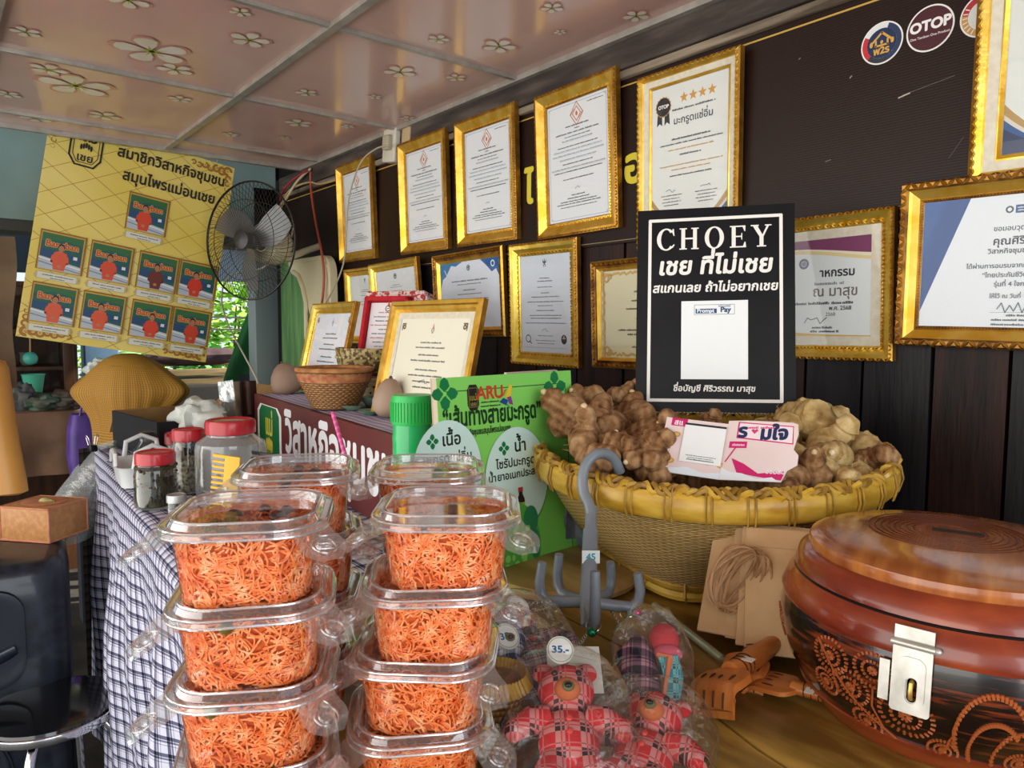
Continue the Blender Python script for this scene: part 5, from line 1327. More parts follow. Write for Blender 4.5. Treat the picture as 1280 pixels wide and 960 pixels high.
# ------------------------------------------------------------------ kraft envelopes with a bundle of rubber bands
kraft = nz('kraft_paper', 'c9a272', 'dcb88a', 14, .75, bump=.1, h3='d2ad7e')
def sheet(label, c4, n_in, grp, thk=.004, flap=True):
    a, b_, c, d = c4       # tl tr br bl (world)
    M = frame_from(d, c-d, a-d); w = (c-d).length; h = (a-d).length
    t = thing('kraft_envelope', label, 'envelope', M, grp); mb = MB(); mb.box((w/2, h/2, 0), (w, h, thk), kraft, bev=.0012); mb.build('pouch', t)
    if flap: mb = MB(); mb.box((w/2, h-.012, thk/2+.0006), (w-.002, .024, .0008), kraft); mb.build('flap', t)
    return t
def env(tl, bl, dT, dB, w, lab, yaw=0):
    a, d = at(*tl, d=dT), at(*bl, d=dB); x = V((math.cos(math.radians(yaw)), math.sin(math.radians(yaw)), 0)); return sheet(lab, (a, a+x*w, d+x*w, d), 1, 'kraft envelopes leaning on the basket')
env((927, 655), (871, 788), .93, .865, .135, 'brown kraft envelope leaning on the basket, rearmost, behind the rubber bands', 24)
env((960, 664), (906, 797), .905, .85, .13, 'brown kraft envelope just right of the rubber bands', 28)
env((966, 667), (919, 806), .892, .835, .13, 'brown kraft envelope, third from the left of the leaning envelopes', 30)
env((985, 672), (930, 815), .88, .82, .13, 'brown kraft envelope, foremost, nearest the lacquer box', 34)
rbm = nz('rubber_bands', 'a67c52', 'c79c70', 40, .55)
c0 = at(921, 722, d=.868); ex = (at(960, 690, d=.868)-at(905, 770, d=.868)).normalized(); ey = (CF.cross(ex)).normalized(); ez = -CF
mb = MB()
for k in range(15):
    s_ = (k-7)/7; w = .017+.006*random.random(); L = .036+.007*random.random(); ox = ey*(s_*.010); pts = []
    for j in range(26):
        t = 2*PI*j/26; pts.append(c0+ox+ex*L*math.cos(t)*(1+.05*math.sin(k))+ey*w*math.sin(t)*(1.0+.3*math.cos(t+k))+ez*(.004+.005*abs(math.sin(k*1.7))+.003*math.sin(2*t+k)))
    mb.tube(pts, .0017, rbm, 5, closed=True, flat=.6)
tag(mb.build('rubber_band_bundle'), 'tangled loop of tan rubber bands tucked between the kraft envelopes', 'rubber bands')

# ------------------------------------------------------------------ orange wooden back scratchers shaped like hands
handw = nz('orange_wood', 'b8642a', 'd08440', 18, .35, stretch=(5, 1, 1), coat=.3); cutm = flat('4a2410', .7)
def scratcher(label, M):
    t = thing('back_scratcher', label, 'back scratcher', M, 'hand-shaped wooden back scratchers'); mb = MB()
    # palm slab curling down at the finger ends: x across, y along the handle, z up
    def pf(u, v, up):
        x = (u-.5)*.052*(.80+.20*math.sin(min(v*1.5, 1)*PI/2+.2) if v > .15 else 1.0)*(1 if v > .75 else 1.0); y = .062*v
        if v > .72: x *= 1-.75*((v-.72)/.28)**2
        z = -.020*max(0, 1-v/.30)**2+.003*math.cos((u-.5)*PI)
        return (x, y, z+(.0038 if up else -.0038))
    mb.grid(lambda u, v: pf(u, v, True), 16, 20, handw); mb.grid(lambda u, v: pf(1-u, v, False), 16, 20, handw)
    edge = [pf(0, v/20, True) for v in range(21)]+[pf(1, 1-v/20, True) for v in range(21)]; edl = [pf(0, v/20, False) for v in range(21)]+[pf(1, 1-v/20, False) for v in range(21)]
    mb.loft([edge, edl], handw); mb.build('palm', t)
    mb = MB()
    for u in (.2, .4, .6, .8): mb.tube([(lambda q: (q[0], q[1], q[2]+.0003))(pf(u, v, True)) for v in (.0, .06, .12)], .0011, cutm, 5)
    for u, v0, v1 in ((.16, .38, .58), (.38, .36, .56), (.58, .36, .50), (.80, .36, .58)): mb.tube([(lambda q: (q[0], q[1], q[2]+.0002))(pf(u, v0+(v1-v0)*k/4, True)) for k in range(5)], [.0006, .0014, .0016, .0014, .0006], cutm, 5)
    mb.build('carved_cut', t)
    mb = MB(); mb.tube([(0, .052, .002), (0, .075, .0), (0, .105, .0), (0, .19, -.002)], [.011, .0105, .012, .0075], handw, 14)
    for y in (.066, .074, .082): mb.tube([(.0112*math.cos(2*PI*k/20), y+.002*math.cos(2*PI*k/20), .0005+.0112*math.sin(2*PI*k/20)) for k in range(20)], .0007, cutm, 4, closed=True)
    mb.box((.008, .075, .0105), (.012, .010, .0006), flat('ece8dc', .6), M=RY(14)); mb.build('handle', t); return t
p0 = at(893, 858, Z=TZ+.024); p1 = at(968, 803, Z=TZ+.026)
yd = (p1-p0).normalized(); SMx = frame_from(p0-yd*.018, yd.cross(V((-.25, -.35, 1))), yd)
scratcher('orange wooden hand-shaped back scratcher lying palm up in front of the envelopes', SMx)
q0 = at(915, 842, Z=TZ+.012); q1 = at(898, 800, Z=TZ+.014); 

q2 = at(1005, 838, Z=TZ+.010); q3 = at(930, 838, Z=TZ+.010)
scratcher('orange wooden back scratcher underneath the first, handle pointing at the kraft envelopes', frame_from(at(925, 852, Z=TZ+.010), V((1, .4, 0)), at(893, 795, Z=TZ+.02)-at(925, 852, Z=TZ+.010)) @ S(.9, .9, .6))
scratcher('orange wooden back scratcher half hidden against the side of the lacquer box', frame_from(at(935, 846, Z=TZ+.008), V((.2, -1, 0)), at(1000, 815, Z=TZ+.01)-at(935, 846, Z=TZ+.008)) @ S(.9, .9, .6))
acr = clear('acrylic', lo=.12, hi=.8, rough=.05, haze=.08)
mb = MB(); mb.tube([at(818, 757, Z=TZ+.006), at(903, 824, Z=TZ+.006)], .0052, acr, 12); mb.tube([at(818, 757, Z=TZ+.006), at(903, 824, Z=TZ+.006)], .0034, acr, 10); tag(mb.build('acrylic_rod'), 'clear plastic rod lying on the table beside the bagged key rings', 'rod')

# ------------------------------------------------------------------ green sign, green jar, cloth lump, straw
gTL, gTR, gBR = at(545, 473, d=1.02), at(713, 463, d=1.21), at(655, 716, Z=TZ)
GM0 = frame_from(gTL, gTR-gTL, gTR-gBR); gw = (gTR-gTL).length; gh = (gTR-gBR).length
GM = GM0 @ T(0, -gh, 0)
gs = thing('green_sign', 'bright green sign board about kaffir lime products, leaning on its easel by the basket', 'sign', GM)
grn = nz('lime_green_print', '7fd45c', '8fdd68', 2, .35, detail=2)
mb = MB(); mb.box((gw/2, gh/2, -.012), (gw, gh, .004), flat('b9a48c', .7)); mb.box((gw/2, gh/2, -.005), (gw, gh, .010), flat('c9b9a2', .7)); mb.box((gw/2, gh/2, .0), (gw, gh, .0008), grn)
p = Pr(mb, .0005, rough=.35); H = lambda x, y: hit(GM, x, y); dk = '163a1e'; em = '0f7a44'
mxx, mxy = gw*.055, gh*.06
p.border(mxx, -.02+.03, gw-mxx, gh-mxy, .0014, '1f5a2c')
a = H(564, 492); p.flower4(a[0]-.012, a[1], .024, em, '8fdd68'); a = H(693, 483); p.flower4(a[0], a[1], .026, em, '8fdd68')
a = H(591, 497); p.poly([(a[0]+x*.011, a[1]+y*.019) for x, y in ((-.6, 1), (.6, 1), (1, .6), (1, -.6), (.6, -1), (-.6, -1), (-1, -.6), (-1, .6))], '1c1c1a'); p.border(a[0]-.008, a[1]-.014, a[0]+.008, a[1]+.014, .0009, '8a7a3a'); p.text('แม่', a[0], a[1]-.004, .012, 'b9a94a'); p.text('เชย', a[0], a[1]-.012, .008, 'b9a94a')
a = H(612, 498); p.text('ARU', a[0]+.001, a[1]+.000, .027, 'c8432c', bold=.03); p.scrib(a[0], a[1]-.006, .036, .0035, dk); p.scrib(a[0], a[1]-.012, .038, .0035, dk)
a = H(632, 497)
for pts, c in ((((-.002, 0), (.008, .02), (.014, .018), (.010, .002)), 'e8c83a'), (((.002, .0), (.010, .002), (.014, -.012), (.006, -.010)), '8a3a8c'), (((-.014, -.006), (.0, -.012), (.004, -.004), (-.006, 0)), '1f4a8a'), (((-.004, .004), (.002, .014), (-.002, .012), (-.008, .002)), 'd8402c'), (((.0, -.008), (.010, -.018), (.004, -.016)), '2a9a4a')): p.poly([(a[0]+x, a[1]+y) for x, y in pts], c)
xa, ya = H(553, 530); xb, yb = H(676, 522)
l_, wd, _ = layout('“เส้นทางสายมะกรูด”'); p.text('“เส้นทางสายมะกรูด”', xa, ya-.006, .036, '143c1c', 'l', bold=.03, sx=(xb-xa)/(wd*.036))
xa, ya = H(575, 537); xb, yb = H(640, 537); l_, wd, _ = layout('วิสาหกิจชุมชนสมุนไพรแม่อนเชย'); p.text('วิสาหกิจชุมชนสมุนไพรแม่อนเชย', xa, ya-.010, .0125, '1f3a22', 'l', bold=.025, sx=(xb-xa)/(wd*.013))
def medal(px, py, rx, ry, lines):
    a = H(px, py); p.ell(a[0], a[1]-.003, rx*1.02, ry*1.02, '5aa84a', 44); p.ell(a[0], a[1], rx, ry, 'd2f0e6', 44)
    for s_, dx, dy, sz_ in lines: p.text(s_, a[0]+dx, a[1]+dy, sz_, '16281c', bold=.025)
    p.flower4(a[0]-.026, a[1]+ry*.62, .011, em, 'd2f0e6'); return a
medal(560, 590, .062, .074, [('เนื้อ', .008, .038, .024), ('มะกรูดแช่อิ่ม', 0, .014, .018)])
a = medal(646, 598, .066, .080, [('น้ำ', .010, .042, .026), ('ไซรัปมะกรูด', -.002, .020, .018), ('น้ำยาอเนกประสงค์', -.002, .002, .0158)])
p.poly([(a[0]-.026+x, a[1]-.055+y) for x, y in ((-.007, 0), (.007, 0), (.008, .02), (.003, .03), (.003, .04), (-.003, .04), (-.003, .03), (-.008, .02))], 'b9c4c8')
p.poly([(a[0]+.004+x, a[1]-.055+y) for x, y in ((-.008, 0), (.008, 0), (.008, .022), (.004, .03), (.004, .038), (-.004, .038), (-.004, .03), (-.008, .022))], '2a1a22'); p.rect(a[0]-.003, a[1]-.05, a[0]+.012, a[1]-.038, 'c8b83a'); p.rect(a[0]-.001, a[1]-.021, a[0]+.009, a[1]-.014, 'b8343a')
p.ell(a[0]+.012, a[1]-.058, .014, .007, 'd8cf4a', 16)
a = H(650, 668); p.ell(a[0]-.02, a[1]-.02, .062, .075, '5cb848', 40); p.ell(a[0]+.022, a[1]+.02, .016, .022, '2f8a5a', 20); p.ell(a[0]+.03, a[1]-.02, .010, .026, '2f8a5a', 20)
for k in range(22): p.ell(a[0]-.045+random.random()*.07, a[1]-.06+random.random()*.08, .003+random.random()*.003, .005, '8fe070', 10)
mb.build('board', gs)
mb = MB(); mb.box((gw*.80, gh*.5, -.035), (gw*.42, gh*.98, .006), flat('d8cdbc', .7), M=T(0, gh, -.012) @ RX(13) @ T(0, -gh, .012) ); mb.box((gw*.80, gh*.52, -.02), (gw*.42, gh*.96, .012), flat('c9baa4', .7)); mb.build('easel_back', gs)
gj = at(516, 690, Z=TZ); gq = thing('green_jar', 'translucent green plastic jar with ribbed green screw lid in front of the stand', 'jar', T(gj.x, gj.y, TZ))
gb = flat('25b868', .25, coat=.3); gl_ = flat('2fc05a', .35)
dG = (gj-CO).dot(CF); u = dG/FPX; gr = 24*u; gtop = (at(515, 492, d=dG).z-TZ)
mb = MB(); mb.lathe([(gr*.9, 0), (gr, .006), (gr*1.0, gtop*.70), (gr*1.02, gtop*.74), (gr*.98, gtop*.76), (gr*.98, gtop*.83)], gb, 40); mb.build('body', gq)
mb = MB(); mb.lathe([(gr*1.05, gtop*.82), (gr*1.08, gtop*.835), (gr*1.06, gtop*.97), (gr*1.0, gtop), (0, gtop*1.005)], gl_, 40)
for k in range(40): a = 2*PI*k/40; mb.box((gr*1.07, 0, gtop*.9), (.003, .0022, gtop*.12), gl_, M=RZ(k*9))
mb.build('screw_lid', gq)
mb = MB(); a, b_ = at(416, 516, d=1.45), at(436, 585, d=1.38); mb.tube([a, b_], .0042, flat('e0559a', .3), 10)
dirv = (b_-a)
for k in range(9): q = a+dirv*(k+.5)/9; mb.tube([q, q+dirv*.04], .0044, flat('ea86b4', .3), 10)
tag(mb.build('drinking_straw'), 'pink striped drinking straw leaning in front of the maroon stand', 'straw')
q = at(703, 668, Z=TZ+.03); mb = MB(); mb.ball((0, 0, 0), (.055, .06, .075), nz('blue_grey_cloth', '5c6470', '8a929c', 30, .95, bump=.5, bscale=160), 26, 18, jit=.35, M=T(q.x, q.y+.03, TZ+.05)); tag(mb.build('cloth_bundle'), 'blue-grey cloth bundle between the green sign and the basket', 'cloth')
bowlw = nz('turned_wood', '8a6a3c', 'b89a62', 5, .4, stretch=(1, 4, 1), h3='a07f4e')
q = at(690, 725, Z=TZ); mb = MB(); mb.lathe([(.10, 0), (.115, .004), (.118, .012), (.112, .018), (0, .020)], bowlw, 48, M=T(q.x+.0, q.y+.02, TZ)); tag(mb.build('round_board'), 'round light wooden board lying under the grey hanger beside the basket', 'board')

# ------------------------------------------------------------------ clear tubs of orange crispy strands, in four stacks
PLA = clear('clear_tub_wall', lo=.045, hi=.7, rough=.05, power=2.0)
PLB = clear('clear_tub_rim', lo=.10, hi=.85, rough=.06, haze=.035, power=1.3)
PLE = clear('clear_tub_edge', lo=.35, hi=.95, rough=.08, haze=.18, power=1.0)
PLT = clear('clear_tub_tab', lo=.12, hi=.8, rough=.10, haze=.10, bump=.3, power=1.4)
CH = .0602; TH = .0575      # stacking pitch, tub height
def crisp():
    m, n_, l, b = newmat('orange_crisp')
    tc = n_.new('ShaderNodeTexCoord'); t = n_.new('ShaderNodeTexNoise'); t.inputs['Scale'].default_value = 120; t.inputs['Detail'].default_value = 3; l.new(tc.outputs['Object'], t.inputs['Vector'])
    r = n_.new('ShaderNodeValToRGB'); e = r.color_ramp.elements; e[0].position = .3; e[1].position = .72; e[0].color = (*hexc('e2601e'), 1); e[1].color = (*hexc('ffbc84'), 1); q = e.new(.5); q.color = (*hexc('fb8c4a'), 1)
    l.new(t.outputs['Fac'], r.inputs[0]); l.new(r.outputs[0], b.inputs['Base Color']); b.inputs['Roughness'].default_value = .45
    return m
CRS = crisp(); CORE = nz('orange_crisp_inside', 'c24c16', 'ee7430', 140, .7)
def body_dims(z):      # inner half sizes of the tub at height z
    t = z/TH; return (.0460+.0055*t, .0440+.0055*t)
def strands(seed, fill=.0510):
    rd = random.Random(seed); mb = MB()
    mb.loft([[(x, y, z) for x, y, _ in rrect(2*(body_dims(z)[0]-.0042), 2*(body_dims(z)[1]-.0042), .022, 0, 5)] for z in (.004, .018, .036, fill-.005)], CORE, capb=True, capt=True)
    def strand(pts): mb.tube(pts, rd.uniform(.00075, .00108), CRS, 4)
    for k in range(1050):
        z = rd.uniform(.003, fill-.002); s_ = rd.random(); L = rd.uniform(.012, .030); ang = rd.gauss(0, .9); cur = rd.uniform(-70, 70); pts = []
        a = s_*4; zz = z; uu = a
        P_ = []
        dirx = ang; off = rd.uniform(.0006, .0032)
        hw, hd = body_dims(z); per = 2*(hw+hd)*2
        pos = s_*per
        for j in range(8):
            w, d = body_dims(max(0, min(TH, zz))); w -= off; d -= off; pp = pos % per
            # position on a rounded square
            e1, e2 = 2*hw, 2*hd
            if pp < e1: x, y = -w+2*w*pp/e1, -d
            elif pp < e1+e2: x, y = w, -d+2*d*(pp-e1)/e2
            elif pp < 2*e1+e2: x, y = w-2*w*(pp-e1-e2)/e1, d
            else: x, y = -w, d-2*d*(pp-2*e1-e2)/e2
            r = .025; cx, cy = w-r, d-r
            if abs(x) > cx and abs(y) > cy:
                q = V((abs(x)-cx, abs(y)-cy, 0)); q = q.normalized()*r if q.length > r else q; x = math.copysign(cx+q.x, x); y = math.copysign(cy+q.y, y)
            wob = .0006*math.sin(j*1.7+k)
            P_.append((x*(1-wob/.05), y*(1-wob/.05), max(.002, min(fill+.001, zz))))
            st_ = L/7; pos += st_*math.cos(dirx); zz += st_*math.sin(dirx); dirx += math.radians(cur)*.35
        strand(P_)
    for k in range(170):
        w, d = body_dims(fill); x, y = rd.uniform(-w+.006, w-.006), rd.uniform(-d+.006, d-.006); ang = rd.uniform(0, 6.28); P_ = []; L = rd.uniform(.012, .026); cur = rd.uniform(-1, 1)
        for j in range(7):
            P_.append((max(-w+.002, min(w-.002, x)), max(-d+.002, min(d-.002, y)), fill-.004+.004*rd.random())); x += L/6*math.cos(ang); y += L/6*math.sin(ang); ang += cur*.5
        strand(P_)
    return mb
STR = []
def make_tub(lab):
    t = thing('plastic_tub', lab, 'tub', None, 'clear tubs of orange crispy strands')
    mb = MB(); rg = []
    for z, g in ((.0, -.005), (.0022, -.001), (.006, 0), (.02, 0), (.045, 0), (TH-.001, .0006)):
        w, d = body_dims(z); rg.append(rrect(2*(w+.0008+g), 2*(d+.0008+g), .027, z, 8))
    mb.loft(rg, PLA, capb=True); mb.build('body', t)
    mb = MB(); w, d = body_dims(TH); W2, D2 = 2*w, 2*d
    mb.loft([rrect(W2+.002, D2+.002, .028, TH-.001, 8), rrect(W2+.008, D2+.008, .031, TH, 8), rrect(W2+.018, D2+.018, .036, TH, 8), rrect(W2+.019, D2+.019, .0365, TH-.004, 8)], PLB)
    mb.tube([V(q) for q in rrect(W2+.019, D2+.019, .0365, TH-.0035, 8)], .0011, PLE, 6, closed=True); mb.build('rim', t)
    mb = MB(); mb.loft([rrect(W2+.017, D2+.017, .0355, TH+.001, 8), rrect(W2+.008, D2+.008, .032, TH+.0015, 8), rrect(W2+.004, D2+.004, .030, TH+.0055, 8), rrect(W2-.001, D2-.001, .028, TH+.0065, 8), rrect(W2-.006, D2-.006, .026, TH+.0058, 8), rrect(W2-.008, D2-.008, .025, TH-.0015, 8)], PLB)
    mb.tube([V(q) for q in rrect(W2+.001, D2+.001, .029, TH+.0062, 8)], .0010, PLE, 6, closed=True); mb.tube([V(q) for q in rrect(W2+.017, D2+.017, .0355, TH+.0012, 8)], .0009, PLE, 6, closed=True)
    mb.loft([rrect(W2-.008, D2-.008, .025, TH-.0015, 8), rrect(W2-.04, D2-.04, .016, TH-.0017, 8)], PLA, capt=True); mb.build('lid', t)
    for k, (sx, sy, a) in enumerate(((.86, -.88, -52), (.90, .86, 40), (-.95, -.25, 195))):
        mb = MB(); X0, Y0 = sx*(w+.006), sy*(d+.006); M = T(X0, Y0, TH) @ RZ(a+(0 if k else -10)) @ RY(24)
        def tf(u, v): 
            wd = .017*(1-.55*max(0, (u-.6)/.4)**2); return (-.004+.036*u, (v-.5)*2*wd, .0012*math.sin(u*7+v*3)-.004*u*u)
        mb.grid(tf, 8, 6, PLT, M=M); o = mb.build('tab', t)
        mb = MB(); mb.lathe([(.0062, 0), (.0058, .0022), (.003, .003), (0, .003)], PLB, 14, M=M @ T(.019, 0, -.001), capb=False); mb.tube([(.0085*math.cos(2*PI*q/18), .0085*math.sin(2*PI*q/18), 0) for q in range(18)], .0008, PLB, 5, closed=True, M=M @ T(.019, 0, -.0008)); mb.build('snap_button', o)
    return t
for k in range(3):
    o = strands(50+k).build('orange_crispy_strands'); STR.append(o)
used_str = [False]*3; tub0 = None
dried = nz('dark_red_fruit', '3e1712', '6e2c1e', 30, .3, coat=.4); olive = flat('6a5a1e', .3, coat=.4)
sauce = clear('sauce_packet', tint='b5602c', lo=.12, hi=.7, rough=.08, haze=.12, bump=.4)
def place_tub(px, py, d, Z, yaw, lab, lab2, i):
    global tub0
    q = at(px, py, d=d); M = T(q.x, q.y, Z) @ RZ(yaw)
    if tub0 is None: tub0 = make_tub(lab); tub0.matrix_world = M
    else: dup(tub0, M, lab)
    k = i % 3; o = STR[k]
    if used_str[k]: o = o.copy(); COL.objects.link(o)
    used_str[k] = True; o.matrix_world = T(q.x, q.y, Z+.001) @ RZ(yaw+(180 if (i//3) % 2 else 0)) 
    tag(o, lab2, 'shredded snack', 'orange strands in the tubs', 'stuff'); return q
ORD = ('lowest', 'second from the bottom', 'second from the top', 'topmost')
ST = {'A': ('front left stack', .55, .0602, ((318, 637), (318, 637), (317, 637), (314, 637)), (-22, -31, -26, -29)),
      'B': ('front right stack', .60, .0578, ((524, 632), (533, 632), (543, 632), (560, 632)), (-30, -42, -33, -38)),
      'C': ('rear left stack', .72, .0602, ((366, 585), (372, 585), (376, 585), (373, 585)), (-20, -33, -24, -28)),
      'D': ('rear right stack', .765, .0578, ((525, 588), (530, 588), (536, 588), (535, 588)), (-28, -38, -30, -36))}
nuts = []
i = 0
for s_, (nm, d, CH, pxs, yaws) in ST.items():
    for k in range(4):
        Z = TZ+.001+CH*k; q = place_tub(pxs[k][0], pxs[k][1], d, Z, yaws[k], 'clear plastic tub of orange strands, %s of the %s' % (ORD[k], nm), 'orange crispy strands inside the %s tub of the %s' % (ORD[k], nm), i); i += 1
        R = T(q.x, q.y, Z) @ RZ(yaws[k])
        if k == 3 and s_ in 'AC':
            for j in range(9):
                x, y = -.034+.0085*j, random.uniform(-.028, .03); r = random.uniform(.0048, .0062); mb = MB(); mb.ball((0, 0, 0), (r*1.15, r*1.15, r*.9), dried, 14, 9, jit=.15)
                tag(mb.build('dried_fruit', M=R @ T(x, y, .0512)), 'dark red-brown dried fruit under the lid of the topmost tub, %s' % nm, 'dried fruit', 'dried fruits on the strands, %s' % nm)
        elif k == 3:
            for j, (x, y, a) in enumerate(((-.018, .004, 20), (.018, -.006, -30))):
                mb = MB(); mb.ball((0, 0, 0), (.021, .017, .0058), sauce, 18, 10, jit=.2, M=RZ(a)); mb.tube([(.019, -.012, 0), (.021, 0, .001), (.019, .012, 0)], .0025, sauce, 6, M=RZ(a))
                tag(mb.build('sauce_sachet', M=R @ T(x, y, .0495)), 'brown sauce sachet at the %s under the lid of the topmost tub, %s' % (('left', 'right')[j], nm), 'sauce sachet')
        elif s_ == 'A' and k in (1, 2):
            mb = MB(); mb.ball((0, 0, 0), (.008, .006, .006), olive, 12, 8); tag(mb.build('green_olive', M=R @ T(.0470, -.03+.008*k, .050)), 'small green-brown fruit against the wall of the tub %s, front left stack' % ORD[k], 'dried fruit')
# little rattan baskets at the frame's lower edge, beside the stacks
rat = weave('rattan_weave', '7a5426', 'c9a262', 60, 12, .8)
def small_basket(label, px, py, Z, r):
    q = at(px, py, Z=Z); t = thing('rattan_basket', label, 'basket', T(q.x, q.y, TZ)); mb = MB()
    mb.lathe([(r*.8, .003), (r*.92, .03), (r, .062)], rat, 40, uv=True); mb.lathe([(r*.76, .006), (r*.95, .062)], rat, 40, uv=True, capb=False, capt=False); mb.build('bowl', t)
    mb = MB()
    for k in range(46): a = 2*PI*k/46; mb.tube([((r-.005)*math.cos(a), (r-.005)*math.sin(a), .058), (r*math.cos(a+.05), r*math.sin(a+.05), .068), ((r+.005)*math.cos(a+.1), (r+.005)*math.sin(a+.1), .057)], .0022, strip_d, 5)
    mb.build('rim', t); return t
small_basket('small rattan basket behind the front right stack of tubs, at the lower edge', 619, 930, TZ, .028)

# ------------------------------------------------------------------ grey hook rack hung on the basket rim, with bagged key-ring toys
gp_ = nz('grey_plastic', '747c84', '8b939a', 10, .32, coat=.2)
aR = math.atan2(at(745, 580, d=1.0).y-BC.y, at(745, 580, d=1.0).x-BC.x)
rp = BC+rim_pt(aR, BR_-.002, .004); out_ = V((math.cos(aR), math.sin(aR), 0)); sdn = V((-out_.y, out_.x, 0))
rk = thing('hook_rack', 'grey plastic rotating hook rack hooked over the front left rim of the basket', 'hook rack', T(rp))
E0 = at(735, 752, Z=TZ+.052)-rp    # centre of the arms
D0 = (rp-CO).dot(CF)
hk = [(775, 590, .012), (768, 574, .004), (756, 567, -.004), (743, 569, -.012), (732, 582, -.018), (728, 600, -.024), (730, 617, -.03), (736, 630, -.036), (739, 645, -.042)]
hp_ = [at(x, y, d=D0+dd)-rp for x, y, dd in hk]; T0 = hp_[-1]; q_ = []
for i in range(len(hp_)-1):
    a, b_, c, d = hp_[max(i-1, 0)], hp_[i], hp_[i+1], hp_[min(i+2, len(hp_)-1)]
    for k in range(5): t = k/5; q_.append(.5*((2*b_)+(c-a)*t+(2*a-5*b_+4*c-d)*t*t+(-a+3*b_-3*c+d)*t**3))
mb = MB(); mb.tube(q_+[T0], .0072, gp_, 14); mb.build('hook', rk)
mb = MB(); u = (E0-T0).normalized(); mb.tube([T0-u*.012, T0+u*.02, T0+u*.021, E0, E0+u*.03], [.0078, .0078, .0098, .0102, .0075], gp_, 16); mb.build('shaft', rk)
tips = {}
for nm, (tx, ty), dd in (('l', (678, 703), .02), ('bl', (699, 693), .05), ('f', (744, 714), -.055), ('br', (763, 703), .05), ('r', (797, 716), .0)):
    dE = (E0+rp-CO).dot(CF); tp = at(tx, ty, d=dE+dd)-rp; el = V((tp.x, tp.y, E0.z+.002)); el = E0+(el-E0)*1.0
    low = V((el.x, el.y, E0.z-.004)); mb = MB(); pts = [E0, E0.lerp(low, .5)+V((0, 0, -.003)), E0.lerp(low, .88)+V((0, 0, -.004)), low.lerp(tp, .12)+(low-E0)*.03, low.lerp(tp, .45)+(low-E0)*.06, tp]
    mb.tube(pts, [.0072, .007, .0068, .0066, .0062, .0056], gp_, 10); mb.build('arm', rk); tips[nm] = (rp+E0.lerp(low, .80)+V((0, 0, -.006)), rp+tp)
mb = MB(); q = T0+u*.055; mb.box((0, 0, 0), (.022, .016, .0006), flat('e6ece8', .5), M=frame_from(q-CF*.0135, CR, CU)); pp = Pr(mb, .0004, M=frame_from(q-CF*.0135, CR, CU)); pp.text('45', 0, -.004, .012, '2a9aa8', bold=.03); mb.build('price_sticker', rk)

cello = clear('cellophane', lo=.035, hi=.55, rough=.10, bump=.9, haze=.012, power=1.8)
ringm = flat('c9c6bd', .25, .9)
def plaid(name, base, stripe, dark, per):
    return check(name, base, dark, stripe, per, .85, ('X', 'Z'), uv=False)
PL_R = plaid('red_check_fabric', 'c0262c', 'c9807c', '2a1a20', .026); PL_K = plaid('black_check_fabric', '26232c', '6a4a5c', 'b0848c', .022); PL_B = plaid('blue_check_fabric', '2c3a5a', '8a94ae', 'd9d4d0', .020); PL_T = plaid('teal_check_fabric', '2f7a84', '6ab0b0', '1f4a58', .016)
def toyM(px, py, Z, yaw, pitch):      # lying on the table, head away from the camera; local z along the body, local y away from the face
    q = at(px, py, Z=Z); f = V((CF.x, CF.y, 0)).normalized(); up = f*math.cos(math.radians(pitch))+V((0, 0, math.sin(math.radians(pitch))))
    x = V((f.y, -f.x, 0)); x = (Matrix.Rotation(math.radians(yaw), 3, 'Z') @ x); upr = (Matrix.Rotation(math.radians(yaw), 3, 'Z') @ up); y = upr.cross(x)
    return Matrix(((x.x, y.x, upr.x, q.x), (x.y, y.y, upr.y, q.y), (x.z, y.z, upr.z, q.z), (0, 0, 0, 1)))
def bag(M, w, h, dp, seed, parent=None, name='cellophane_bag', z0=-.02):
    mb = MB(); rd = random.Random(seed)
    def bf(u, v):
        a = 2*PI*u; tp = max(.12, math.sin(min(1, .12+v*1.05)*PI)**.5) if False else (1-.55*max(0, (v-.72)/.28)); fl = 1-.92*abs(2*v-1)**5
        x = (w/2)*tp*math.copysign(abs(math.cos(a))**.75, math.cos(a)); y = (dp/2)*fl*math.copysign(abs(math.sin(a))**.9, math.sin(a)); z = z0+h*v
        nn = .006*noise.noise(V((x*38+seed, y*38, z*38)))+.003*noise.noise(V((x*90, y*90, z*90+seed)))
        return (x+nn, y+nn, z)
    mb.grid(bf, 36, 30, cello); return mb.build(name, parent)
def key_ring(t, M, tip, bell, seed):
    inv = M.inverted(); tp = inv @ tip; head = V((0, 0, .125))
    mb = MB(); c = tp+V((0, 0, -.006)); mb.tube([c+V((.010*math.cos(2*PI*k/20), .002*math.sin(4*PI*k/20), .010*math.sin(2*PI*k/20))) for k in range(20)], .0009, ringm, 5, closed=True)
    d = (head-c); n_ = max(3, int(d.length/.006))
    for k in range(n_):
        q = c+d*(k+.5)/n_; ex = d.normalized(); ey = ex.orthogonal() if k % 2 else ex.cross(ex.orthogonal())
        mb.tube([q+ex*.0045*math.cos(2*PI*j/10)+ey*.0022*math.sin(2*PI*j/10) for j in range(10)], .0007, ringm, 4, closed=True)
    mb.build('key_ring', t)
    if bell: mb = MB(); q = c+d*.25+V((.006, -.006, 0)); mb.ball(tuple(q), .0068, flat(bell, .18, .7), 14, 10); mb.tube([q+V((-.006, -.0035, -.001)), q+V((0, -.007, -.001)), q+V((.006, -.0035, -.001))], .0009, flat('2a2020'), 5); mb.build('bell', t)
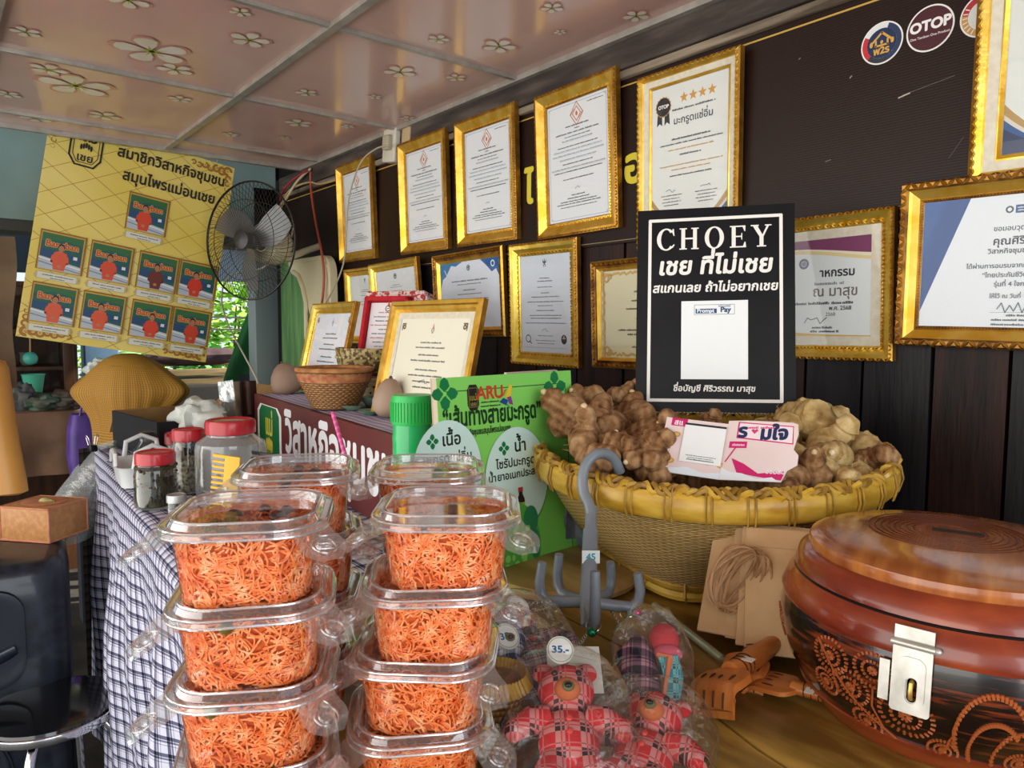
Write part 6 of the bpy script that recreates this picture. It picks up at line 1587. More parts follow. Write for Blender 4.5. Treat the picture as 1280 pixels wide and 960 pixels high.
def price_tag(t, x, z, y, txt='35.-', c='2b6f9a'):
    mb = MB(); M = T(x, y, z) @ RX(90); N = 28
    mb.lathe([(.0175, -.0005), (.0175, .0005)], flat('e9ece6', .5), N, M=M, sx=.85); p = Pr(mb, .0006, M=M); p.ring(0, 0, .0130, .0140, '9ab08a', sy=1.15); p.rect(-.012, -.006, .012, .006, 'f2f4f0'); p.text(txt, 0, -.004, .0125, c, bold=.04); mb.build('price_tag', t)
def bear(label, px, py, Z, yaw, pitch, mat_, tip, bell, tag_xyz, seed, nose='c96a3a'):
    M = toyM(px, py, Z, yaw, pitch) @ S(.8, .8, .8); t = thing('bear_key_ring', label, 'key ring toy', M, 'bagged patchwork toys on the hook rack')
    mb = MB(); mb.ball((0, 0, .035), (.032, .022, .040), mat_, 22, 16)
    for s_ in (-1, 1):
        mb.tube([(s_*.022, -.002, .060), (s_*.040, -.006, .056), (s_*.056, -.010, .044)], [.015, .0145, .011], mat_, 14); mb.ball((s_*.057, -.010, .043), (.0115, .011, .012), mat_, 12, 8)
        mb.tube([(s_*.016, -.004, .012), (s_*.024, -.014, -.006), (s_*.028, -.022, -.016)], [.016, .015, .012], mat_, 14); mb.ball((s_*.028, -.023, -.017), .0125, mat_, 12, 8)
    mb.build('body', t)
    mb = MB(); mb.ball((0, -.004, .092), (.031, .026, .028), mat_, 24, 16)
    for s_ in (-1, 1): mb.ball((s_*.024, .0, .116), (.0125, .006, .012), mat_, 14, 10)
    mb.build('head', t)
    mb = MB(); mb.ball((0, -.025, .081), (.0145, .012, .0122), flat(nose, .8), 16, 10); mb.ball((0, -.0355, .078), (.0068, .004, .0062), flat('6a6a3c', .8), 12, 8); mb.ball((0, -.039, .0768), (.0040, .003, .0030), flat('15120f', .3), 10, 8); mb.build('muzzle', t)
    mb = MB()
    for s_ in (-1, 1): mb.ball((s_*.0130, -.0265, .0990), .0038, flat('0f0e0e', .15), 8, 6)
    for z in (.05, .036): mb.ball((0, -.0225, z), (.0036, .002, .0036), flat('d8403c', .3), 10, 6)
    mb.build('button_eye', t)
    bag(M, .14, .185, .082, seed, t, z0=-.036)
    if tip: key_ring(t, M, tip, bell, seed)
    if tag_xyz: price_tag(t, *tag_xyz)
    return t
def trunky(label, px, py, Z, yaw, pitch, m1, m2, m3, tip, bell, seed):   # folded patchwork bird with a pointed tail
    M = toyM(px, py, Z, yaw, pitch) @ S(.82, .82, .82); t = thing('bird_key_ring', label, 'key ring toy', M, 'bagged patchwork toys on the hook rack')
    mb = MB(); mb.tube([(-.016, 0, .100), (-.020, -.004, .075), (-.010, -.008, .045), (.004, -.006, .018), (.012, -.004, -.005)], [.010, .024, .020, .011, .003], m1, 16); mb.build('body', t)
    mb = MB(); mb.ball((.014, -.010, .098), (.018, .016, .020), m2, 16, 12); mb.ball((.018, -.014, .078), (.017, .012, .011), flat('b8485a', .85), 14, 10); mb.build('head', t)
    mb = MB(); mb.tube([(.018, -.012, .070), (.024, -.012, .045), (.022, -.010, .018), (.018, -.008, .0)], [.016, .015, .009, .002], m3, 4); mb.build('wing', t)
    mb = MB(); mb.tube([(.006, -.020, .072), (.020, -.024, .068), (.012, -.018, .02)], [.004, .004, .002], flat('d07850', .85), 6); mb.build('beak', t)
    bag(M, .095, .185, .06, seed, t, z0=-.035); key_ring(t, M, tip, bell, seed); return t
bear('red checked patchwork bear lying in cellophane below the hook rack, at the lower edge', 714, 972, TZ+.022, 0, 30, PL_R, tips['f'][0], '1f8a62', (-.006, .123, -.034), 1)
bear('blue and white checked patchwork bear in cellophane behind the right stack of tubs', 655, 893, TZ+.025, 22, 34, PL_B, tips['l'][0], None, (-.003, .080, -.036), 2, 'd8d0c4')
bear('red and black bagged toy lying half under the red bear, on its right', 792, 985, TZ+.014, -24, 16, PL_R, tips['br'][0], None, None, 3)
trunky('black checked patchwork bird with teal wing in cellophane, hanging at the right of the rack', 815, 905, TZ+.022, -10, 36, PL_K, flat('b02c34', .85), PL_T, tips['r'][0], 'c8206c', 4)
bear('small dark bagged toy behind the blue bear, under the left rack arm', 684, 852, TZ+.022, 30, 28, PL_K, tips['bl'][0], None, (.0, .1, -.03, '35', '5a4038'), 5)
mb = MB(); M = T(.012, .006, .118); mb.box((0, 0, .008), (.062, .0008, .06), flat('cfd0c4', .6), M=M); p = Pr(mb, .0, M=M @ T(0, -.0006, 0) @ RX(90)); p.line([(-.02, .022), (.0, .026), (.02, .020)], .0006, '8a9a8a'); p.line([(-.02, .016), (.02, .014)], .0006, '9aa89a'); mb.build('backing_card', bpy.data.objects['bear_key_ring'])

# ------------------------------------------------------------------ jars and oddments at the far end of the checked table
jglass = clear('jar_glass', tint='eef4ee', lo=.05, hi=.75, rough=.03, power=2.2); jplast = clear('jar_plastic', tint='d9dcd4', lo=.08, hi=.6, rough=.12, haze=.22)
redlid = flat('b8202c', .3, coat=.3)
def pxw(px, d): return px*d/FPX
def jar(label, px, py, wpx, hpx, lidw_, lidh, glass, content, fill, label_c=None, neck=.8, lid=None, name='lidded_jar', group='glass and plastic jars on the checked table'):
    q = at(px, py, Z=TZ); d = (q-CO).dot(CF); r = pxw(wpx/2, d); h = pxw(hpx, d); rl = pxw(lidw_/2, d); hl = pxw(lidh, d)
    t = thing(name, label, 'jar', T(q.x, q.y, TZ-.002), group); q0 = t
    mb = MB(); mb.lathe([(r*.9, 0), (r*.99, r*.08), (r, r*.2), (r, h*.72), (r*.96, h*.84), (rl*.94, h*.95), (rl*.92, h)], glass, 36, capt=False); mb.build('body', t)
    mb = MB(); mb.lathe([(rl*.96, h-hl*.1), (rl, h-hl*.05), (rl*1.0, h+hl*.75), (rl*.96, h+hl*.95), (rl*.86, h+hl), (rl*.8, h+hl*.9), (0, h+hl*.92)], lid or redlid, 36); mb.build('lid', t)
    if content:
        mb = MB(); mb.lathe([(r*.86, .004), (r*.94, r*.16), (r*.94, h*fill), (r*.5, h*fill+.004), (0, h*fill)], content, 28)
        rd = random.Random(int(px))
        for k in range(90): a = rd.uniform(0, 6.28); z = rd.uniform(.01, h*fill); mb.ball((r*.92*math.cos(a), r*.92*math.sin(a), z), (rd.uniform(.003, .007), .004, rd.uniform(.002, .006)), content, 6, 4)
        o = mb.build('dried_herbs', M=T(q.x, q.y, TZ-.001)); tag(o, label_c, 'dried herbs', None, 'stuff')
    return t
herb_d = nz('dark_herbs', '1c1a10', '4a4024', 70, .5, bump=.5); seeds = nz('brown_seeds', '3a2c22', '8a7458', 110, .7, bump=.6); seeds2 = nz('grey_seeds', '4a443c', 'b0a48e', 120, .7, bump=.5)
jar('large squat clear jar with red screw lid, biggest of the jars', 290, 616, 84, 78, 60, 16, jplast, seeds, .30, 'brown dried bits at the bottom of the largest jar', neck=.7)
jar('small jar packed with dark pickle and bright red lid, front left of the jars', 196, 632, 50, 56, 47, 14, jglass, herb_d, .93, 'dark green pickled leaves filling the front left jar')
jar('tall clear jar with red lid standing tight against the left side of the largest jar', 237, 613, 40, 66, 38, 13, jglass, seeds2, .62, 'grey-brown bits in the tall jar beside the largest jar')
jar('jar with dark red lid showing behind the dark pickle jar', 201, 602, 48, 30, 50, 9, jglass, seeds, .8, 'brown bits in the jar behind the dark pickle jar', lid=flat('8e2a34', .35))
jar('jar whose red lid shows between the black-capped bottle and the tall jar', 224, 578, 30, 26, 32, 13, jglass, herb_d, .8, 'dark bits in the jar behind the tall jar')
jar('little clear jar with silver lid at the lower left of the largest jar', 221, 643, 22, 18, 23, 9, jglass, None, 0, lid=nz('silver_lid', 'a9aca8', 'c6c8c4', 30, .35, metal=.5))
jar('silver-capped jar lying among bags behind the jars', 243, 560, 26, 30, 22, 12, jglass, seeds2, .7, 'pale bits in the silver-capped jar', lid=nz('silver_lid', 'a9aca8', 'c6c8c4', 30, .35, metal=.5))
q = at(186, 582, Z=TZ); d = (q-CO).dot(CF); t = thing('glass_bottle', 'conical clear glass bottle with black cap behind the red-lidded jars', 'bottle', T(q.x, q.y, TZ)); f_ = lambda v: pxw(v, d)
mb = MB(); mb.lathe([(f_(20), 0), (f_(22), .006), (f_(22), f_(12)), (f_(18), f_(20)), (f_(10), f_(30)), (f_(9), f_(38))], jglass, 32, capt=False); mb.build('body', t)
mb = MB(); mb.lathe([(f_(10.5), f_(35)), (f_(10.5), f_(41)), (f_(9), f_(43)), (0, f_(43))], flat('1c1e26', .35), 28); mb.build('cap', t)
# white plastic basket with handle holes
q = at(166, 605, Z=TZ); mb = MB(); wp = flat('dfe2e2', .35)
wbk = thing('white_plastic_basket', 'white plastic handled basket behind the dark pickle jar', 'basket', T(q.x-.03, q.y+.04, TZ) @ RZ(-5)); 
mb.loft([rrect(.20, .15, .03, z, 5) if False else [(x*s_, y*s_, z) for x, y, _ in rrect(.20, .15, .03, 0, 5)] for z, s_ in ((.0, .86), (.045, .95), (.05, 1.0), (.05, .97), (.045, .93), (.004, .84))], wp, capb=True, capt=True); mb.build('tub', wbk)
mb = MB()
for x in (-.098, .098): mb.tube([(x, -.04, .048), (x*1.02, -.035, .085), (x*1.02, 0, .10), (x*1.02, .035, .085), (x, .04, .048)], .006, wp, 8)
for y in (-.073, .073): mb.tube([(-.05, y, .048), (-.04, y, .075), (.0, y, .082), (.04, y, .075), (.05, y, .048)], .005, wp, 8)
mb.build('handle', wbk)
mb = None
def comb(label, px, py, Z, hpx, wpx, m, yaw, d_=0):
    q = at(px, py, Z=Z); d = (q-CO).dot(CF); h = pxw(hpx, d); w = pxw(wpx, d); mb = MB(); q.y -= d_
    mb.box((w*.72, 0, h/2), (w*.56, .004, h), m, bev=.001)
    for k in range(13): z = h*(.03+.94*k/12); mb.box((w*.24, 0, z), (w*.48, .003, h*.035), m)
    mb.box((w*.24, 0, h*.985), (w*.5, .004, h*.03), m); o = mb.build('comb', M=T(q) @ RZ(yaw) @ RY(6)); return tag(o, label, 'comb', 'combs beside the large jar')
comb('yellow comb propped upright against the front of the largest jar', 274, 648, TZ, 84, 36, flat('e8b418', .35), 42, .02)
comb('black comb propped behind the yellow comb', 309, 644, TZ, 82, 26, flat('17161a', .35), 42, -.0)
# open carton, white bag, packets, clip
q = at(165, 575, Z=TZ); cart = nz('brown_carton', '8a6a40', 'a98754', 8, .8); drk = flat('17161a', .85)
ct = thing('open_carton', 'open carton with brown flaps and dark inside, at the far end of the checked table', 'carton', T(-2.42, .64, TZ) @ RZ(6))
mb = MB()
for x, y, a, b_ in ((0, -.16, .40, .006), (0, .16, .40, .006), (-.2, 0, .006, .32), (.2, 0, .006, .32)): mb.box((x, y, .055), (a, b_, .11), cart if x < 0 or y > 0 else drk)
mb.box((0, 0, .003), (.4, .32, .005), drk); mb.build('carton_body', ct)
for nm, M in (('flap', T(-.2, 0, .11) @ RY(-50)), ('flap', T(0, .16, .11) @ RX(38))):
    mb = MB(); mb.box((-.05, 0, 0) if nm and M.translation.x < -.1 else (0, .06, 0), (.10, .31, .004) if M.translation.x < -.1 else (.39, .12, .004), cart); mb.build('flap', ct, M=M)
def lump(name, label, cat, q, r, m, jit=.4, group=None):
    mb = MB(); mb.ball((0, 0, 0), r, m, 28, 20, jit=jit)
    for i in range(len(mb.v)): v = V(mb.v[i]); mb.v[i] = tuple(v*(1+.12*noise.noise(v*30+q)))
    return tag(mb.build(name, M=T(q)), label, cat, group)
q = at(250, 532, Z=TZ+.06); lump('plastic_bag', 'crumpled white plastic bag behind the largest jar', 'bag', at(250, 523, d=2.12), (.085, .07, .055), nz('white_bag', 'c6ccc4', 'e2e8e0', 20, .5, bump=.5))
q = at(205, 566, Z=TZ+.04); lump('dark_bag', 'crumpled dark navy bag behind the black-capped bottle', 'bag', V((q.x-.12, q.y+.12, TZ+.05)), (.12, .08, .05), nz('navy_bag', '1c2430', '39485a', 12, .5, bump=.5))
pq = at(292, 525, Z=TZ+.09)
pkb = flat('3a2018', .5)
tA = thing('packet', 'clear-fronted packet of brown stuff standing upright left of the maroon stand', 'packet', T(at(290, 515, d=2.2)) @ RZ(20) @ RY(-8))
mb = MB(); mb.box((0, 0, .0), (.066, .02, .18), nz('packet_content', '3a2620', 'a09070', 12, .4), bev=.004); mb.build('pouch', tA)
mb = MB(); mb.box((0, -.0115, .0), (.07, .002, .19), clear('packet_film', lo=.15, hi=.7, rough=.08, bump=.6, haze=.1)); mb.build('window_film', tA)
for px, lb in ((314, 'dark brown box standing upright just right of the clear-fronted packet'), (303, 'dark brown box standing upright behind the clear-fronted packet')):
    mb = MB(); mb.box((0, 0, 0), (.032, .03, .20), pkb, bev=.003); mb.box((0, -.0155, .02), (.026, .001, .14), flat('5a3a2a', .4)); tag(mb.build('packet_box', M=T(at(px, 516, d=2.26)) @ RZ(25) @ RY(-4)), lb, 'box', 'dark boxes left of the maroon stand')
q = at(118, 562, Z=TZ+.004); bc = thing('binder_clip', 'black binder clip on the far corner of the checked cloth', 'clip', T(q.x, q.y-.005, TZ-.003) @ RZ(8))
mb = MB(); mb.box((0, 0, .012), (.032, .02, .02), flat('141416', .3, .3), bev=.003); mb.build('clip_body', bc)
mb = MB(); 
for y in (-.008, .008): mb.tube([(-.008, y, .02), (-.012, y*1.6, .045), (-.006, y*2, .052), (.006, y*2, .052), (.012, y*1.6, .045), (.008, y, .02)], .0014, flat('c9c9c6', .2, .9), 6)
mb.build('wire_handle', bc)

# ------------------------------------------------------------------ left foreground: loudspeaker, tissue box, stool, tan panel
spk = flat('20262e', .32, coat=.2); spk2 = nz('speaker_shell', '171c23', '262d38', 30, .3, coat=.2)
sq = V((-2.30, .0, 0)); sp_ = thing('loudspeaker', 'black moulded loudspeaker on the floor with a tissue box on top', 'loudspeaker', T(sq) @ RZ(-8))   # local +x is the front
SH = .768
mb = MB()
def spr(z, k): return [(x-.02*(1-k), y, z) for x, y, _ in rrect(.40*k, .56*k, .07, 0, 6)]
mb.loft([spr(.0, .92), spr(.02, .99), spr(.06, 1), spr(SH-.09, 1), spr(SH-.03, .975), spr(SH-.006, .93), spr(SH, .88)], spk2, capb=True, capt=True); mb.build('cabinet', sp_)
FX = .2; fm = Matrix(((0, 0, 1, FX), (1, 0, 0, 0), (0, 1, 0, 0), (0, 0, 0, 1)))     # x -> world y, y -> up, z -> out
mb = MB(); mb.lathe([(.19, -.002), (.196, .010), (.185, .016), (.175, .006), (.15, .004), (.06, -.012+.014), (.0, .004)], spk, 48, M=fm @ T(-.04, .25, 0), capb=False); 
mb.tube([(.187*math.cos(2*PI*k/60), .187*math.sin(2*PI*k/60), .014) for k in range(60)], .005, flat('2a3038', .25), 8, closed=True, M=fm @ T(-.04, .25, 0)); mb.build('woofer_cone', sp_)
mb = MB()
r0 = [(x, y, .014) for x, y, _ in rrect(.42, .24, .06, 0, 6)]; r1 = [(x, y, .016) for x, y, _ in rrect(.39, .21, .05, 0, 6)]; r2 = [(x*.75, y*.6, .004) for x, y, _ in rrect(.36, .18, .05, 0, 6)]; r3 = [(x*.3, y*.35, .002) for x, y, _ in rrect(.36, .18, .05, 0, 6)]
mb.loft([[(x, y, 0) for x, y, z in r0], r0, r1, r2, r3], spk, M=fm @ T(-.02, SH-.17, 0), capt=True); mb.tube([(-.19, .0, .018), (-.1, -.03, .03), (0, -.038, .034), (.1, -.03, .03), (.19, 0, .018)], .022, spk2, 10, M=fm @ T(-.02, SH-.20, -.012), flat=.6); mb.build('horn', sp_)
mb = MB(); mb.add([(.10, -.02, .004), (.20, .01, .004), (.22, -.06, .004), (.16, -.07, .004)], [(0, 1, 2, 3)], flat('020203', .6), M=fm @ T(-.02, SH-.32, .001), smooth=False)
for k in range(3): mb.box((.14+.025*k, -.03-.01*(k % 2), .006), (.018, .022, .006), spk, M=fm @ T(-.02, SH-.32, 0), bev=.003)
mb.build('port', sp_)
tq_ = at(57, 676, d=2.02); tx = thing('tissue_box', 'tan leatherette tissue box on top of the loudspeaker', 'tissue box', T(tq_.x, tq_.y, SH+.0005) @ RZ(40))
tl_ = nz('tan_leatherette', 'b07a48', 'c68e58', 60, .45, bump=.2, h3='ba834e'); tp_ = nz('pinkish_trim', 'c07a58', 'd08c6a', 40, .45)
mb = MB(); mb.box((0, 0, .047), (.155, .135, .094), tl_, bev=.006); mb.build('box', tx)
mb = MB(); mb.lathe([(.058, .0942), (.060, .0958), (.056, .097), (.03, .0966), (0, .0964)], tp_, 32, sx=1.0, sy=.8, capb=False)
for a, b_ in (((-.077, -.067), (.077, -.067)), ((.077, -.067), (.077, .067)), ((.077, .067), (-.077, .067)), ((-.077, .067), (-.077, -.067))):
    mb.tube([(a[0], a[1], .092), (b_[0], b_[1], .092)], .003, tp_, 6); mb.tube([(a[0], a[1], .003), (a[0], a[1], .092)], .003, tp_, 6); mb.tube([(a[0], a[1], .003), (b_[0], b_[1], .003)], .003, tp_, 6)
mb.build('trim_piping', tx)
mb = MB(); mb.ball((.01, 0, .1), (.026, .008, .006), nz('tissue_tuft', '8a8a4a', 'c9b27a', 40, .7), 10, 6, jit=.4); mb.build('pull_tab', tx)
stq = at(66, 884, Z=.45); sl_ = thing('round_stool', 'round stool with glossy black seat and chrome legs in front of the loudspeaker', 'stool', T(stq.x, stq.y, 0))
chrome = nz('chrome', 'c9c9cc', 'dededf', 10, .12, metal=1.0)
mb = MB(); mb.lathe([(.10, .437), (.136, .44), (.146, .449), (.142, .458), (.12, .462), (0, .463)], flat('101114', .12, coat=.6), 56); mb.build('seat', sl_)
mb = MB(); mb.lathe([(.138, .430), (.1495, .433), (.1515, .442), (.1495, .450), (.145, .4515)], chrome, 56, capb=False, capt=False); mb.build('seat_ring', sl_)
for k in range(4):
    a = PI/4+k*PI/2+.3; ca, sa = math.cos(a), math.sin(a); mb = MB()
    pts = [(r*ca-w*sa, r*sa+w*ca, z) for r, w, z in ((.155, 0, .004), (.150, 0, .15), (.140, 0, .30), (.128, 0, .385), (.105, 0, .418), (.07, 0, .428), (.02, 0, .43))]
    mb.tube(pts, .0105, chrome, 12); mb.lathe([(.013, 0), (.014, .02), (.011, .022)], flat('16161a', .5), 14, c=(.155*ca, .155*sa, 0)); mb.build('leg', sl_)
mb = MB(); mb.tube([(.145*math.cos(2*PI*k/40), .145*math.sin(2*PI*k/40), .17) for k in range(40)], .007, chrome, 10, closed=True); mb.build('foot_ring', sl_)
tanp = nz('tan_leather', 'b07a34', 'cc9448', 3, .35, detail=3)
mb = MB(); fw = V((CF.x, CF.y, 0)).normalized(); rings = []
for py, xr in ((446, -12), (452, 2), (460, 7), (500, 13), (555, 22), (600, 31), (614, 33), (618, 24)):
    c = at(-42, py, d=1.62); hw = (at(xr, py, d=1.62)-c).length; sh = CR*(1 if xr > -40 else -1); th = .02 if py in (446, 618) else .05
    rings.append([c+V((CR.x, CR.y, 0)).normalized()*hw*math.copysign(abs(math.cos(2*PI*k/32))**.8, math.cos(2*PI*k/32))+fw*th*math.sin(2*PI*k/32) for k in range(32)])
mb.loft(rings, tanp, capb=True, capt=True)
for xx in (-62, -22): mb.tube([at(xx, 450, d=1.62), at(xx*.5-20, 300, d=1.62), V((at(xx*.5-20, 300, d=1.62).x, at(xx*.5-20, 300, d=1.62).y, CEZ))], .006, tanp, 8)
tag(mb.build('tan_bag'), 'smooth tan leather-like bag hanging at the left edge, above the loudspeaker', 'bag')
curt = nz('brown_cloth', '4a3a2a', '6a563e', 8, .9)
mb = MB(); mb.grid(lambda u, v: at(-60+(66+3*math.sin(v*8))*u, 295+190*v, d=1.75)+V((0, .02*math.sin(u*14), 0)), 20, 16, curt); c_ = at(-40, 295, d=1.75); mb.tube([c_, V((c_.x, c_.y, CEZ))], .004, curt, 6); tag(mb.build('brown_curtain'), 'strip of brown cloth hanging above the tan bag at the left edge', 'curtain')
gbag = clear('thin_bag', tint='dfeed2', lo=.10, hi=.6, rough=.2, bump=.8, haze=.2)
q = at(88, 628, d=2.35); mb = MB()
def gb_(u, v):
    a = u*2*PI; r = (.02+.15*math.sin(min(v*.9+.1, 1)*PI*.55)); w = V((math.cos(a)*r*.55, math.sin(a)*r*.55, -.30*v)); w.x += -.05*v; w.y -= .14*v; n_ = noise.noise(w*14)*.02; return q+V((.1, .10, .20))+w+V((n_, n_, n_))
mb.grid(gb_, 26, 18, gbag); tag(mb.build('clear_plastic_bag'), 'pale greenish clear plastic bag hanging from the table end behind the tissue box', 'bag')
dk2 = check('dark_plaid', '3a352e', '0f0e0d', '241f1a', .03)
mb = MB(); mb.grid(lambda u, v: V((-2.60-.012*math.sin(u*16), .36+.9*u, TZ-.004-.85*v)), 30, 14, dk2, uvfn=lambda u, v: (u*.9, v*.85)); tag(mb.build('dark_cloth'), 'dark plaid cloth hanging over the far end of the long table', 'cloth')

# ------------------------------------------------------------------ the dim back area
dkw = nz('dark_cabinet_wood', '2c1a10', '4a2e1a', 6, .4, bump=.1, stretch=(5, 5, .7))
cL, cR = at(-150, 450, X=-4.6), at(97, 450, X=-4.6); top = at(40, 352, X=-4.6).z; cb_ = thing('display_cabinet', 'dark wooden glass-fronted cabinet at the far left, turquoise ball hanging on it', 'cabinet', T(-4.6, (cL.y+cR.y)/2, 0)); cw_ = cR.y-cL.y
mb = MB()
for y in (-cw_/2+.02, cw_/2-.02): mb.box((-.2, y, top/2), (.4, .04, top), dkw)
mb.box((-.2, 0, top-.02), (.42, cw_+.04, .04), dkw); mb.box((-.39, 0, top/2), (.02, cw_, top), dkw); mb.box((-.2, 0, .45), (.4, cw_, .9), dkw)
for z in (1.12, 1.32): mb.box((-.2, 0, z), (.36, cw_-.06, .02), dkw)
mb.build('carcass', cb_)
for s_ in (-1, 1):
    t2 = bpy.data.objects.new('door', None); COL.objects.link(t2); t2.parent = cb_; yc = s_*(cw_/4-.005); t2.location = (.012, yc, 0); hh = top-.96; wd = cw_/2-.03
    mb = MB()
    for y in (-wd/2+.025, wd/2-.025): mb.box((0, y, .93+hh/2), (.024, .05, hh), dkw, bev=.003)
    for z in (.95, .93+hh-.02): mb.box((0, 0, z), (.024, wd, .05), dkw, bev=.003)
    mb.build('door_frame', t2)
    mb = MB(); mb.box((-.002, 0, .93+hh/2), (.004, wd-.08, hh-.06), GLASS); mb.build('pane', t2)
rdm = random.Random(5)
for k in range(9):
    y = cb_.location.y-cw_/2+.12+k*(cw_-.2)/9; z = 1.133 if k % 2 else 1.333; mb = MB(); r = rdm.uniform(.025, .04); mb.lathe([(r*.6, 0), (r, .02), (r*.9, .06), (r*1.1, .07)], (flat('6a7a80', .3), flat('8a8a7c', .3), flat('4a5a52', .3))[k % 3], 20, M=T(-4.78, y, z)); tag(mb.build('cup'), 'cup on a shelf inside the dark glass-fronted cabinet', 'cup', 'cups in the glass-fronted cabinet')
q = at(38, 448, X=-4.55); bb_ = thing('turquoise_ball', 'turquoise ball ornament hanging on the cabinet front', 'ornament', T(q)); mb = MB(); mb.ball((0, 0, 0), .034, flat('4aa898', .5), 20, 14); mb.build('ball', bb_); mb = MB(); mb.tube([(0, 0, .03), (0, .002, .09), (0, 0, .14)], .004, flat('a9865c', .8), 6); mb.build('string', bb_)
mb = MB(); q = at(42, 480, X=-4.35); mb.lathe([(.035, -.05), (.05, .045), (.054, .05), (.048, .048), (.03, -.045), (0, -.045)], flat('4fae92', .4), 28, M=T(q)); 
bz = q.z-.05; tag(mb.build('teal_tub'), 'teal plastic tub on the clutter in front of the cabinet', 'tub')
brn = nz('brown_tablecloth', '5a4334', '7a5c46', 7, .85, bump=.2)
tQ = at(60, 512, X=-4.0); tq2 = thing('side_table', 'side table with brown cloth in front of the cabinet', 'table', T(-4.2, .1, 0))
ttz = tQ.z; mb = MB()
def sc(u, v):
    s_ = v*1.0; x = .22; 
    if s_ < .44: return (-.22+s_, -.7+1.32*u, ttz)
    return (.22+.012*math.sin(u*40)*min(1, (s_-.44)*4), -.7+1.32*u, ttz-(s_-.44)*.55)
mb.grid(sc, 60, 24, brn); mb.build('cloth', tq2)
for x in (-.18, .18):
    for y in (-.6, .55): mb = MB(); mb.box((x, y, ttz/2-.01), (.05, .05, ttz-.03), dkw); mb.build('leg', tq2)
tub_base = bz
mb = MB(); q = at(42, 505, X=-4.3); mb.box((q.x-.04, q.y, (ttz+tub_base)/2), (.16, .3, max(.02, tub_base-ttz)), flat('2f3a34', .8), bev=.01); tag(mb.build('storage_box'), 'dark box under the teal tub on the side table', 'box')
for px, lab, col, r in ((30, 'dark bottle-like bundle at the left of the side table clutter', '1f2a3a', (.05, .05, .07)), (52, 'green folded bag on the side table clutter', '3f6a52', (.09, .08, .04)), (80, 'dark red bag on the side table clutter', '4a2420', (.08, .08, .045)), (98, 'grey crumpled bag at the right end of the side table', '4a4c48', (.06, .06, .05))):
    q = at(px, 505, X=-4.02); lump('cloth_bundle', lab, 'bundle', V((-4.03, q.y, ttz+r[2]*.8)), r, nz('bundle_'+col, col, '5c5a50', 16, .8, bump=.4))
pb = at(108, 540, d=3.3); mb = MB()
pu = nz('purple_bag', '46307a', '6a4aa4', 6, .5, bump=.3)
mb.loft([[(pb.x+x*s_, pb.y+y*s_, z) for x, y, _ in rrect(.13, .15, .03, 0, 5)] for z, s_ in ((pb.z-.20, .9), (pb.z-.1, 1.05), (pb.z+.02, .95), (pb.z+.085, .75))], pu, capb=True, capt=True); mb.tube([(pb.x+.05, pb.y-.03, pb.z+.08), (pb.x+.05, pb.y-.02, pb.z+.13), (pb.x+.05, pb.y+.02, pb.z+.13), (pb.x+.05, pb.y+.03, pb.z+.08)], .006, pu, 6)
for sgn in (1,): mb.box((pb.x, pb.y, (pb.z-.2)/2), (.10, .10, pb.z-.2), flat('2a2a34', .8))
tag(mb.build('purple_bag'), 'purple bag standing left of the yellow-cloth-covered shape', 'bag')
# yellow patterned cloth thrown over a tall stand
def ycloth():
    m, n_, l, b = newmat('gold_patterned_cloth'); tc = n_.new('ShaderNodeTexCoord'); v = n_.new('ShaderNodeTexVoronoi'); v.inputs['Scale'].default_value = 100; v.inputs['Randomness'].default_value = 0; l.new(tc.outputs['UV'], v.inputs['Vector'])
    r = n_.new('ShaderNodeValToRGB'); e = r.color_ramp.elements; e[0].position = .25; e[1].position = .45; e[0].color = (*hexc('7c5518'), 1); e[1].color = (*hexc('b8862e'), 1); l.new(v.outputs['Distance'], r.inputs[0]); l.new(r.outputs[0], b.inputs['Base Color']); b.inputs['Roughness'].default_value = .75
    return m
yc = at(162, 500, d=3.1); ym = ycloth(); mb = MB(); bot = .35
prof_y = [(0, .20, 0), (.03, .199, .0), (.06, .192, .05), (.09, .178, .1), (.115, .157, .2), (.135, .13, .35), (.15, .095, .5), (.16, .06, .7), (.163, .03, .9), (.158, -.0, 1), (.15, -.03, 1), (.142, -.07, 1), (.138, -.12, 1), (.136, -.2, 1), (.138, -.3, 1), (.15, -.55, 1)]
def yf(u, v):
    a = 2*PI*u; t = v*(len(prof_y)-1); i = min(len(prof_y)-2, int(t)); f = t-i; f2 = f
    r, z, fo = [prof_y[i][k]*(1-f2)+prof_y[i+1][k]*f2 for k in range(3)]
    ex = V((CR.x, CR.y, 0)).normalized(); ey = V((CF.x, CF.y, 0)).normalized()
    wv_ = 1+.06*fo*math.sin(a*4+z*3+1)+.09*fo*(abs(math.sin(a*3.5+2*math.sin(a*2)))-.5)+.010*fo*math.sin(a*23); wing = .08*max(0, math.cos(a))**3*math.exp(-((z-.045)/.075)**2)+.075*max(0, -math.cos(a))**3*math.exp(-((z-.035)/.075)**2)
    return yc+ex*math.cos(a)*(r*wv_+wing)+ey*math.sin(a)*r*wv_*.8+V((0, 0, z))
mb.grid(yf, 140, 60, ym, uvfn=lambda u, v: (u*1.2, v)); tag(mb.build('patterned_cloth'), 'gold patterned cloth draped over a tall covered stand beneath the yellow poster', 'cloth')
mb = MB(); mb.lathe([(.16, 0), (.16, .02), (.02, .03), (.02, yc.z+.1), (.10, yc.z+.15), (.0, yc.z+.17)], flat('3a3a3c', .5), 24, M=T(yc.x, yc.y, 0)); tag(mb.build('covered_stand'), 'stand hidden under the gold patterned cloth', 'stand')
mb = MB(); q = at(128, 462, d=3.5); lump('white_bag', 'whitish bag peeping over the left shoulder of the gold cloth', 'bag', q, (.07, .07, .05), nz('white_bag', 'c6ccc4', 'e2e8e0', 20, .5, bump=.5))
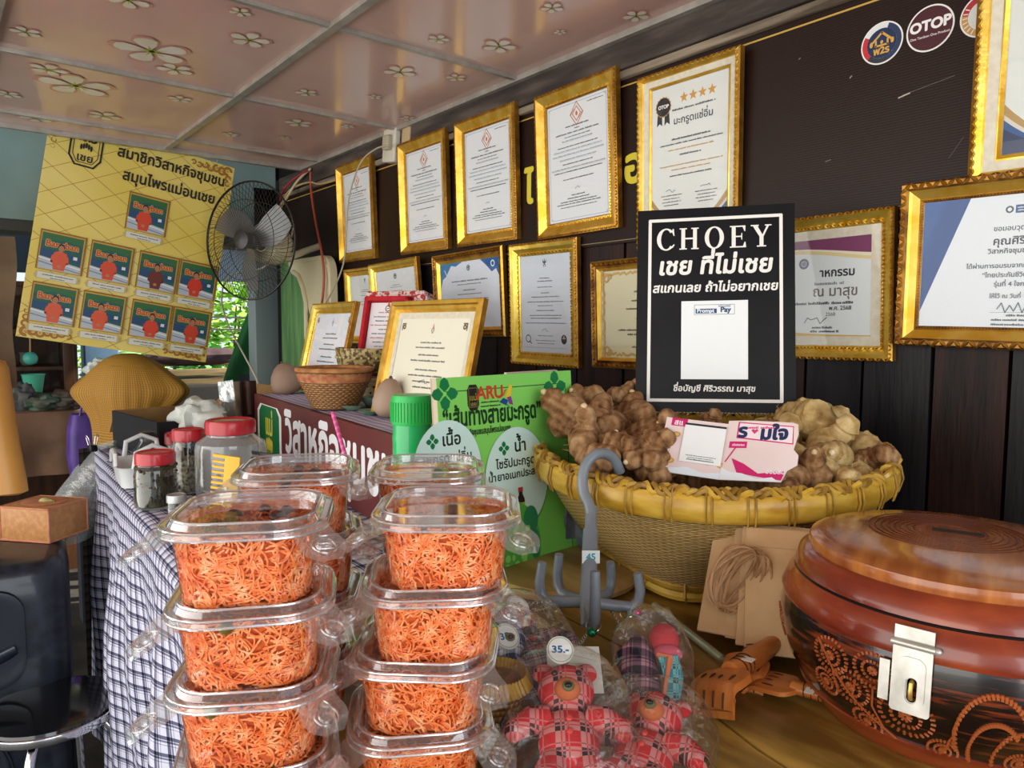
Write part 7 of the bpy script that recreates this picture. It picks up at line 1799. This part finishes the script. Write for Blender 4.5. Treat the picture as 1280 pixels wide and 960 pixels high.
# bench, green jacket
bw_ = nz('old_bench_wood', '5a4a34', '8a764e', 6, .7, bump=.3, stretch=(6, .6, 6))
b0, b1 = at(205, 464, X=-4.1), at(304, 472, X=-4.1); be = thing('wooden_bench', 'old wooden bench rails below the bright opening', 'bench', T(-4.1, (b0.y+b1.y)/2, 0)); bl2 = b1.y-b0.y+.2
for x, z, nm in ((.0, b0.z-.01, 'rail'), (-.25, b0.z+.03, 'rail')): mb = MB(); mb.box((x, 0, z), (.05, bl2, .035), bw_, bev=.003); mb.build(nm, be)
mb = MB(); mb.box((-.12, 0, b0.z-.06), (.3, bl2-.1, .03), bw_); mb.build('seat', be)
for y in (-bl2/2+.06, bl2/2-.06):
    for x in (0, -.25): mb = MB(); mb.box((x, y, b0.z/2-.01), (.045, .045, b0.z), bw_); mb.build('leg', be)
mb = MB(); mb.ball((0, 0, 0), (.12, .26, .05), nz('dark_red_bundle', '3a2a2c', '564248', 10, .9, bump=.3), 26, 14, jit=.2, M=T(-4.2, (b0.y+b1.y)/2+.0, b0.z+.07)); tag(mb.build('blanket'), 'dark folded blanket lying on top of the bench', 'blanket')
mb = MB(); mb.box((-4.85, b1.y+.0, .5), (.3, .9, .98), flat('1e1a17', .85), bev=.02); tag(mb.build('dark_block'), 'dark chest standing behind the bench', 'chest')  # plain dark box put in for the dark area behind the bench
jk = nz('green_jacket', '0f4a24', '1c7038', 5, .7, bump=.2); jq = at(316, 396, X=-3.62); mb = MB()
def jf(u, v):
    a = 2*PI*u; r = .035+.085*min(1, v*2.2)+.05*v; w = .045+.02*v; fo = 1+.12*math.sin(a*6+v*4)
    return V((jq.x+.02+w*math.cos(a)*fo*.7, jq.y-.03*v+r*math.sin(a)*fo, jq.z-.70*v-.03*(1-abs(math.sin(a)))*0))
mb.grid(jf, 60, 26, jk); mb.ball((jq.x+.02, jq.y, jq.z), (.035, .038, .03), jk, 14, 8); jo = mb.build('green_jacket'); tag(jo, 'dark green jacket hanging beside the blue-grey pillar', 'jacket')
mb = MB(); mb.grid(lambda u, v: V((jf(.0+.22*(u-.5), .40+.22*v).x+.006, jf(.22*(u-.5), .40+.22*v).y, jf(.22*(u-.5), .40+.22*v).z)), 8, 5, flat('3a4044', .8)); mb.build('grey_patch', jo)
